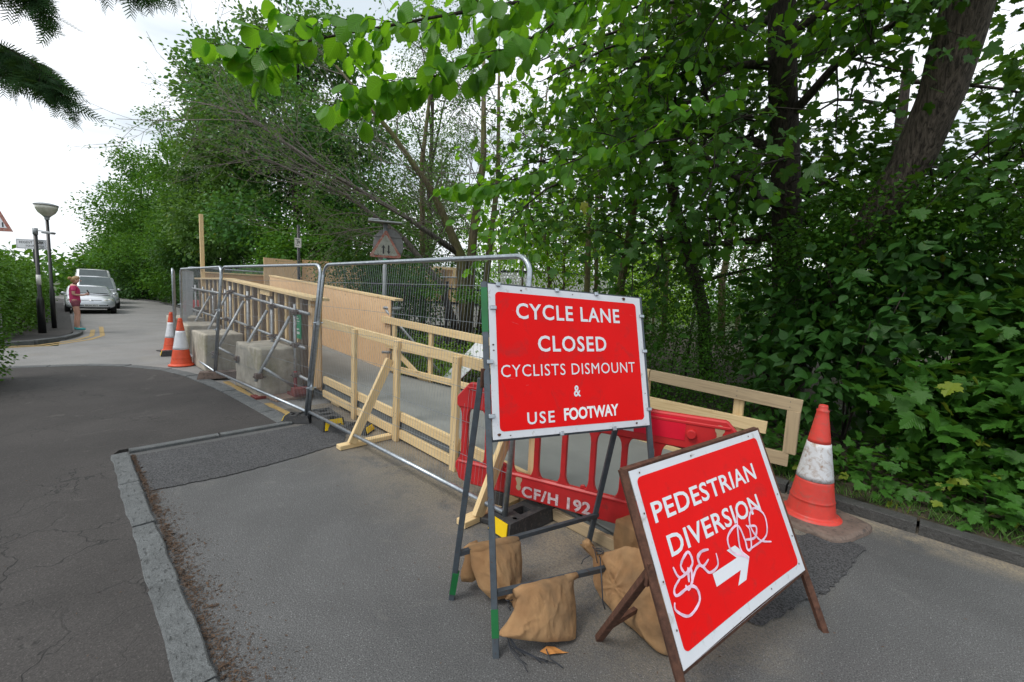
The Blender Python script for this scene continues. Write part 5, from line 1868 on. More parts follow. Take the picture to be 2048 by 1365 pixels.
# ------------------------------------------------------------------ far street: cars, person, lamps, signs
def car(name, label, loc, rz, L, W, H, hood, base_x, roof0, roof1, tail_x, tail_z, paint, plate=None, nose=0.55):
    """lofted body (nose to tail), greenhouse, glass, lamps, wheels; x forward"""
    loc = Vector(loc)
    t = thing(name, loc, label, 'car', 'cars parked along the left kerb')
    c, s = math.cos(rz), math.sin(rz)

    def G(x, y, z):
        return loc + Vector((x * c - y * s, x * s + y * c, z))
    h = L / 2
    st = [(h, nose * 0.62, nose * 0.82, 0.62), (h - 0.06, nose * 0.45, nose * 1.02, 0.82), (h - 0.25, 0.30, nose * 1.18, 0.93), (h - 0.6, 0.24, hood * 0.92, 0.98), (base_x, 0.22, hood, 1.0), (0.0, 0.21, hood + 0.03, 1.0),
          (-h + 0.9, 0.22, max(tail_z, hood), 1.0), (-h + 0.25, 0.28, tail_z, 0.96), (-h + 0.03, 0.36, tail_z * 0.92, 0.85), (-h, 0.45, tail_z * 0.8, 0.72)]
    rings = []
    for x, zb, zt, wf in st:
        w = W / 2 * wf
        r = [(-w * 0.86, zb), (-w * 0.97, zb + 0.07), (-w, (zb + zt) / 2), (-w * 0.97, zt - 0.10), (-w * 0.86, zt - 0.02), (-w * 0.45, zt + 0.02), (0, zt + 0.03),
             (w * 0.45, zt + 0.02), (w * 0.86, zt - 0.02), (w * 0.97, zt - 0.10), (w, (zb + zt) / 2), (w * 0.97, zb + 0.07), (w * 0.86, zb)]
        rings.append([G(x, y, z) for y, z in r])
    MB().quadstrip(rings, True, True).build('body', paint, t, smooth=True)
    # cabin
    def cab(x, w, z0, z1, rr=0.86):
        return [G(x, -w, z0), G(x, -w * 0.985, z0 + (z1 - z0) * 0.5), G(x, -w * rr, z1 - 0.05), G(x, -w * rr * 0.86, z1), G(x, 0, z1 + 0.025), G(x, w * rr * 0.86, z1), G(x, w * rr, z1 - 0.05), G(x, w * 0.985, z0 + (z1 - z0) * 0.5), G(x, w, z0)]
    w = W / 2 * 0.93
    rr = [cab(base_x + 0.02, w, hood - 0.05, hood + 0.02, 0.97), cab((base_x + roof0) / 2, w, hood - 0.05, (hood + H) / 2 + 0.03, 0.93), cab(roof0, w, hood - 0.05, H, 0.86), cab((roof0 + roof1) / 2, w, hood - 0.05, H + 0.02, 0.86), cab(roof1, w, hood - 0.05, H - 0.03, 0.86), cab(tail_x, w * 0.97, hood - 0.05, max(tail_z, hood) + 0.0, 0.95)]
    MB().quadstrip(rr, False, False).build('cabin', paint, t, smooth=True)
    # windscreen, side and rear glass set just proud
    wz0, wz1 = hood + 0.06, H - 0.06
    f = lambda a: base_x + (roof0 - base_x) * a

    def band(a, yfrac, z):
        return G(f(a) + 0.035, yfrac * W / 2, z + 0.028)
    mb = MB()
    n = 8
    for i in range(n):
        y0, y1 = -0.78 + 1.56 * i / n, -0.78 + 1.56 * (i + 1) / n
        k = lambda y, top: (y * (0.88 if top else 1.0))
        b0 = lambda y: -0.05 * y * y
        mb.face([band(0.12 + b0(y0), k(y0, 0), wz0 + 0.02), band(0.12 + b0(y1), k(y1, 0), wz0 + 0.02), band(0.90, k(y1, 1), wz1 + 0.015), band(0.90, k(y0, 1), wz1 + 0.015)])
    mb.build('windscreen', 'glass', t, smooth=True)
    for sgn in (1, -1):
        mb = MB()
        pts = [(f(0.35), hood + 0.02), (f(0.98), H - 0.10), (roof1 + 0.05, H - 0.11), (tail_x + 0.25, hood + 0.05)]
        yy = lambda z: sgn * (w * (0.995 - 0.13 * max(0, (z - hood)) / (H - hood)) + 0.012)
        q = [G(x, yy(z), z) for x, z in pts]
        mb.face(q if sgn < 0 else q[::-1])
        mb.build('side_window', 'glass', t)
        # mirror
        m = MB()
        p = G(f(0.25), sgn * (W / 2 + 0.02), hood + 0.06)
        m.lathe([(0.0, -0.05), (0.07, -0.04), (0.085, 0.02), (0.06, 0.07), (0.0, 0.08)], tuple(p + Vector((0, 0, 0))), 10)
        m.build('wing_mirror', paint, t, smooth=True)
        # headlights: two rounded lenses
        for dy, r in ((0.76, 0.105), (0.57, 0.08)):
            m = MB()
            rg = []
            for rad, dx in ((0.0, 0.03), (0.6, 0.025), (0.95, 0.01), (1.0, -0.05)):
                rg.append([G(h - 0.13 - (0.10 if dy > 0.6 else 0.0) + dx, sgn * dy * W / 2 + r * 1.15 * rad * math.cos(g), nose * 1.02 + r * rad * math.sin(g) + (0.02 if dy > 0.6 else 0)) for g in [2 * PI * i / 12 for i in range(12)]])
            m.quadstrip(rg[::-1], True, False)
            m.build('headlight', 'lamp_glass', t, smooth=True)
    # grille, lower intake, plate
    MB().obox(G(h - 0.10, -0.36, nose * 0.90), G(0, 0.72, 0) - G(0, 0, 0), G(0.03, 0, 0) - G(0, 0, 0) + Vector((0, 0, 0)), (0, 0, 0.13)).build('grille', 'greymetal', t, bevel=0.02)
    ring = [G(h - 0.055, 0.06 * math.cos(g), nose * 0.90 + 0.065 + 0.06 * math.sin(g)) for g in [2 * PI * i / 16 for i in range(17)]]
    MB().tube(ring, 0.012, 5, cap=False).build('round_badge', 'chrome', t)
    MB().obox(G(h + 0.0, -0.26, nose * 0.60), G(0, 0.52, 0) - G(0, 0, 0), G(0.015, 0, 0) - G(0, 0, 0), (0, 0, 0.11)).build('number_plate', 'plate', t)
    if plate:
        mb = MB()
        V, F = text_mesh(plate, 0.02, 1.05)
        i0 = len(mb.v)
        for a, b in V:
            mb.v.append(tuple(G(h + 0.018, -0.22 + 0.44 * a, nose * 0.60 + 0.02 + 0.07 * b)))
        for ff in F:
            mb.f.append(tuple(i0 + q for q in ff))
            mb.uv.append([(0, 0)] * len(ff))
        mb.build('plate_lettering', 'black', t)
    MB().obox(G(h - 0.10, -W * 0.36, 0.26), G(0, W * 0.72, 0) - G(0, 0, 0), G(0.075, 0, 0) - G(0, 0, 0), (0, 0, 0.07)).build('lower_intake', 'black', t, bevel=0.01)
    # wheels
    for x in (h - 0.78, -h + 0.80):
        for sgn in (1, -1):
            y = sgn * (W / 2 - 0.10)
            u = (G(0, 1, 0) - G(0, 0, 0))
            wh = thing_part('wheel', t)
            ce = G(x, y, 0.31)
            MB().tube([ce - u * 0.10, ce - u * 0.09, ce + u * 0.09, ce + u * 0.10], [0.28, 0.315, 0.315, 0.28], 24).build('tyre', 'tyre', wh, smooth=False)
            MB().tube([ce + u * sgn * 0.085, ce + u * sgn * 0.108], [0.20, 0.19], 16).build('rim', 'chrome', wh)
    return t


def thing_part(name, parent):
    o = bpy.data.objects.new(name, None)
    COL.objects.link(o)
    o.parent = parent
    o['_w'] = tuple(wloc(parent))
    o.empty_display_size = 0.05
    return o


def person():
    loc = Q(-13.62, 13.05, FZ + 0.055)
    t = thing('person', loc, 'woman in pink shirt and patterned shorts looking down at her phone on the pavement', 'person')
    fw = (Q(0.69, 0.72) - Q(0, 0)).normalized()       # stands in profile to the camera
    lf = Vector((-fw.y, fw.x, 0))

    def G(x, y, z):
        return fw * x + lf * y + Vector((0, 0, z))

    def skin(name, nodes, edges, mat, parent, sub=2):
        me = bpy.data.meshes.new(name)
        me.from_pydata([tuple(G(*n[:3])) for n in nodes], edges, [])
        me.materials.append(M[mat])
        o = bpy.data.objects.new(name, me)
        COL.objects.link(o)
        o.parent = parent
        me.skin_vertices or None
        sm = o.modifiers.new('skin', 'SKIN')
        sm.use_smooth_shade = True
        if not me.skin_vertices:
            pass
        for i, n in enumerate(nodes):
            r = n[3] if hasattr(n[3], '__len__') else (n[3], n[3])
            me.skin_vertices[0].data[i].radius = r
        me.skin_vertices[0].data[0].use_root = True
        ss = o.modifiers.new('subsurf', 'SUBSURF')
        ss.levels = sub
        ss.render_levels = sub
        return o
    # body: pelvis root, legs, torso, neck, head, arms bent to the phone
    N = [(0, 0, 0.88, 0.125), (0.0, 0.09, 0.80, 0.085), (0.02, 0.10, 0.46, 0.058), (-0.01, 0.10, 0.25, 0.050), (-0.02, 0.10, 0.08, 0.034), (0.09, 0.11, 0.035, 0.03),
         (0.0, -0.09, 0.80, 0.085), (0.05, -0.09, 0.46, 0.058), (0.03, -0.09, 0.25, 0.050), (0.03, -0.09, 0.08, 0.034), (0.14, -0.10, 0.035, 0.03),
         (-0.01, 0, 1.05, 0.105), (0.0, 0, 1.22, 0.125), (-0.02, 0, 1.34, 0.105), (-0.01, 0, 1.41, 0.05), (0.035, 0, 1.47, 0.052), (0.06, 0, 1.54, 0.082), (0.04, 0, 1.595, 0.07),
         (-0.02, 0.165, 1.33, 0.055), (-0.04, 0.20, 1.10, 0.040), (0.17, 0.14, 1.08, 0.031), (0.26, 0.09, 1.12, 0.024),
         (-0.02, -0.165, 1.33, 0.055), (-0.03, -0.20, 1.10, 0.040), (0.18, -0.14, 1.09, 0.031), (0.27, -0.09, 1.12, 0.024)]
    E = [(0, 1), (1, 2), (2, 3), (3, 4), (4, 5), (0, 6), (6, 7), (7, 8), (8, 9), (9, 10), (0, 11), (11, 12), (12, 13), (13, 14), (14, 15), (15, 16), (16, 17),
         (13, 18), (18, 19), (19, 20), (20, 21), (13, 22), (22, 23), (23, 24), (24, 25)]
    body = skin('body', N, E, 'skin', t)
    # fingers curled round the phone, thumb over it
    for sgn, y in ((1, 0.085), (-1, -0.085)):
        for k in range(4):
            x0 = 0.285 + 0.0
            yy = y - sgn * 0.012 * (k - 1.5) * 0.9
            L = (0.045, 0.055, 0.052, 0.04)[k]
            pts = [G(0.27, yy, 1.125 - 0.012 * k), G(0.27 + L * 0.6, yy - sgn * 0.02, 1.13 - 0.012 * k), G(0.27 + L, yy - sgn * 0.05, 1.14 - 0.012 * k)]
            MB_local(pts, [0.009, 0.008, 0.006], 'finger', 'skin', t)
        MB_local([G(0.25, y - sgn * 0.01, 1.14), G(0.285, y - sgn * 0.03, 1.165), G(0.31, y - sgn * 0.05, 1.17)], [0.011, 0.009, 0.007], 'thumb', 'skin', t)
    # face: nose, ears, eyes, mouth
    MB_local([G(0.128, 0, 1.555), G(0.160, 0, 1.528), G(0.135, 0, 1.520)], [0.008, 0.014, 0.012], 'nose', 'skin', t)
    for y in (0.032, -0.032):
        MB_local([G(0.126, y, 1.556), G(0.133, y, 1.556)], [0.011, 0.006], 'eye', 'black', t)
    MB_local([G(0.130, 0.022, 1.497), G(0.137, 0, 1.497), G(0.130, -0.022, 1.497)], [0.004, 0.006, 0.004], 'mouth', 'pink', t)
    for y in (0.078, -0.078):
        MB_local([G(0.03, y, 1.555), G(0.035, y * 1.08, 1.53), G(0.04, y, 1.51)], [0.012, 0.016, 0.009], 'ear', 'skin', t)
    # hair swept back to a bun
    for nm, cx, cz, rx, ry_, rz in (('hair', 0.025, 1.578, 0.108, 0.088, 0.095), ('hair_bun', -0.085, 1.60, 0.048, 0.048, 0.048)):
        rings = []
        for i in range(1, 9):
            th = PI * i / 9
            rings.append([wloc(t) + G(cx + rx * math.sin(th) * math.cos(g) - (0.012 if i > 5 else 0), ry_ * math.sin(th) * math.sin(g), cz + rz * math.cos(th) + 0.35 * rx * math.sin(th) * math.cos(g) * (1 if nm == 'hair' else 0)) for g in [2 * PI * k / 14 for k in range(14)]])
        MB().quadstrip(rings, True, True).build(nm, 'hair', t, smooth=True)
    # clothes over the body
    skin('shirt', [(0, 0, 0.80, (0.135, 0.135)), (0, 0, 0.90, (0.150, 0.140)), (-0.01, 0, 1.05, 0.125), (0.0, 0, 1.22, 0.142), (-0.02, 0, 1.345, 0.112), (-0.015, 0, 1.40, 0.062), (-0.02, 0.16, 1.325, 0.068), (-0.035, 0.195, 1.19, 0.058), (-0.02, -0.16, 1.325, 0.068), (-0.03, -0.195, 1.19, 0.058)],
         [(0, 1), (1, 2), (2, 3), (3, 4), (4, 5), (4, 6), (6, 7), (4, 8), (8, 9)], 'pink', t)
    skin('shorts', [(0, 0, 0.99, 0.128), (0, 0, 0.90, 0.140), (0.0, 0.075, 0.82, 0.105), (0.01, 0.09, 0.68, 0.095), (0.0, -0.075, 0.82, 0.105), (0.02, -0.09, 0.68, 0.095)], [(0, 1), (1, 2), (2, 3), (1, 4), (4, 5)], 'shorts', t)
    for y, x in ((0.105, -0.02), (-0.095, 0.03)):
        sh = skin('shoe', [(x - 0.05, y, 0.04, 0.040), (x + 0.03, y, 0.045, 0.046), (x + 0.12, y, 0.032, 0.038), (x + 0.17, y, 0.026, 0.026)], [(0, 1), (1, 2), (2, 3)], 'teal', t)
    ph = MB()
    a = G(0.30, -0.05, 1.135)
    ph.obox(loc + a, G(0.03, 0, 0.012) - G(0, 0, 0), G(0, 0.085, 0) - G(0, 0, 0), Vector((0, 0, 0.0)) + (G(-0.05, 0, 0.12) - G(0, 0, 0)) * 0.9)
    o = ph.build('phone', 'black', t)
    return t


def MB_local(pts, r, name, mat, t):
    w = wloc(t)
    o = MB().tube([w + p for p in pts], r, 8).build(name, mat, t, smooth=True)
    return o


def street():
    rz = 0.02
    car('parked_car', 'low silver coupe facing the camera, parked foremost on the left', (-25.2, -2.28, 0.0), rz, 4.1, 1.79, 1.30, 0.86, 0.62, -0.15, -0.95, -1.5, 0.93, 'car_silver', 'SK54 XLY', 0.60)
    car('parked_car', 'taller silver people carrier parked directly behind the low coupe', (-30.2, -1.95, 0.0), rz, 4.3, 1.85, 1.80, 1.02, 1.15, 0.35, -1.6, -2.05, 1.05, 'car_silver', None, 0.68)
    car('parked_car', 'white van with rounded roof, rearmost above the silver cars', (-37.0, -1.95, 0.0), rz, 4.9, 1.95, 2.30, 1.15, 1.7, 0.95, -2.2, -2.4, 1.2, 'car_white', None, 0.72)
    car('parked_car', 'tiny distant white car far down the left pavement', (-62.0, -8.0, 0.0), rz + 0.4, 4.3, 1.8, 1.45, 0.9, 0.9, 0.2, -1.2, -1.8, 0.95, 'car_white', None, 0.6)
    person()
    Z = Vector((0, 0, 1))
    # lamp post with bowl lantern
    c = Q(-14.6, 13.3)
    t = thing('street_lamp', c, 'tall lamp post with an upturned half bowl glass lantern over the hedge', 'street lamp')
    MB().tube([c, c + Z * 1.3, c + Z * 1.32, c + Z * 3.55], [0.060, 0.058, 0.042, 0.038], 14).build('pole', 'black', t, smooth=True)
    pr = [(0.05, 3.52), (0.10, 3.57), (0.19, 3.66), (0.245, 3.77), (0.265, 3.88)]
    MB().lathe(pr, tuple(c), 24).build('lantern_bowl', 'lamp_glass', t, smooth=True)
    MB().lathe([(0.275, 3.875), (0.285, 3.89), (0.26, 3.915), (0.15, 3.95), (0.0, 3.965)], tuple(c), 24).build('lantern_lid', 'greypost', t, smooth=True)
    MB().lathe([(0.055, 3.45), (0.06, 3.52), (0.10, 3.57)], tuple(c), 16).build('collar', 'greypost', t)
    # street name post
    c = Q(-13.53, 12.0)
    t = thing('name_post', c, 'black banded post carrying a street name plate and a small side lamp', 'street sign')
    MB().tube([c, c + Z * 1.02, c + Z * 1.10, c + Z * 1.12, c + Z * 2.9], [0.085, 0.08, 0.06, 0.045, 0.042], 14).build('pole', 'black', t, smooth=True)
    MB().tube([c + Z * 1.46, c + Z * 1.74], 0.049, 14).build('white_band', 'whitepaint', t, smooth=True)
    MB().tube([c + Z * 2.86, c + Z * 3.04], 0.055, 14).build('pole_cap', 'greypost', t, smooth=True)
    rt = (Q(1, -0.35) - Q(0, 0)).normalized()
    rr = (Q(1, 0) - Q(0, 0)).normalized()
    MB().tube([c + Z * 2.98, c + rr * 0.40 + Z * 2.95], 0.014, 8).build('arm', 'greypost', t)
    MB().obox(c + rr * 0.34 + Z * 2.89 - Vector((rr.y, -rr.x, 0)) * -0.06, rr * 0.30 + Z * -0.02, Vector((rr.y, -rr.x, 0)) * 0.12, Z * 0.06 + rr * 0.03).build('side_lamp', 'greypost', t, bevel=0.015)
    pa = c - rr * 0.66 + Vector((rr.y, -rr.x, 0)) * -0.08 + Z * 2.46
    fr = Vector((rr.y, -rr.x, 0))
    MB().obox(pa, rr * 0.86, -fr * 0.012, Z * 0.27).build('name_plate', 'signwhite', t)
    mb = MB()
    for a, b, ww, hh in ((0.02, 0.02, 0.82, 0.006), (0.02, 0.244, 0.82, 0.006), (0.02, 0.02, 0.006, 0.23), (0.834, 0.02, 0.006, 0.23)):
        mb.obox(pa + rr * a + Z * b + fr * 0.0005, rr * ww, fr * 0.001, Z * hh)
    mb.build('plate_border', 'black', t)
    mb = MB()
    PP = lambda x, y, h: pa + rr * x + Z * y + fr * 0.002
    text_on(mb, 'REGENT  PARK', PP, (0.09, 0.79, 0.150, 0.215), 0.01, 1.0)
    text_on(mb, 'SQUARE', PP, (0.27, 0.62, 0.055, 0.115), 0.01, 1.0)
    mb.build('lettering', 'black', t)
    for z in (2.55, 2.68):
        MB().tube([c + Z * z - rr * 0.0, c + Z * z + rr * 0.14 - fr * 0.05], 0.012, 6).build('bracket', 'greypost', t)
    # small far lamp
    c = Q(-27.2, 24.0)
    t = thing('street_lamp', c, 'small distant lamp with a flat grey head above the hedge', 'street lamp')
    MB().tube([c, c + Z * 3.3], 0.05, 8).build('pole', 'black', t)
    MB().obox(c + Z * 3.32 - rr * 0.25 - fr * 0.1, rr * 0.75, fr * 0.22, Z * 0.08).build('lamp_head', 'greypost', t, bevel=0.02)
    # triangular sign at the very left
    k = Q(-12.36, 10.0, 2.72)
    t = thing('triangular_sign', Q(-12.36, 10.05), 'red bordered triangular sign cut off at the left edge above the hedge', 'traffic sign')
    tr = lambda s_: [(-s_ / 2, -s_ * 0.29), (s_ / 2, -s_ * 0.29), (0, s_ * 0.577)]
    MB().prism(tr(1.14), k + Z * 0.32, rr, Z, fr, 0.005).build('red_border', 'oldred', t)
    MB().prism(tr(0.86), k + Z * 0.32, rr, Z, fr, 0.0065).build('white_face', 'signwhite', t)
    mb = MB()
    PP = lambda x, y, h: k + Z * 0.32 + rr * x + Z * y + fr * 0.0085
    text_on(mb, 'SS1', PP, (-0.02, 0.36, -0.235, -0.12), 0.01, 1.0)
    mb.build('lettering', 'black', t)
    MB().prism([(0.3 * math.cos(2 * PI * i / 30) , 0.3 * math.sin(2 * PI * i / 30)) for i in range(30)], k - Z * 0.17 - fr * 0.05 - rr * 0.12, rr, Z, fr, 0.006).build('round_plate', 'greymetal', t)
    MB().tube([Q(-12.36, 10.06), Q(-12.36, 10.06, 3.3)], 0.04, 10).build('pole', 'greypost', t)


street()


# ------------------------------------------------------------------ foliage
def tmpl_simple(w=0.32, fold=0.10, curl=-0.10):
    V = [(0, 0, 0), (0.45, w, fold), (1, 0, curl), (0.45, -w, fold)]
    return np.array(V), [(0, 1, 2), (0, 2, 3)]


def tmpl_outline(out, mid_n=None, fold=0.16, curl=-0.16, wave=0.03):
    """symmetric leaf from half outline [(x, y)...]; blade cut along the midrib so it folds"""
    n = len(out)
    V, F = [], []
    for i, (x, y) in enumerate(out):
        V.append((x, 0.0, curl * x * x))
    for s in (1, -1):
        for i, (x, y) in enumerate(out):
            V.append((x, s * y, curl * x * x + fold * abs(y) - 0.25 * y * y + wave * (1 if i % 2 else -1) * (y > 0.05)))
    for i in range(n - 1):
        F.append((i, i + 1, n + i + 1, n + i)[::-1])
        F.append((i, i + 1, 2 * n + i + 1, 2 * n + i))
    return np.array(V), F


def tmpl_sycamore():
    half = [(0.0, 0.02), (-0.08, 0.20), (-0.03, 0.36), (0.10, 0.30), (0.17, 0.46), (0.27, 0.55), (0.35, 0.50), (0.50, 0.62), (0.46, 0.47), (0.56, 0.38), (0.48, 0.20), (0.62, 0.27), (0.70, 0.20), (0.82, 0.20), (0.86, 0.09), (1.0, 0.0)]
    pts = [(x, y) for x, y in half] + [(x, -y) for x, y in reversed(half[1:-1])]
    V = [(0.30, 0.0, -0.02)] + [(x, y, -0.10 * x * x - 0.12 * y * y + 0.05 * abs(math.sin(6 * math.atan2(y, x - 0.1)))) for x, y in pts]
    n = len(pts)
    F = [(0, 1 + i, 1 + (i + 1) % n) for i in range(n)]
    return np.array(V), F


T_SIMPLE = tmpl_simple()
T_ROUND = tmpl_simple(0.42, 0.12, -0.12)
T_NARROW = tmpl_simple(0.17, 0.06, -0.05)
T_ELM = tmpl_outline([(0, 0.0), (0.05, 0.15), (0.13, 0.25), (0.15, 0.235), (0.24, 0.32), (0.26, 0.30), (0.36, 0.375), (0.38, 0.35), (0.48, 0.40), (0.50, 0.375), (0.60, 0.395), (0.62, 0.365), (0.71, 0.35), (0.73, 0.315), (0.82, 0.26), (0.84, 0.21), (0.91, 0.13), (1.0, 0.0)], fold=0.20, curl=-0.14, wave=0.010)
T_HEART = tmpl_outline([(0, 0.0), (0.02, 0.16), (0.12, 0.27), (0.28, 0.33), (0.46, 0.30), (0.64, 0.20), (0.80, 0.09), (1.0, 0.0)], fold=0.14, curl=-0.22, wave=0.0)
T_MID = tmpl_outline([(0, 0.0), (0.15, 0.22), (0.42, 0.34), (0.70, 0.24), (1.0, 0.0)], fold=0.16, curl=-0.18, wave=0.0)
T_SYC = tmpl_sycamore()


def leaf_mesh(name, T, pos, axis, nrm, size, tint, mat, parent=None, origin=None, kind=None):
    """one mesh of N leaves; arrays: pos (N,3), axis = stalk-to-tip, nrm = upper face"""
    V, F = T
    pos = np.asarray(pos, float)
    N = len(pos)
    ax = axis / (np.linalg.norm(axis, axis=1, keepdims=True) + 1e-9)
    nr = nrm - ax * (nrm * ax).sum(1, keepdims=True)
    nr = nr / (np.linalg.norm(nr, axis=1, keepdims=True) + 1e-9)
    sd = np.cross(nr, ax)
    size = np.broadcast_to(np.asarray(size, float), (N,))
    wv = pos[:, None, :] + size[:, None, None] * (V[None, :, 0, None] * ax[:, None, :] + V[None, :, 1, None] * sd[:, None, :] + V[None, :, 2, None] * nr[:, None, :])
    off = np.array(wloc(parent) if parent is not None else (origin if origin is not None else (0, 0, 0)), float)
    wv = wv - off
    k = len(V)
    co = wv.reshape(-1, 3)
    loops, starts, tot = [], [], []
    flat = np.array([i for f in F for i in f])
    lens = np.array([len(f) for f in F])
    li = (flat[None, :] + (np.arange(N) * k)[:, None]).ravel()
    me = bpy.data.meshes.new(name)
    me.vertices.add(N * k)
    me.vertices.foreach_set('co', co.ravel().astype(np.float32))
    me.loops.add(len(li))
    me.loops.foreach_set('vertex_index', li.astype(np.int32))
    nf = len(F) * N
    me.polygons.add(nf)
    ltot = np.tile(lens, N)
    st = np.concatenate([[0], np.cumsum(ltot)[:-1]])
    me.polygons.foreach_set('loop_start', st.astype(np.int32))
    me.polygons.foreach_set('loop_total', ltot.astype(np.int32))
    uv = me.uv_layers.new(name='UVMap')
    uvv = np.tile(V[flat][:, :2], (N, 1))
    uv.data.foreach_set('uv', uvv.ravel().astype(np.float32))
    at = me.attributes.new('tint', 'FLOAT', 'FACE')
    at.data.foreach_set('value', np.repeat(np.broadcast_to(tint, (N,)), len(F)).astype(np.float32))
    me.materials.append(M[mat])
    me.update(calc_edges=True)
    me.validate()
    o = bpy.data.objects.new(name, me)
    COL.objects.link(o)
    if parent is not None:
        o.parent = parent
    else:
        o.location = [float(q) for q in off]
    o['_w'] = [float(q) for q in off]
    if kind:
        o['kind'] = kind
    return o


def unit(v):
    return v / (np.linalg.norm(v, axis=-1, keepdims=True) + 1e-9)


def grow(rng, p, d, L, r0, depth, segs=5, wander=0.18, up=0.05, children=(4, 5), spread=0.9, ratio=0.6, start=0.3, tips=None, tubes=None, minr=0.003, end=0.25):
    """recursive branching: fills tubes [(pts, radii)] and tips [(pos, dir, depth)]"""
    pts, rad = [np.array(p)], [r0]
    d = unit(np.array(d, float))
    for i in range(segs):
        d = unit(d + rng.normal(0, wander, 3) + np.array([0, 0, up]))
        pts.append(pts[-1] + d * L / segs)
        rad.append(max(minr, r0 * (1 - (1 - end) * (i + 1) / segs)))
    tubes.append((pts, rad))
    if depth == 0:
        for i in range(1, len(pts)):
            tips.append((pts[i], unit(pts[i] - pts[i - 1])))
        return
    n = children[0] if isinstance(children, tuple) else children
    nc = children[min(len(children) - 1, len(children) - depth)] if depth <= len(children) else children[0]
    for k in range(nc):
        f = start + (1 - start) * (k + rng.uniform(0.1, 0.9)) / nc
        i = min(int(f * segs), segs - 1)
        q = pts[i] + (pts[i + 1] - pts[i]) * (f * segs - i)
        a = unit(pts[i + 1] - pts[i])
        perp = unit(np.cross(a, rng.normal(0, 1, 3)))
        nd = unit(a * (1 - 0.35 * spread) + perp * spread)
        grow(rng, q, nd, L * ratio * rng.uniform(0.7, 1.15), max(minr, rad[i] * 0.55), depth - 1, max(3, segs - 1), wander, up, children, spread, ratio, 0.25, tips, tubes, minr, end)
    tips.append((pts[-1], d))


def tubes_mesh(name, tubes, mat, parent, n=6, thin=4):
    mb = MB()
    for pts, rad in tubes:
        mb.tube(pts, rad, n if max(rad) > 0.03 else thin, cap=False)
    return mb.build(name, mat, parent, smooth=True)


def leaves_at(rng, tips, per, spread, size, T, mat, parent, name='crown', droop=0.3, flat=0.8, clumpy=0.35, tb=0.45, jit=0.35, kind=None):
    P = np.array([t[0] for t in tips])
    D = np.array([t[1] for t in tips])
    n = len(P)
    idx = np.repeat(np.arange(n), per)
    N = len(idx)
    g = rng.normal(0, 1, (N, 3)) * np.array([1, 1, 0.7])
    pos = P[idx] + g * spread
    ax = unit(D[idx] * 0.6 + g * 0.5 + rng.normal(0, 0.5, (N, 3)) + np.array([0, 0, -droop]))
    nr = unit(np.array([0, 0, 1.0]) * flat + rng.normal(0, 0.45, (N, 3)))
    ct = rng.uniform(-1, 1, n)[idx] * clumpy * 0.5
    tint = np.clip(tb + ct + rng.normal(0, 0.16, N), 0, 1)
    sz = size * rng.uniform(1 - jit, 1 + jit, N)
    return leaf_mesh(name, T, pos, ax, nr, sz, tint, mat, parent, kind=kind)


def blob_tips(rng, blobs, n, shell=0.35, dens=1.0):
    """points in a union of ellipsoids: (cx, cy, cz, rx, ry, rz), mostly towards their skin"""
    w = np.array([b[3] * b[4] + b[4] * b[5] + b[3] * b[5] for b in blobs])
    w = w / w.sum()
    out = []
    for b, ww in zip(blobs, w):
        m = max(4, int(n * ww))
        v = unit(rng.normal(0, 1, (m, 3)))
        rr = (1 - shell * rng.uniform(0, 1, m) ** 1.4)
        # bumpy outline
        bump = 1 + 0.16 * np.sin(v[:, 0] * 5 + b[0]) * np.sin(v[:, 1] * 5 + b[1]) + 0.12 * np.sin(v[:, 2] * 9 + b[2] * 3 + v[:, 0] * 4)
        p = np.array(b[:3]) + v * (rr * bump)[:, None] * np.array(b[3:])
        out += [(p[i], v[i]) for i in range(m)]
    return out


def Qv(X, Y, z):
    q = Q(X, Y, z)
    return np.array([q.x, q.y, q.z])


def simple_tree(name, label, base, H, R, T, mat, n, per, spread, size, seed, trunk_r=0.18, bark_m='bark_dark', z0=0.25, lean=(0, 0), group=None, cat='tree', squash=1.0, shell=0.4, tb=0.45, conical=0.0, lobes=11, clumpy=0.5):
    """trunk with limbs reaching into a lobed crown made of leaf sprays"""
    rng = np.random.default_rng(seed)
    base = np.array(base, float)
    t = thing(name, base, label, cat, group)
    top = base + np.array([lean[0], lean[1], H * 0.86])
    mid = (base + top) / 2 + rng.normal(0, 0.12, 3) * R * 0.3
    tubes = [([base - np.array([0, 0, 0.2]), base * 0.75 + mid * 0.25, mid, (mid + top) / 2, top], [trunk_r * 1.25, trunk_r, trunk_r * 0.75, trunk_r * 0.45, trunk_r * 0.1])]
    blobs = []
    for k in range(lobes):
        f = z0 + (1 - z0) * (k + 0.5) / lobes
        a = k * 2.399 + rng.uniform(-0.4, 0.4)
        env = math.sin(PI * min(1, max(0.04, (f - z0) / (1 - z0) * 0.80 + 0.18))) ** 0.6
        if conical:
            env = env * (1 - conical * (f - z0) / (1 - z0)) + 0.05
        rr = R * env * rng.uniform(0.45, 0.72)
        br = R * env * rng.uniform(0.38, 0.60)
        c = base + np.array([lean[0] * f + math.cos(a) * rr, lean[1] * f + math.sin(a) * rr * squash, H * f * 0.97])
        blobs.append((c[0], c[1], c[2], br, br * squash, br * 0.72))
        s = base + (top - base) * max(0.12, f * 0.75)
        tubes.append(([s, (s + c) / 2 + np.array([0, 0, 0.05 * H * rng.uniform(0, 1)]), c], [trunk_r * 0.42, trunk_r * 0.25, trunk_r * 0.08]))
    tubes_mesh('trunk', tubes, bark_m, t)
    tips = blob_tips(rng, blobs, n, shell)
    leaves_at(rng, tips, per, spread, size, T, mat, t, clumpy=clumpy, tb=tb)
    return t


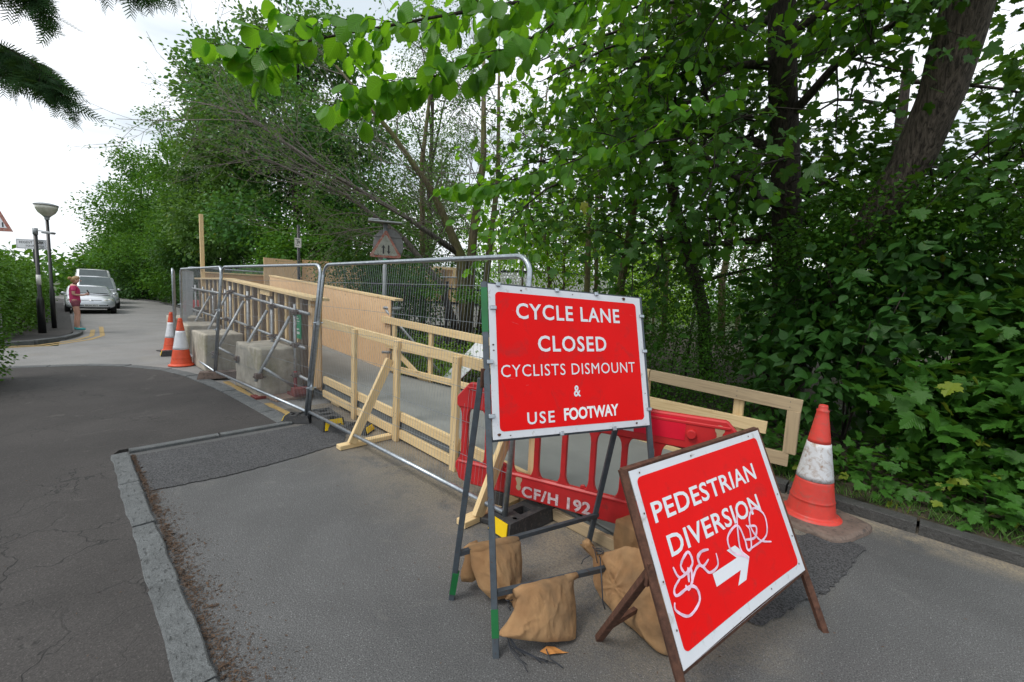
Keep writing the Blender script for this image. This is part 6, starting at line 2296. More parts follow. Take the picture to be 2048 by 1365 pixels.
def far_trees():
    G = 'trees lining the right side of the road'
    # along the right-hand side of the road, from the near hedge line into the distance
    spec = [
        # x, y, H, R, mat, tmpl, n, per, size, label
        (-13.2, 4.4, 5.6, 2.6, 'leaf_mid', T_MID, 1000, 16, 0.125, 'broad dark maple bush filling the gap behind the tall timber post'),
        (-16.5, 5.0, 16.0, 4.2, 'leaf_blue', T_MID, 3000, 14, 0.16, 'blue green leafy tree right of the road, drooping over the maple bush'),
        (-21.5, 5.2, 16.5, 4.2, 'leaf_grey', T_MID, 3000, 14, 0.17, 'tall grey green tree with feathery top behind the bare twigs'),
        (-11.0, 8.6, 14.5, 3.2, 'leaf_grey', T_SIMPLE, 1500, 12, 0.09, 'airy grey leaved tree standing behind the mossy multi stemmed trunk'),
        (-26.0, 3.2, 11.5, 2.3, 'leaf_dark', T_NARROW, 1500, 20, 0.20, 'dark cypress like tree at the road edge, narrow sprays'),
        (-30.0, 3.8, 13.6, 4.2, 'leaf_mid', T_SIMPLE, 1700, 14, 0.17, 'mid green roadside tree rising beyond the cypress'),
        (-37.0, 2.7, 14.8, 4.1, 'leaf_mid', T_SIMPLE, 1400, 13, 0.19, 'full rounded roadside tree between the cypress and the bend'),
        (-45.0, 1.6, 13.6, 4.0, 'leaf_mid', T_SIMPLE, 1200, 12, 0.22, 'rounded green tree where the road starts to bend'),
        (-54.0, 2.4, 11.0, 3.6, 'leaf_blue', T_SIMPLE, 1000, 12, 0.25, 'smaller bluish tree at the bend of the road'),
        (-66.0, 2.0, 9.5, 3.8, 'leaf_mid', T_SIMPLE, 900, 12, 0.3, 'distant tree closing the view down the road'),
        (-84.0, 0.5, 7.6, 4.0, 'leaf_mid', T_SIMPLE, 800, 12, 0.36, 'farthest small tree above the parked cars'),
    ]
    for k, (x, y, H, R, mat, T, n, per, size, lab) in enumerate(spec):
        simple_tree('roadside_tree', lab, (x, y, 0), H, R, T, mat, n, per, size * 1.7, size, 100 + k, trunk_r=0.16, z0=0.08, group=G, squash=1.0, tb=0.5, conical=0.35 if 'cypress' in lab else 0.12)
    # hedge under them and further on
    rng = np.random.default_rng(5)
    for (x0, x1, y, H, lab) in ((-11.5, -21, 2.75, 2.3, 'ragged hedge under the roadside trees, near the small red barrier'), (-21, -44, 2.6, 3.2, 'long dark hedge along the right edge of the road'), (-44, -62, 0.4, 3.2, 'far hedge bending left with the road')):
        t = thing('roadside_hedge', ((x0 + x1) / 2, y + 0.4, 0), lab, 'hedge')
        blobs = []
        k = 0
        xx = x0
        while xx > x1:
            f = (x0 - xx) / (x0 - x1)
            yy = y + 0.8 + rng.uniform(-0.2, 0.2) - (4.5 * f if x0 == -44 else 0)
            blobs.append((xx, yy, H * 0.45, 1.3, 0.85, H * 0.55 * rng.uniform(0.85, 1.15)))
            xx -= 1.3
        far = x0 < -20
        tips = blob_tips(rng, blobs, 1500 if not far else 1300, 0.3)
        leaves_at(rng, tips, 14, 0.16 if not far else 0.3, 0.085 if not far else 0.2, T_SIMPLE, 'leaf_mid' if not far else 'leaf_dark', t, 'foliage')
        mb = MB()
        for b in blobs:
            mb.tube([(b[0], b[1], -0.1), (b[0] + 0.1, b[1], H * 0.6)], 0.04, 5)
            mb.tube([(b[0] + 0.3, b[1] - 0.1, -0.1), (b[0] + 0.5, b[1], H * 0.5)], 0.03, 5)
        mb.build('stems', 'bark_dark', t)
    # woodland beyond the railings
    G2 = 'trees in the wood beyond the railings'
    rng = np.random.default_rng(77)
    spec = [(-4.5, 22, 9.5, 3.2, 'leaf_mid', 'woodland tree showing left of the hooded lamp sign, dense and dark'),
            (-1.0, 30, 9.0, 4.0, 'leaf_lime', 'bright lime woodland tree straight behind the multi stemmed trunk'),
            (4.5, 27, 8.2, 3.6, 'leaf_mid', 'green woodland tree above the lattice bridge'),
            (9.5, 30, 8.0, 4.0, 'leaf_lime', 'lime green tree right of the lattice bridge, far off'),
            (15.0, 28, 8.6, 4.2, 'leaf_mid', 'woodland tree glimpsed between the dark trunks'),
            (21.0, 26, 8.0, 4.2, 'leaf_lime', 'pale woodland tree low behind the leaning trunk'),
            (28.0, 24, 8.0, 4.2, 'leaf_mid', 'woodland tree at the far right behind the shrubs'),
            (-9.5, 24, 10.5, 3.6, 'leaf_blue', 'tall bluish tree behind the bare twig branches'),
            (1.5, 13.5, 5.2, 1.9, 'leaf_lime', 'small yellow green sapling tree in front of the lattice bridge'),
            (5.2, 15.5, 4.6, 1.9, 'leaf_lime', 'loose light green sapling right of the lattice bridge'),
            (-3.6, 12.2, 3.9, 1.5, 'leaf_dark', 'dark ivy like bush left of the hooded lamp sign')]
    for k, (X, Y, H, R, mat, lab) in enumerate(spec):
        q = Qv(X, Y, 0)
        near = Y < 18
        simple_tree('woodland_tree', lab, q, H, R, T_SIMPLE if not near else T_ROUND, mat, 620 if not near else 300, 12, 0.30 if not near else 0.18, 0.19 if not near else 0.10, 300 + k, trunk_r=0.15 if not near else 0.05, bark_m='bark_green', z0=0.42 if near and Y > 13 else 0.10, group=G2, tb=0.6)
    # far wood that reads as one mass
    blobs = []
    for k in range(46):
        a = -0.95 + 2.3 * k / 45
        d = 62 + rng.uniform(-8, 8)
        q = Qv(math.sin(a) * d, math.cos(a) * d, 0)
        blobs.append((q[0], q[1], 1.4, 5.5, 5.5, 2.6 * rng.uniform(0.8, 1.3)))
    tips = blob_tips(rng, blobs, 3200, 0.3)
    o = leaves_at(rng, tips, 10, 0.7, 0.55, T_SIMPLE, 'leaf_mid', None, 'far_woodland')
    tag(o, 'distant wood closing the horizon behind the bridge', None, None, 'stuff')


def left_side():
    rng = np.random.default_rng(15)
    # clipped beech hedge beyond the side road, with ends facing the junction
    def hedge(name, lab, pts, H, W, n, size, mat, per=14, T=T_SIMPLE):
        t = thing(name, (pts[0][0], pts[0][1], 0), lab, 'hedge')
        blobs = []
        for (a, b) in zip(pts, pts[1:]):
            a, b = np.array(a), np.array(b)
            L = np.linalg.norm(b - a)
            k = max(1, int(L / 0.55))
            for i in range(k + 1):
                p = a + (b - a) * i / k
                for hh in (0.25, 0.62):
                    blobs.append((p[0] + rng.uniform(-.06, .06), p[1] + rng.uniform(-.06, .06), H * hh, W, W, H * 0.36 * rng.uniform(0.92, 1.08)))
        tips = blob_tips(rng, blobs, n, 0.18)
        leaves_at(rng, tips, per, 0.06, size, T, mat, t, 'foliage', flat=0.5)
        mb = MB()
        for b in blobs[::2]:
            mb.tube([(b[0], b[1], -0.05), (b[0] + 0.05, b[1], H * 0.7)], 0.025, 5)
        mb.build('stems', 'bark_dark', t)
        return t
    hedge('garden_hedge', 'leafy hedge behind the street name sign across the side road', [(-11.9, -4.35), (-11.5, -5.4), (-11.3, -9.5)], 2.35, 0.55, 4200, 0.075, 'leaf_hedge', 16)
    hedge('garden_hedge', 'clipped hedge running away beside the far pavement behind the lamp post', [(-13.1, -3.98), (-20, -4.1), (-33, -4.6)], 2.2, 0.55, 2600, 0.085, 'leaf_hedge', 15)
    hedge('garden_hedge', 'near hedge end at the left edge of the picture, close to the footway', [(-4.85, -3.90), (-4.5, -4.35), (-4.0, -6.5)], 2.05, 0.42, 4200, 0.05, 'leaf_hedge', 16)
    simple_tree('garden_tree', 'grey leaved bushy tree rising over the hedge at the far left', (-15.0, -7.6, 0), 3.1, 1.4, T_SIMPLE, 'leaf_grey', 500, 13, 0.16, 0.09, 401, trunk_r=0.06, z0=0.3)
    simple_tree('garden_tree', 'dark tree beyond the far lamp, left of the road', (-33.0, -7.0, 0), 3.0, 1.6, T_SIMPLE, 'leaf_mid', 500, 12, 0.3, 0.17, 402, trunk_r=0.1, z0=0.1)
    simple_tree('garden_tree', 'small distant tree at the end of the left pavement', (-48.0, -9.5, 0), 3.6, 2.4, T_SIMPLE, 'leaf_lime', 500, 12, 0.4, 0.24, 403, trunk_r=0.1, z0=0.1)


def big_trees():
    rng = np.random.default_rng(2)
    # leaning trunk at upper right
    t = thing('leaning_tree', Q(4.15, 6.3), 'thick furrowed tree trunk leaning at the upper right, lost in leaves below', 'tree')
    pts = [Qv(3.95, 6.25, -0.1), Qv(4.10, 5.9, 1.3), Qv(4.22, 5.4, 2.4), Qv(4.42, 4.95, 3.45), Qv(4.46, 4.75, 4.1), Qv(4.42, 4.55, 5.0), Qv(4.5, 4.4, 7.0), Qv(4.4, 4.2, 9.0)]
    rad = [0.27, 0.22, 0.20, 0.190, 0.200, 0.215, 0.19, 0.13]
    # finer rings with bark swelling
    P, R = [], []
    for i in range(len(pts) - 1):
        for k in range(5):
            f = k / 5
            P.append(pts[i] * (1 - f) + pts[i + 1] * f)
            R.append((rad[i] * (1 - f) + rad[i + 1] * f) * (1 + rng.uniform(-0.03, 0.03)))
    P.append(pts[-1]); R.append(rad[-1])
    MB().tube(P, R, 20).build('trunk', 'bark_big', t, smooth=True)
    tubes, tips = [], []
    for k in range(9):
        s = pts[5 + (k % 3)]
        a = rng.uniform(0, 6.28)
        grow(rng, s, (math.cos(a), math.sin(a), 0.5), 3.0, 0.07, 2, children=(4, 4), tips=tips, tubes=tubes)
    tubes_mesh('limb', tubes, 'bark_dark', t)
    leaves_at(rng, tips, 5, 0.2, 0.13, T_SYC, 'leaf_syc', t, flat=1.0)

    # second, upright dark trunk
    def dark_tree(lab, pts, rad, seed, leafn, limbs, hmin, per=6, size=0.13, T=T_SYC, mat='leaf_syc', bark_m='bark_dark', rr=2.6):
        rng = np.random.default_rng(seed)
        t = thing('sycamore_tree', pts[0], lab, 'tree')
        tubes, tips = [], []
        MB().tube(pts, rad, 12).build('trunk', bark_m, t, smooth=True)
        for k in range(limbs):
            f = hmin + (0.97 - hmin) * (k + 0.5) / limbs
            x = f * (len(pts) - 1)
            i = min(int(x), len(pts) - 2)
            s = np.array(pts[i]) + (np.array(pts[i + 1]) - np.array(pts[i])) * (x - i)
            a = k * 2.4 + rng.uniform(-0.5, 0.5)
            grow(rng, s, (math.cos(a), math.sin(a), 0.15), rr * rng.uniform(0.7, 1.1), rad[i] * 0.35, 2, wander=0.2, up=-0.02, children=(5, 5), tips=tips, tubes=tubes, spread=0.75)
        tubes_mesh('limb', tubes, bark_m, t)
        leaves_at(rng, tips, per, 0.17, size, T, mat, t, flat=1.1, droop=0.4)
        return t
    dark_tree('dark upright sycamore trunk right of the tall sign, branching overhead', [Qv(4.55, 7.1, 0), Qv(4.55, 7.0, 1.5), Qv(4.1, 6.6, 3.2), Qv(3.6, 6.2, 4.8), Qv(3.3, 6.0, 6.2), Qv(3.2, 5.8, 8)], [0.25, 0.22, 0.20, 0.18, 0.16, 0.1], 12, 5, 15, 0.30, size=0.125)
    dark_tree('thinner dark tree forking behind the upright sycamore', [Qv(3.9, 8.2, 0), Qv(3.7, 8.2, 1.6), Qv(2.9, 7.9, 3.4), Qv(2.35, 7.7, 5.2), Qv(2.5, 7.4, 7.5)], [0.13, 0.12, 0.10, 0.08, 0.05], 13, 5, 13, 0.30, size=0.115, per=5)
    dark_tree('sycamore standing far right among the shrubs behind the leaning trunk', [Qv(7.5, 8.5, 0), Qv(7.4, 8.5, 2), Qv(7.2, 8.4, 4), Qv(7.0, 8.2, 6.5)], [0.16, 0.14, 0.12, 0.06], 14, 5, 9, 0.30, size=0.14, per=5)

    # canopy tree whose boughs hang over the signs from the right (elm / hazel)
    rng = np.random.default_rng(31)
    t = thing('elm_tree', Q(3.3, 7.8), 'tree with large lime green toothed leaves hanging over the fence at the top', 'tree')
    tubes, tips = [], []
    MB().tube([Qv(2.2, 8.6, 0), Qv(2.1, 8.4, 2.0), Qv(2.2, 8.0, 4.0), Qv(2.4, 7.6, 6.0)], [0.09, 0.08, 0.07, 0.05], 8).build('trunk', 'bark_green', t, smooth=True)
    # mid layer of darker boughs (4-7 m away)
    for k in range(30):
        X = rng.uniform(-0.6, 3.6)
        Y = rng.uniform(4.6, 7.4)
        z = rng.uniform(2.9, 5.4) + 0.10 * X
        s = Qv(X + rng.uniform(0.6, 1.4), Y + rng.uniform(0.3, 0.9), z + 0.5)
        e = Qv(X, Y, z)
        grow(rng, s, e - s, 1.5, 0.02, 1, segs=5, wander=0.12, up=-0.05, children=(6,), tips=tips, tubes=tubes, spread=0.7, ratio=0.55, minr=0.003)
    tubes_mesh('branches', tubes, 'bark_dark', t)
    leaves_at(rng, tips, 4, 0.10, 0.115, T_ELM, 'leaf_elm', t, flat=1.0, droop=0.5, tb=0.25)
    return t


def near_branch():
    """the close spray of big toothed leaves across the top centre"""
    rng = np.random.default_rng(41)
    t = thing('overhanging_branch', Q(1.0, 3.1, 3.6), 'close bough of large veined light green leaves reaching left across the top', 'branch')
    main = [Qv(1.9, 3.6, 4.55), Qv(1.1, 3.3, 4.15), Qv(0.45, 3.05, 3.80), Qv(-0.15, 2.9, 3.58), Qv(-0.75, 2.85, 3.42), Qv(-1.30, 2.85, 3.30), Qv(-1.62, 2.85, 3.22), Qv(-1.82, 2.85, 3.17)]
    second = [Qv(0.45, 3.05, 3.80), Qv(0.1, 2.9, 3.42), Qv(-0.35, 2.85, 3.18), Qv(-0.75, 2.8, 3.02), Qv(-1.05, 2.75, 2.92)]
    third = [Qv(1.1, 3.3, 4.15), Qv(0.6, 3.5, 4.2), Qv(0.1, 3.6, 4.1), Qv(-0.5, 3.6, 3.95), Qv(-0.9, 3.6, 3.85)]
    fifth = [Qv(1.9, 3.6, 4.55), Qv(1.0, 3.2, 4.45), Qv(0.3, 3.0, 4.2), Qv(-0.3, 2.9, 3.98), Qv(-0.75, 2.85, 3.80)]
    fourth = [Qv(2.2, 4.4, 3.9), Qv(1.5, 4.3, 3.55), Qv(0.9, 4.2, 3.2), Qv(0.3, 4.15, 2.95), Qv(-0.2, 4.1, 2.78), Qv(-0.65, 4.1, 2.72)]
    tubes, P, D, A = [], [], [], []
    for br, r in ((main, 0.016), (second, 0.009), (third, 0.010), (fourth, 0.012), (fifth, 0.010)):
        tubes.append((br, [r * (1 - 0.8 * i / (len(br) - 1)) for i in range(len(br))]))
        n = (len(br) - 1) * 7
        for k in range(n):
            f = (k + 0.5) / n * (len(br) - 1)
            i = int(f)
            p = br[i] + (br[i + 1] - br[i]) * (f - i)
            d = unit(br[i + 1] - br[i])
            side = unit(np.cross(d, np.array([0, 0, 1.0]))) * (1 if k % 2 else -1)
            tw = unit(d * 0.7 + side * 0.8 + rng.normal(0, 0.25, 3) + np.array([0, 0, -0.12]))
            L = rng.uniform(0.10, 0.34)
            e = p + tw * L
            tubes.append(([p, (p + e) / 2, e], [0.004, 0.003, 0.0015]))
            m = 2 + int(L / 0.075)
            for j in range(m):
                q = p + (e - p) * (j + 0.6) / m
                s2 = unit(np.cross(tw, np.array([0, 0, 1.0]))) * (1 if j % 2 else -1)
                P.append(q)
                A.append(unit(tw * 0.55 + s2 * 0.55 + np.array([0, 0, -0.65]) + rng.normal(0, 0.3, 3)))
                D.append(unit(np.array([0, 0, 0.75]) + rng.normal(0, 0.45, 3)))
            P.append(e)
            A.append(unit(tw + np.array([0, 0, -0.6])))
            D.append(unit(np.array([0, 0, 0.8]) + rng.normal(0, 0.4, 3)))
    tubes_mesh('twigs', tubes, 'bark_dark', t, 8, 5)
    P, A, D = np.array(P), np.array(A), np.array(D)
    leaf_mesh('foliage', T_ELM, P, A, D, 0.140 * rng.uniform(0.55, 1.15, len(P)), np.clip(rng.normal(0.5, 0.22, len(P)), 0, 1), 'leaf_elm', t)


def bare_tree():
    """multi-stemmed tree whose grey branches rake to the upper left"""
    rng = np.random.default_rng(51)
    t = thing('twiggy_tree', Q(-1.2, 11.6), 'mossy multi stemmed tree with long bare grey branches raking left', 'tree')
    b = Qv(-1.25, 11.6, 0)
    tubes, tips = [], []
    stems = [([b, Qv(-1.35, 11.6, 1.6), Qv(-1.5, 11.5, 2.8), Qv(-2.2, 11.2, 4.3), Qv(-3.2, 10.8, 5.6), Qv(-4.4, 10.4, 6.9)], [0.19, 0.17, 0.13, 0.09, 0.06, 0.03]),
             ([b, Qv(-1.25, 11.7, 1.8), Qv(-1.2, 11.8, 3.4), Qv(-1.0, 11.9, 5.4), Qv(-1.1, 11.9, 8.2)], [0.18, 0.15, 0.12, 0.09, 0.04]),
             ([Qv(-1.0, 11.9, 0), Qv(-0.8, 12, 2.4), Qv(-0.6, 12.2, 5), Qv(-0.7, 12.3, 8)], [0.10, 0.09, 0.07, 0.03]),
             ([b, Qv(-2.0, 11.3, 2.0), Qv(-2.9, 11.0, 3.1), Qv(-4.2, 10.6, 4.0), Qv(-6.0, 10.2, 4.7)], [0.12, 0.09, 0.065, 0.045, 0.02]),
             ([Qv(-1.5, 11.5, 2.8), Qv(-2.8, 10.9, 3.6), Qv(-4.4, 10.2, 4.4), Qv(-6.4, 9.6, 5.6)], [0.08, 0.06, 0.045, 0.015])]
    MB().tube(stems[0][0], stems[0][1], 12).tube(stems[1][0], stems[1][1], 12).tube(stems[2][0], stems[2][1], 10).build('trunk', 'bark_green', t, smooth=True)
    mb = MB()
    for s in stems[3:]:
        mb.tube(s[0], s[1], 8)
    mb.build('limb', 'bark_grey', t, smooth=True)
    for s in stems:
        pts = s[0]
        for k in range(16):
            f = 0.30 + 0.70 * (k + rng.uniform(0, 1)) / 16
            x = f * (len(pts) - 1)
            i = min(int(x), len(pts) - 2)
            p = pts[i] + (pts[i + 1] - pts[i]) * (x - i)
            d = unit(unit(pts[i + 1] - pts[i]) + rng.normal(0, 0.55, 3) + (Qv(-1, 0, 0) - Qv(0, 0, 0)) * 0.5)
            grow(rng, p, d, rng.uniform(1.3, 2.6), 0.018, 2, segs=5, wander=0.16, up=0.01, children=(5, 4), tips=tips, tubes=tubes, spread=0.55, ratio=0.55, minr=0.0035)
    tubes_mesh('twigs', tubes, 'twig', t, 5, 3)
    sel = [tips[i] for i in rng.choice(len(tips), int(len(tips) * 0.55), replace=False)]
    leaves_at(rng, sel, 4, 0.05, 0.06, T_SIMPLE, 'leaf_grey', t, tb=0.4)
    # slim mossy poles behind the railings
    for k, (X, Y, r, h, lab) in enumerate(((0.95, 12.5, 0.06, 7.5, 'slim mossy trunk just above the left end of the tall sign'), (2.15, 12.0, 0.085, 7, 'paired mossy trunk in front of the white lattice'), (2.35, 12.4, 0.06, 7.5, 'thinner trunk twinned with the mossy one by the lattice'), (-2.75, 12.8, 0.09, 8.5, 'upright stem rising behind the hooded lamp sign'), (0.2, 11.2, 0.035, 6.0, 'thin pale stem between the mesh panel and the lattice'), (4.9, 13.5, 0.08, 8, 'slender trunk standing among leaves right of the tall sign'), (6.3, 12.5, 0.10, 8, 'dim trunk far right of the tall sign beyond the upright sycamore'))):
        q = Qv(X, Y, 0)
        t2 = thing('slender_tree', q, lab, 'tree', 'slim woodland stems')
        tubes, tips = [], []
        pts = [q, q + np.array([rng.normal(0, .1), rng.normal(0, .1), h * 0.3]), q + np.array([rng.normal(0, .2), rng.normal(0, .2), h * 0.65]), q + np.array([rng.normal(0, .4), rng.normal(0, .4), h])]
        MB().tube(pts, [r * 1.2, r, r * 0.8, r * 0.3], 8).build('trunk', 'bark_green', t2, smooth=True)
        for j in range(11):
            f = 0.42 + 0.55 * j / 10
            i = min(int(f * 3), 2)
            p = pts[i] + (pts[i + 1] - pts[i]) * (f * 3 - i)
            a = rng.uniform(0, 6.28)
            grow(rng, p, (math.cos(a), math.sin(a), 0.35), 1.5, 0.02, 1, segs=4, children=(5,), tips=tips, tubes=tubes, spread=0.7, minr=0.004)
        tubes_mesh('limb', tubes, 'bark_dark', t2, 5, 3)
        leaves_at(rng, tips, 6, 0.16, 0.09, T_SIMPLE, 'leaf_lime' if k in (0, 1, 2, 4) else 'leaf_mid', t2)


def shrub(name, label, blobs, n, per, spread, size, T, mat, seed, cat='shrub', stems=14, shell=0.35, flat=0.7, tb=0.4, group=None, droop=0.35):
    rng = np.random.default_rng(seed)
    c = np.mean([b[:2] for b in blobs], axis=0)
    t = thing(name, (c[0], c[1], 0.1), label, cat, group)
    tips = blob_tips(rng, blobs, n, shell)
    leaves_at(rng, tips, per, spread, size, T, mat, t, 'foliage', flat=flat, tb=tb, droop=droop)
    mb = MB()
    for k in range(stems):
        p, d = tips[rng.integers(len(tips))]
        b = np.array([c[0] + rng.normal(0, 0.3), c[1] + rng.normal(0, 0.3), 0.0])
        b = b * 0.5 + np.array([p[0], p[1], 0]) * 0.5
        m = (b + p) / 2 + np.array([0, 0, 0.25])
        mb.tube([b, m, p], [0.014, 0.010, 0.004], 5)
    mb.build('stems', 'bark_dark', t, smooth=True)
    return t


def right_shrubs():
    def B(X, Y, z, r, rz=None, ry_=None):
        q = Qv(X, Y, z)
        return (q[0], q[1], q[2], r, ry_ or r, rz or r)
    # broad leaved dogwood wall (right of the cone)
    shrub('dogwood_shrub', 'broad leaved shrub with pointed oval leaves rising behind the big red cone',
          [B(3.7, 5.0, 1.0, 0.75), B(4.1, 5.0, 1.9, 0.8), B(4.7, 4.7, 1.5, 0.8), B(4.6, 4.9, 2.1, 0.6), B(5.3, 4.5, 1.8, 0.6), B(3.6, 5.6, 1.6, 0.6)], 620, 8, 0.11, 0.130, T_HEART, 'leaf_dog', 61, tb=0.45)
    shrub('maple_shrub', 'low sycamore bush with big lobed leaves leaning over the kerb at the right edge',
          [B(4.25, 3.75, 0.65, 0.5), B(4.75, 3.5, 1.0, 0.6), B(4.1, 4.2, 0.9, 0.45), B(4.9, 3.9, 1.5, 0.55), B(5.4, 3.4, 0.9, 0.6)], 360, 6, 0.10, 0.150, T_SYC, 'leaf_syc', 62, tb=0.6, flat=0.9)
    shrub('hawthorn_shrub', 'fine leaved dark shrub arching over the broad leaves below the leaning trunk',
          [B(4.4, 5.2, 2.8, 0.9, 0.5), B(5.2, 4.8, 2.9, 0.9, 0.5), B(5.9, 4.4, 2.7, 0.9, 0.7), B(6.2, 4.2, 1.9, 0.8), B(3.9, 5.5, 2.3, 0.7, 0.5)], 1300, 14, 0.13, 0.05, T_ROUND, 'leaf_mid', 63, tb=0.4)
    # small leaved shrub behind the right handrail
    shrub('privet_shrub', 'dense small leaved dark shrub filling the space behind the right handrail',
          [B(1.9, 7.0, 0.7, 0.8), B(2.7, 6.6, 0.9, 0.8), B(3.2, 6.0, 0.7, 0.7), B(2.3, 7.4, 1.5, 0.8), B(3.1, 6.8, 1.7, 0.7), B(3.3, 6.1, 1.4, 0.6), B(1.3, 7.6, 1.0, 0.7)], 1300, 16, 0.11, 0.042, T_SIMPLE, 'leaf_mid', 64, tb=0.35)
    shrub('holly_shrub', 'dark glossy shrub between the iron railing and the tall sign',
          [B(0.4, 8.6, 0.9, 0.5), B(0.8, 8.3, 1.1, 0.45), B(1.3, 8.3, 1.0, 0.5), B(0.0, 8.9, 0.8, 0.5), B(2.0, 8.2, 1.3, 0.5)], 650, 12, 0.10, 0.062, T_SIMPLE, 'leaf_dark', 65, tb=0.6)
    shrub('ivy_bank', 'dark leafy bank spilling over the black railing beside the grey post',
          [B(-2.7, 10.3, 1.5, 0.8, 0.9), B(-3.6, 11.2, 1.6, 0.9), B(-3.2, 11.2, 2.1, 0.8, 0.6), B(-4.6, 12.0, 1.8, 1.0), B(-2.2, 9.7, 1.95, 0.35, 0.2)], 1100, 14, 0.12, 0.062, T_SIMPLE, 'leaf_dark', 66, tb=0.6, cat='ivy')
    shrub('ivy_bank', 'strand of leaves trailing along the top of the iron railing in the middle',
          [B(-1.9, 9.45, 1.78, 0.45, 0.14, 0.2), B(-1.1, 9.55, 1.72, 0.4, 0.12, 0.2), B(-0.3, 9.65, 1.45, 0.45, 0.4, 0.3)], 220, 9, 0.06, 0.058, T_SIMPLE, 'leaf_mid', 67, tb=0.6, cat='ivy')
    shrub('weed_patch', 'patch of lobed seedlings and ivy creeping to the kerb behind the big red cone',
          [B(3.15, 4.05, 0.22, 0.30, 0.18), B(3.5, 3.75, 0.25, 0.32, 0.2), B(2.9, 4.5, 0.25, 0.35, 0.2), B(3.9, 3.35, 0.3, 0.35, 0.25), B(4.3, 3.0, 0.35, 0.4, 0.3), B(4.6, 2.75, 0.45, 0.4, 0.35)], 240, 5, 0.09, 0.085, T_SYC, 'leaf_syc', 72, tb=0.6, flat=1.2, cat='weeds', stems=6)
    # undergrowth
    rng = np.random.default_rng(68)
    N = 13000
    x = rng.uniform(-9, 7, N)
    y = 2.3 + rng.gamma(1.6, 1.0, N)
    z = 0.12 + rng.gamma(1.5, 0.10, N) * (0.4 + 0.6 * np.clip((y - 2.6) / 2, 0, 1))
    pos = np.stack([x, y, z], 1)
    ax = unit(rng.normal(0, 1, (N, 3)) * np.array([1, 1, 0.4]))
    nr = unit(rng.normal(0, 0.4, (N, 3)) + np.array([0, 0, 1.0]))
    o = leaf_mesh('undergrowth', T_SIMPLE, pos, ax, nr, rng.uniform(0.035, 0.10, N), rng.uniform(0.2, 0.9, N), 'leaf_mid')
    tag(o, 'low mixed weeds covering the verge under the shrubs', None, None, 'stuff')
    shrub('fern_clump', 'light green ferns and weeds round the toppled sign board', [B(-1.0, 7.8, 0.4, 0.7, 0.35), B(0.2, 7.4, 0.4, 0.8, 0.4), B(-0.2, 8.2, 0.7, 0.6, 0.4), B(-1.8, 8.4, 0.5, 0.7, 0.4)], 420, 12, 0.12, 0.06, T_NARROW, 'leaf_lime', 69, tb=0.2, cat='ferns')
    # grass tufts along the kerb
    N = 5200
    x = rng.uniform(-1, 7.2, N)
    y = 2.16 + rng.gamma(1.3, 0.16, N)
    pos = np.stack([x, y, np.full(N, 0.09)], 1)
    ax = unit(rng.normal(0, 0.45, (N, 3)) * np.array([1, 1, 0.2]) + np.array([0, -0.1, 0.8]))
    nr = unit(rng.normal(0, 1, (N, 3)))
    T_BLADE = (np.array([(0, 0.035, 0), (0.5, 0.028, 0.06), (1, 0, 0.22), (0.5, -0.028, 0.06), (0, -0.035, 0)]), [(0, 1, 3, 4), (1, 2, 3)])
    o = leaf_mesh('verge_grass', T_BLADE, pos, ax, nr, rng.uniform(0.04, 0.13, N), rng.uniform(0.2, 1, N), 'leaf_grey')
    tag(o, 'thin dry grass along the back of the right kerb', None, None, 'stuff')


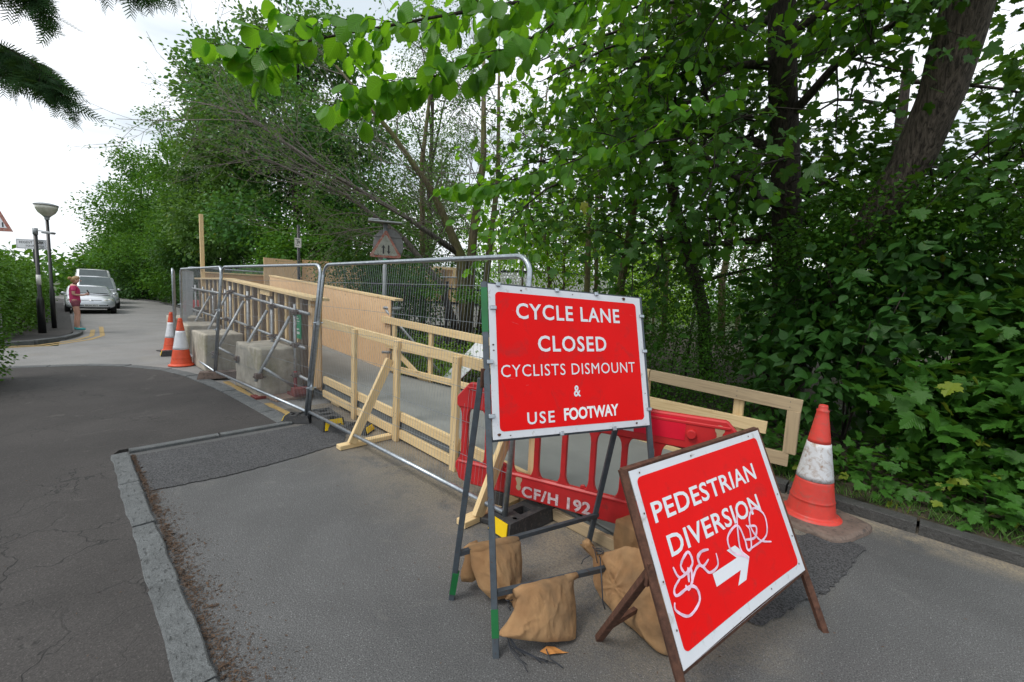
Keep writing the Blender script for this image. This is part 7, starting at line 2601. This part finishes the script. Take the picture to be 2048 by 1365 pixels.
def conifer():
    rng = np.random.default_rng(71)
    t = thing('cypress_tree', Q(-7.2, 4.2), 'dark cypress whose drooping sprays hang in at the top left corner', 'tree')
    MB().tube([Qv(-9.2, 4.4, 0), Qv(-9.2, 4.4, 5), Qv(-9.1, 4.3, 10)], [0.22, 0.17, 0.05], 10).build('trunk', 'bark_dark', t, smooth=True)
    tubes = []
    P, A, D = [], [], []
    boughs = [([Qv(-9.1, 4.3, 4.3), Qv(-7.4, 4.6, 4.42), Qv(-6.3, 4.8, 4.42), Qv(-5.6, 4.9, 4.15), Qv(-5.15, 4.9, 3.85)], 0.60),
              ([Qv(-9.1, 4.3, 4.2), Qv(-7.4, 4.9, 4.3), Qv(-6.2, 5.2, 4.35), Qv(-5.7, 5.3, 4.2)], 0.60),
              ([Qv(-9.1, 4.3, 4.9), Qv(-7.4, 4.5, 5.2), Qv(-6.2, 4.6, 5.15), Qv(-5.45, 4.7, 4.95), Qv(-5.25, 4.8, 4.75)], 0.62),
              ([Qv(-9.1, 4.3, 5.1), Qv(-7.4, 4.2, 5.4), Qv(-6.0, 4.3, 5.25), Qv(-5.2, 4.5, 4.95)], 0.62),
              ([Qv(-9.1, 4.3, 5.1), Qv(-7.0, 4.7, 5.4), Qv(-5.4, 4.9, 5.35), Qv(-4.6, 5.0, 5.12), Qv(-4.25, 5.0, 4.95)], 0.42),
              ([Qv(-9.1, 4.3, 5.3), Qv(-6.6, 4.9, 5.65), Qv(-5.0, 5.1, 5.50), Qv(-4.2, 5.2, 5.25)], 0.50),
              ([Qv(-9.1, 4.3, 4.9), Qv(-7.8, 4.3, 5.4), Qv(-6.8, 4.3, 5.5), Qv(-6.0, 4.3, 5.2)], 0.80)]
    for br, W in boughs:
        tubes.append((br, [0.035, 0.028, 0.02, 0.012, 0.006][:len(br)]))
        n = 64
        for k in range(n):
            f = 0.25 + 0.75 * k / n
            x = f * (len(br) - 1)
            i = min(int(x), len(br) - 2)
            p = br[i] + (br[i + 1] - br[i]) * (x - i)
            d = unit(br[i + 1] - br[i])
            sd = unit(np.cross(d, np.array([0, 0, 1.0]))) * (1 if k % 2 else -1)
            tw = unit(d * 0.6 + sd * rng.uniform(0.1, 0.7) + np.array([0, 0, -0.75]) + rng.normal(0, 0.15, 3))
            L = W * rng.uniform(0.35, 1.0) * (1 - 0.35 * (f - 0.25))
            e = p + tw * L
            tubes.append(([p, (p + e) / 2 + np.array([0, 0, 0.03]), e], [0.005, 0.003, 0.001]))
            m = int(L / 0.065)
            for j in range(m):
                g = (j + 0.5) / m
                q = p + (e - p) * g + np.array([0, 0, 0.03 * 4 * g * (1 - g)])
                s2 = unit(np.cross(tw, rng.normal(0, 1, 3)))
                P.append(q)
                A.append(unit(tw * 0.8 + s2 * 0.7))
                D.append(unit(rng.normal(0, 1, 3)))
                P.append(q)
                A.append(unit(tw * 0.8 - s2 * 0.7))
                D.append(unit(rng.normal(0, 1, 3)))
    tubes_mesh('branches', tubes, 'bark_dark', t, 6, 4)
    # each spray: a flat fan of scale-leaf fingers
    F = []
    V = [(0, 0.012, 0), (0, -0.012, 0), (1, 0, -0.08)]
    F.append((0, 1, 2))
    for i in range(1, 8):
        x = i / 8
        w = 0.42 * (1 - x * 0.7)
        for s in (1, -1):
            b = len(V)
            V += [(x - 0.03, 0, -0.02), (x + 0.035, 0, -0.02), (x + 0.24, s * w, -0.06), (x + 0.19, s * w * 0.93, -0.06)]
            F.append((b, b + 1, b + 2, b + 3))
    P, A, D = np.array(P), np.array(A), np.array(D)
    leaf_mesh('foliage', (np.array(V), F), P, A, D, 0.19 * rng.uniform(0.6, 1.3, len(P)), rng.uniform(0.1, 0.9, len(P)), 'leaf_con', t)


def litter():
    rng = np.random.default_rng(81)
    N = 11000
    s = rng.uniform(-0.1, 7.5, N)
    w = rng.exponential(1.0, N) * (0.016 + 0.052 * np.clip(s / 3.5, 0, 1.3)) * (0.7 + 0.5 * np.sin(s * 5.3) ** 2)
    pos = np.stack([s, -2.258 + 0.0243 * s + w, np.full(N, 0.003) + rng.uniform(0, 0.012, N) * np.exp(-w / 0.05)], 1)
    ax = unit(rng.normal(0, 1, (N, 3)) * np.array([1, 1, 0.15]))
    nr = unit(rng.normal(0, 0.35, (N, 3)) + np.array([0, 0, 1.0]))
    o = leaf_mesh('gutter_litter', T_NARROW, pos, ax, nr, rng.uniform(0.006, 0.022, N) * (1 + (rng.uniform(0, 1, N) > 0.98) * 1.6), rng.uniform(0, 1, N), 'litter')
    tag(o, 'brown twigs and dead leaf crumbs lying in the gutter beside the granite kerb', None, None, 'stuff')
    N = 900
    pos = np.stack([rng.uniform(-1, 7, N), rng.uniform(-3.9, 2.0, N), np.full(N, 0.006)], 1)
    pos[:, 2] = np.where(pos[:, 1] < -2.42, FZ + 0.004, 0.008)
    pos[:, 2] = np.where((pos[:, 1] > -0.3) & (pos[:, 0] < 4.5), -0.03, pos[:, 2])
    o = leaf_mesh('path_debris', T_NARROW, pos, unit(rng.normal(0, 1, (N, 3)) * np.array([1, 1, 0.1])), unit(rng.normal(0, 0.3, (N, 3)) + np.array([0, 0, 1.0])), rng.uniform(0.005, 0.022, N), rng.uniform(0, 1, N), 'litter')
    tag(o, 'scattered leaf scraps and grit on the path and footway', None, None, 'stuff')


far_trees()
left_side()
big_trees()
near_branch()
bare_tree()
right_shrubs()
conifer()
litter()
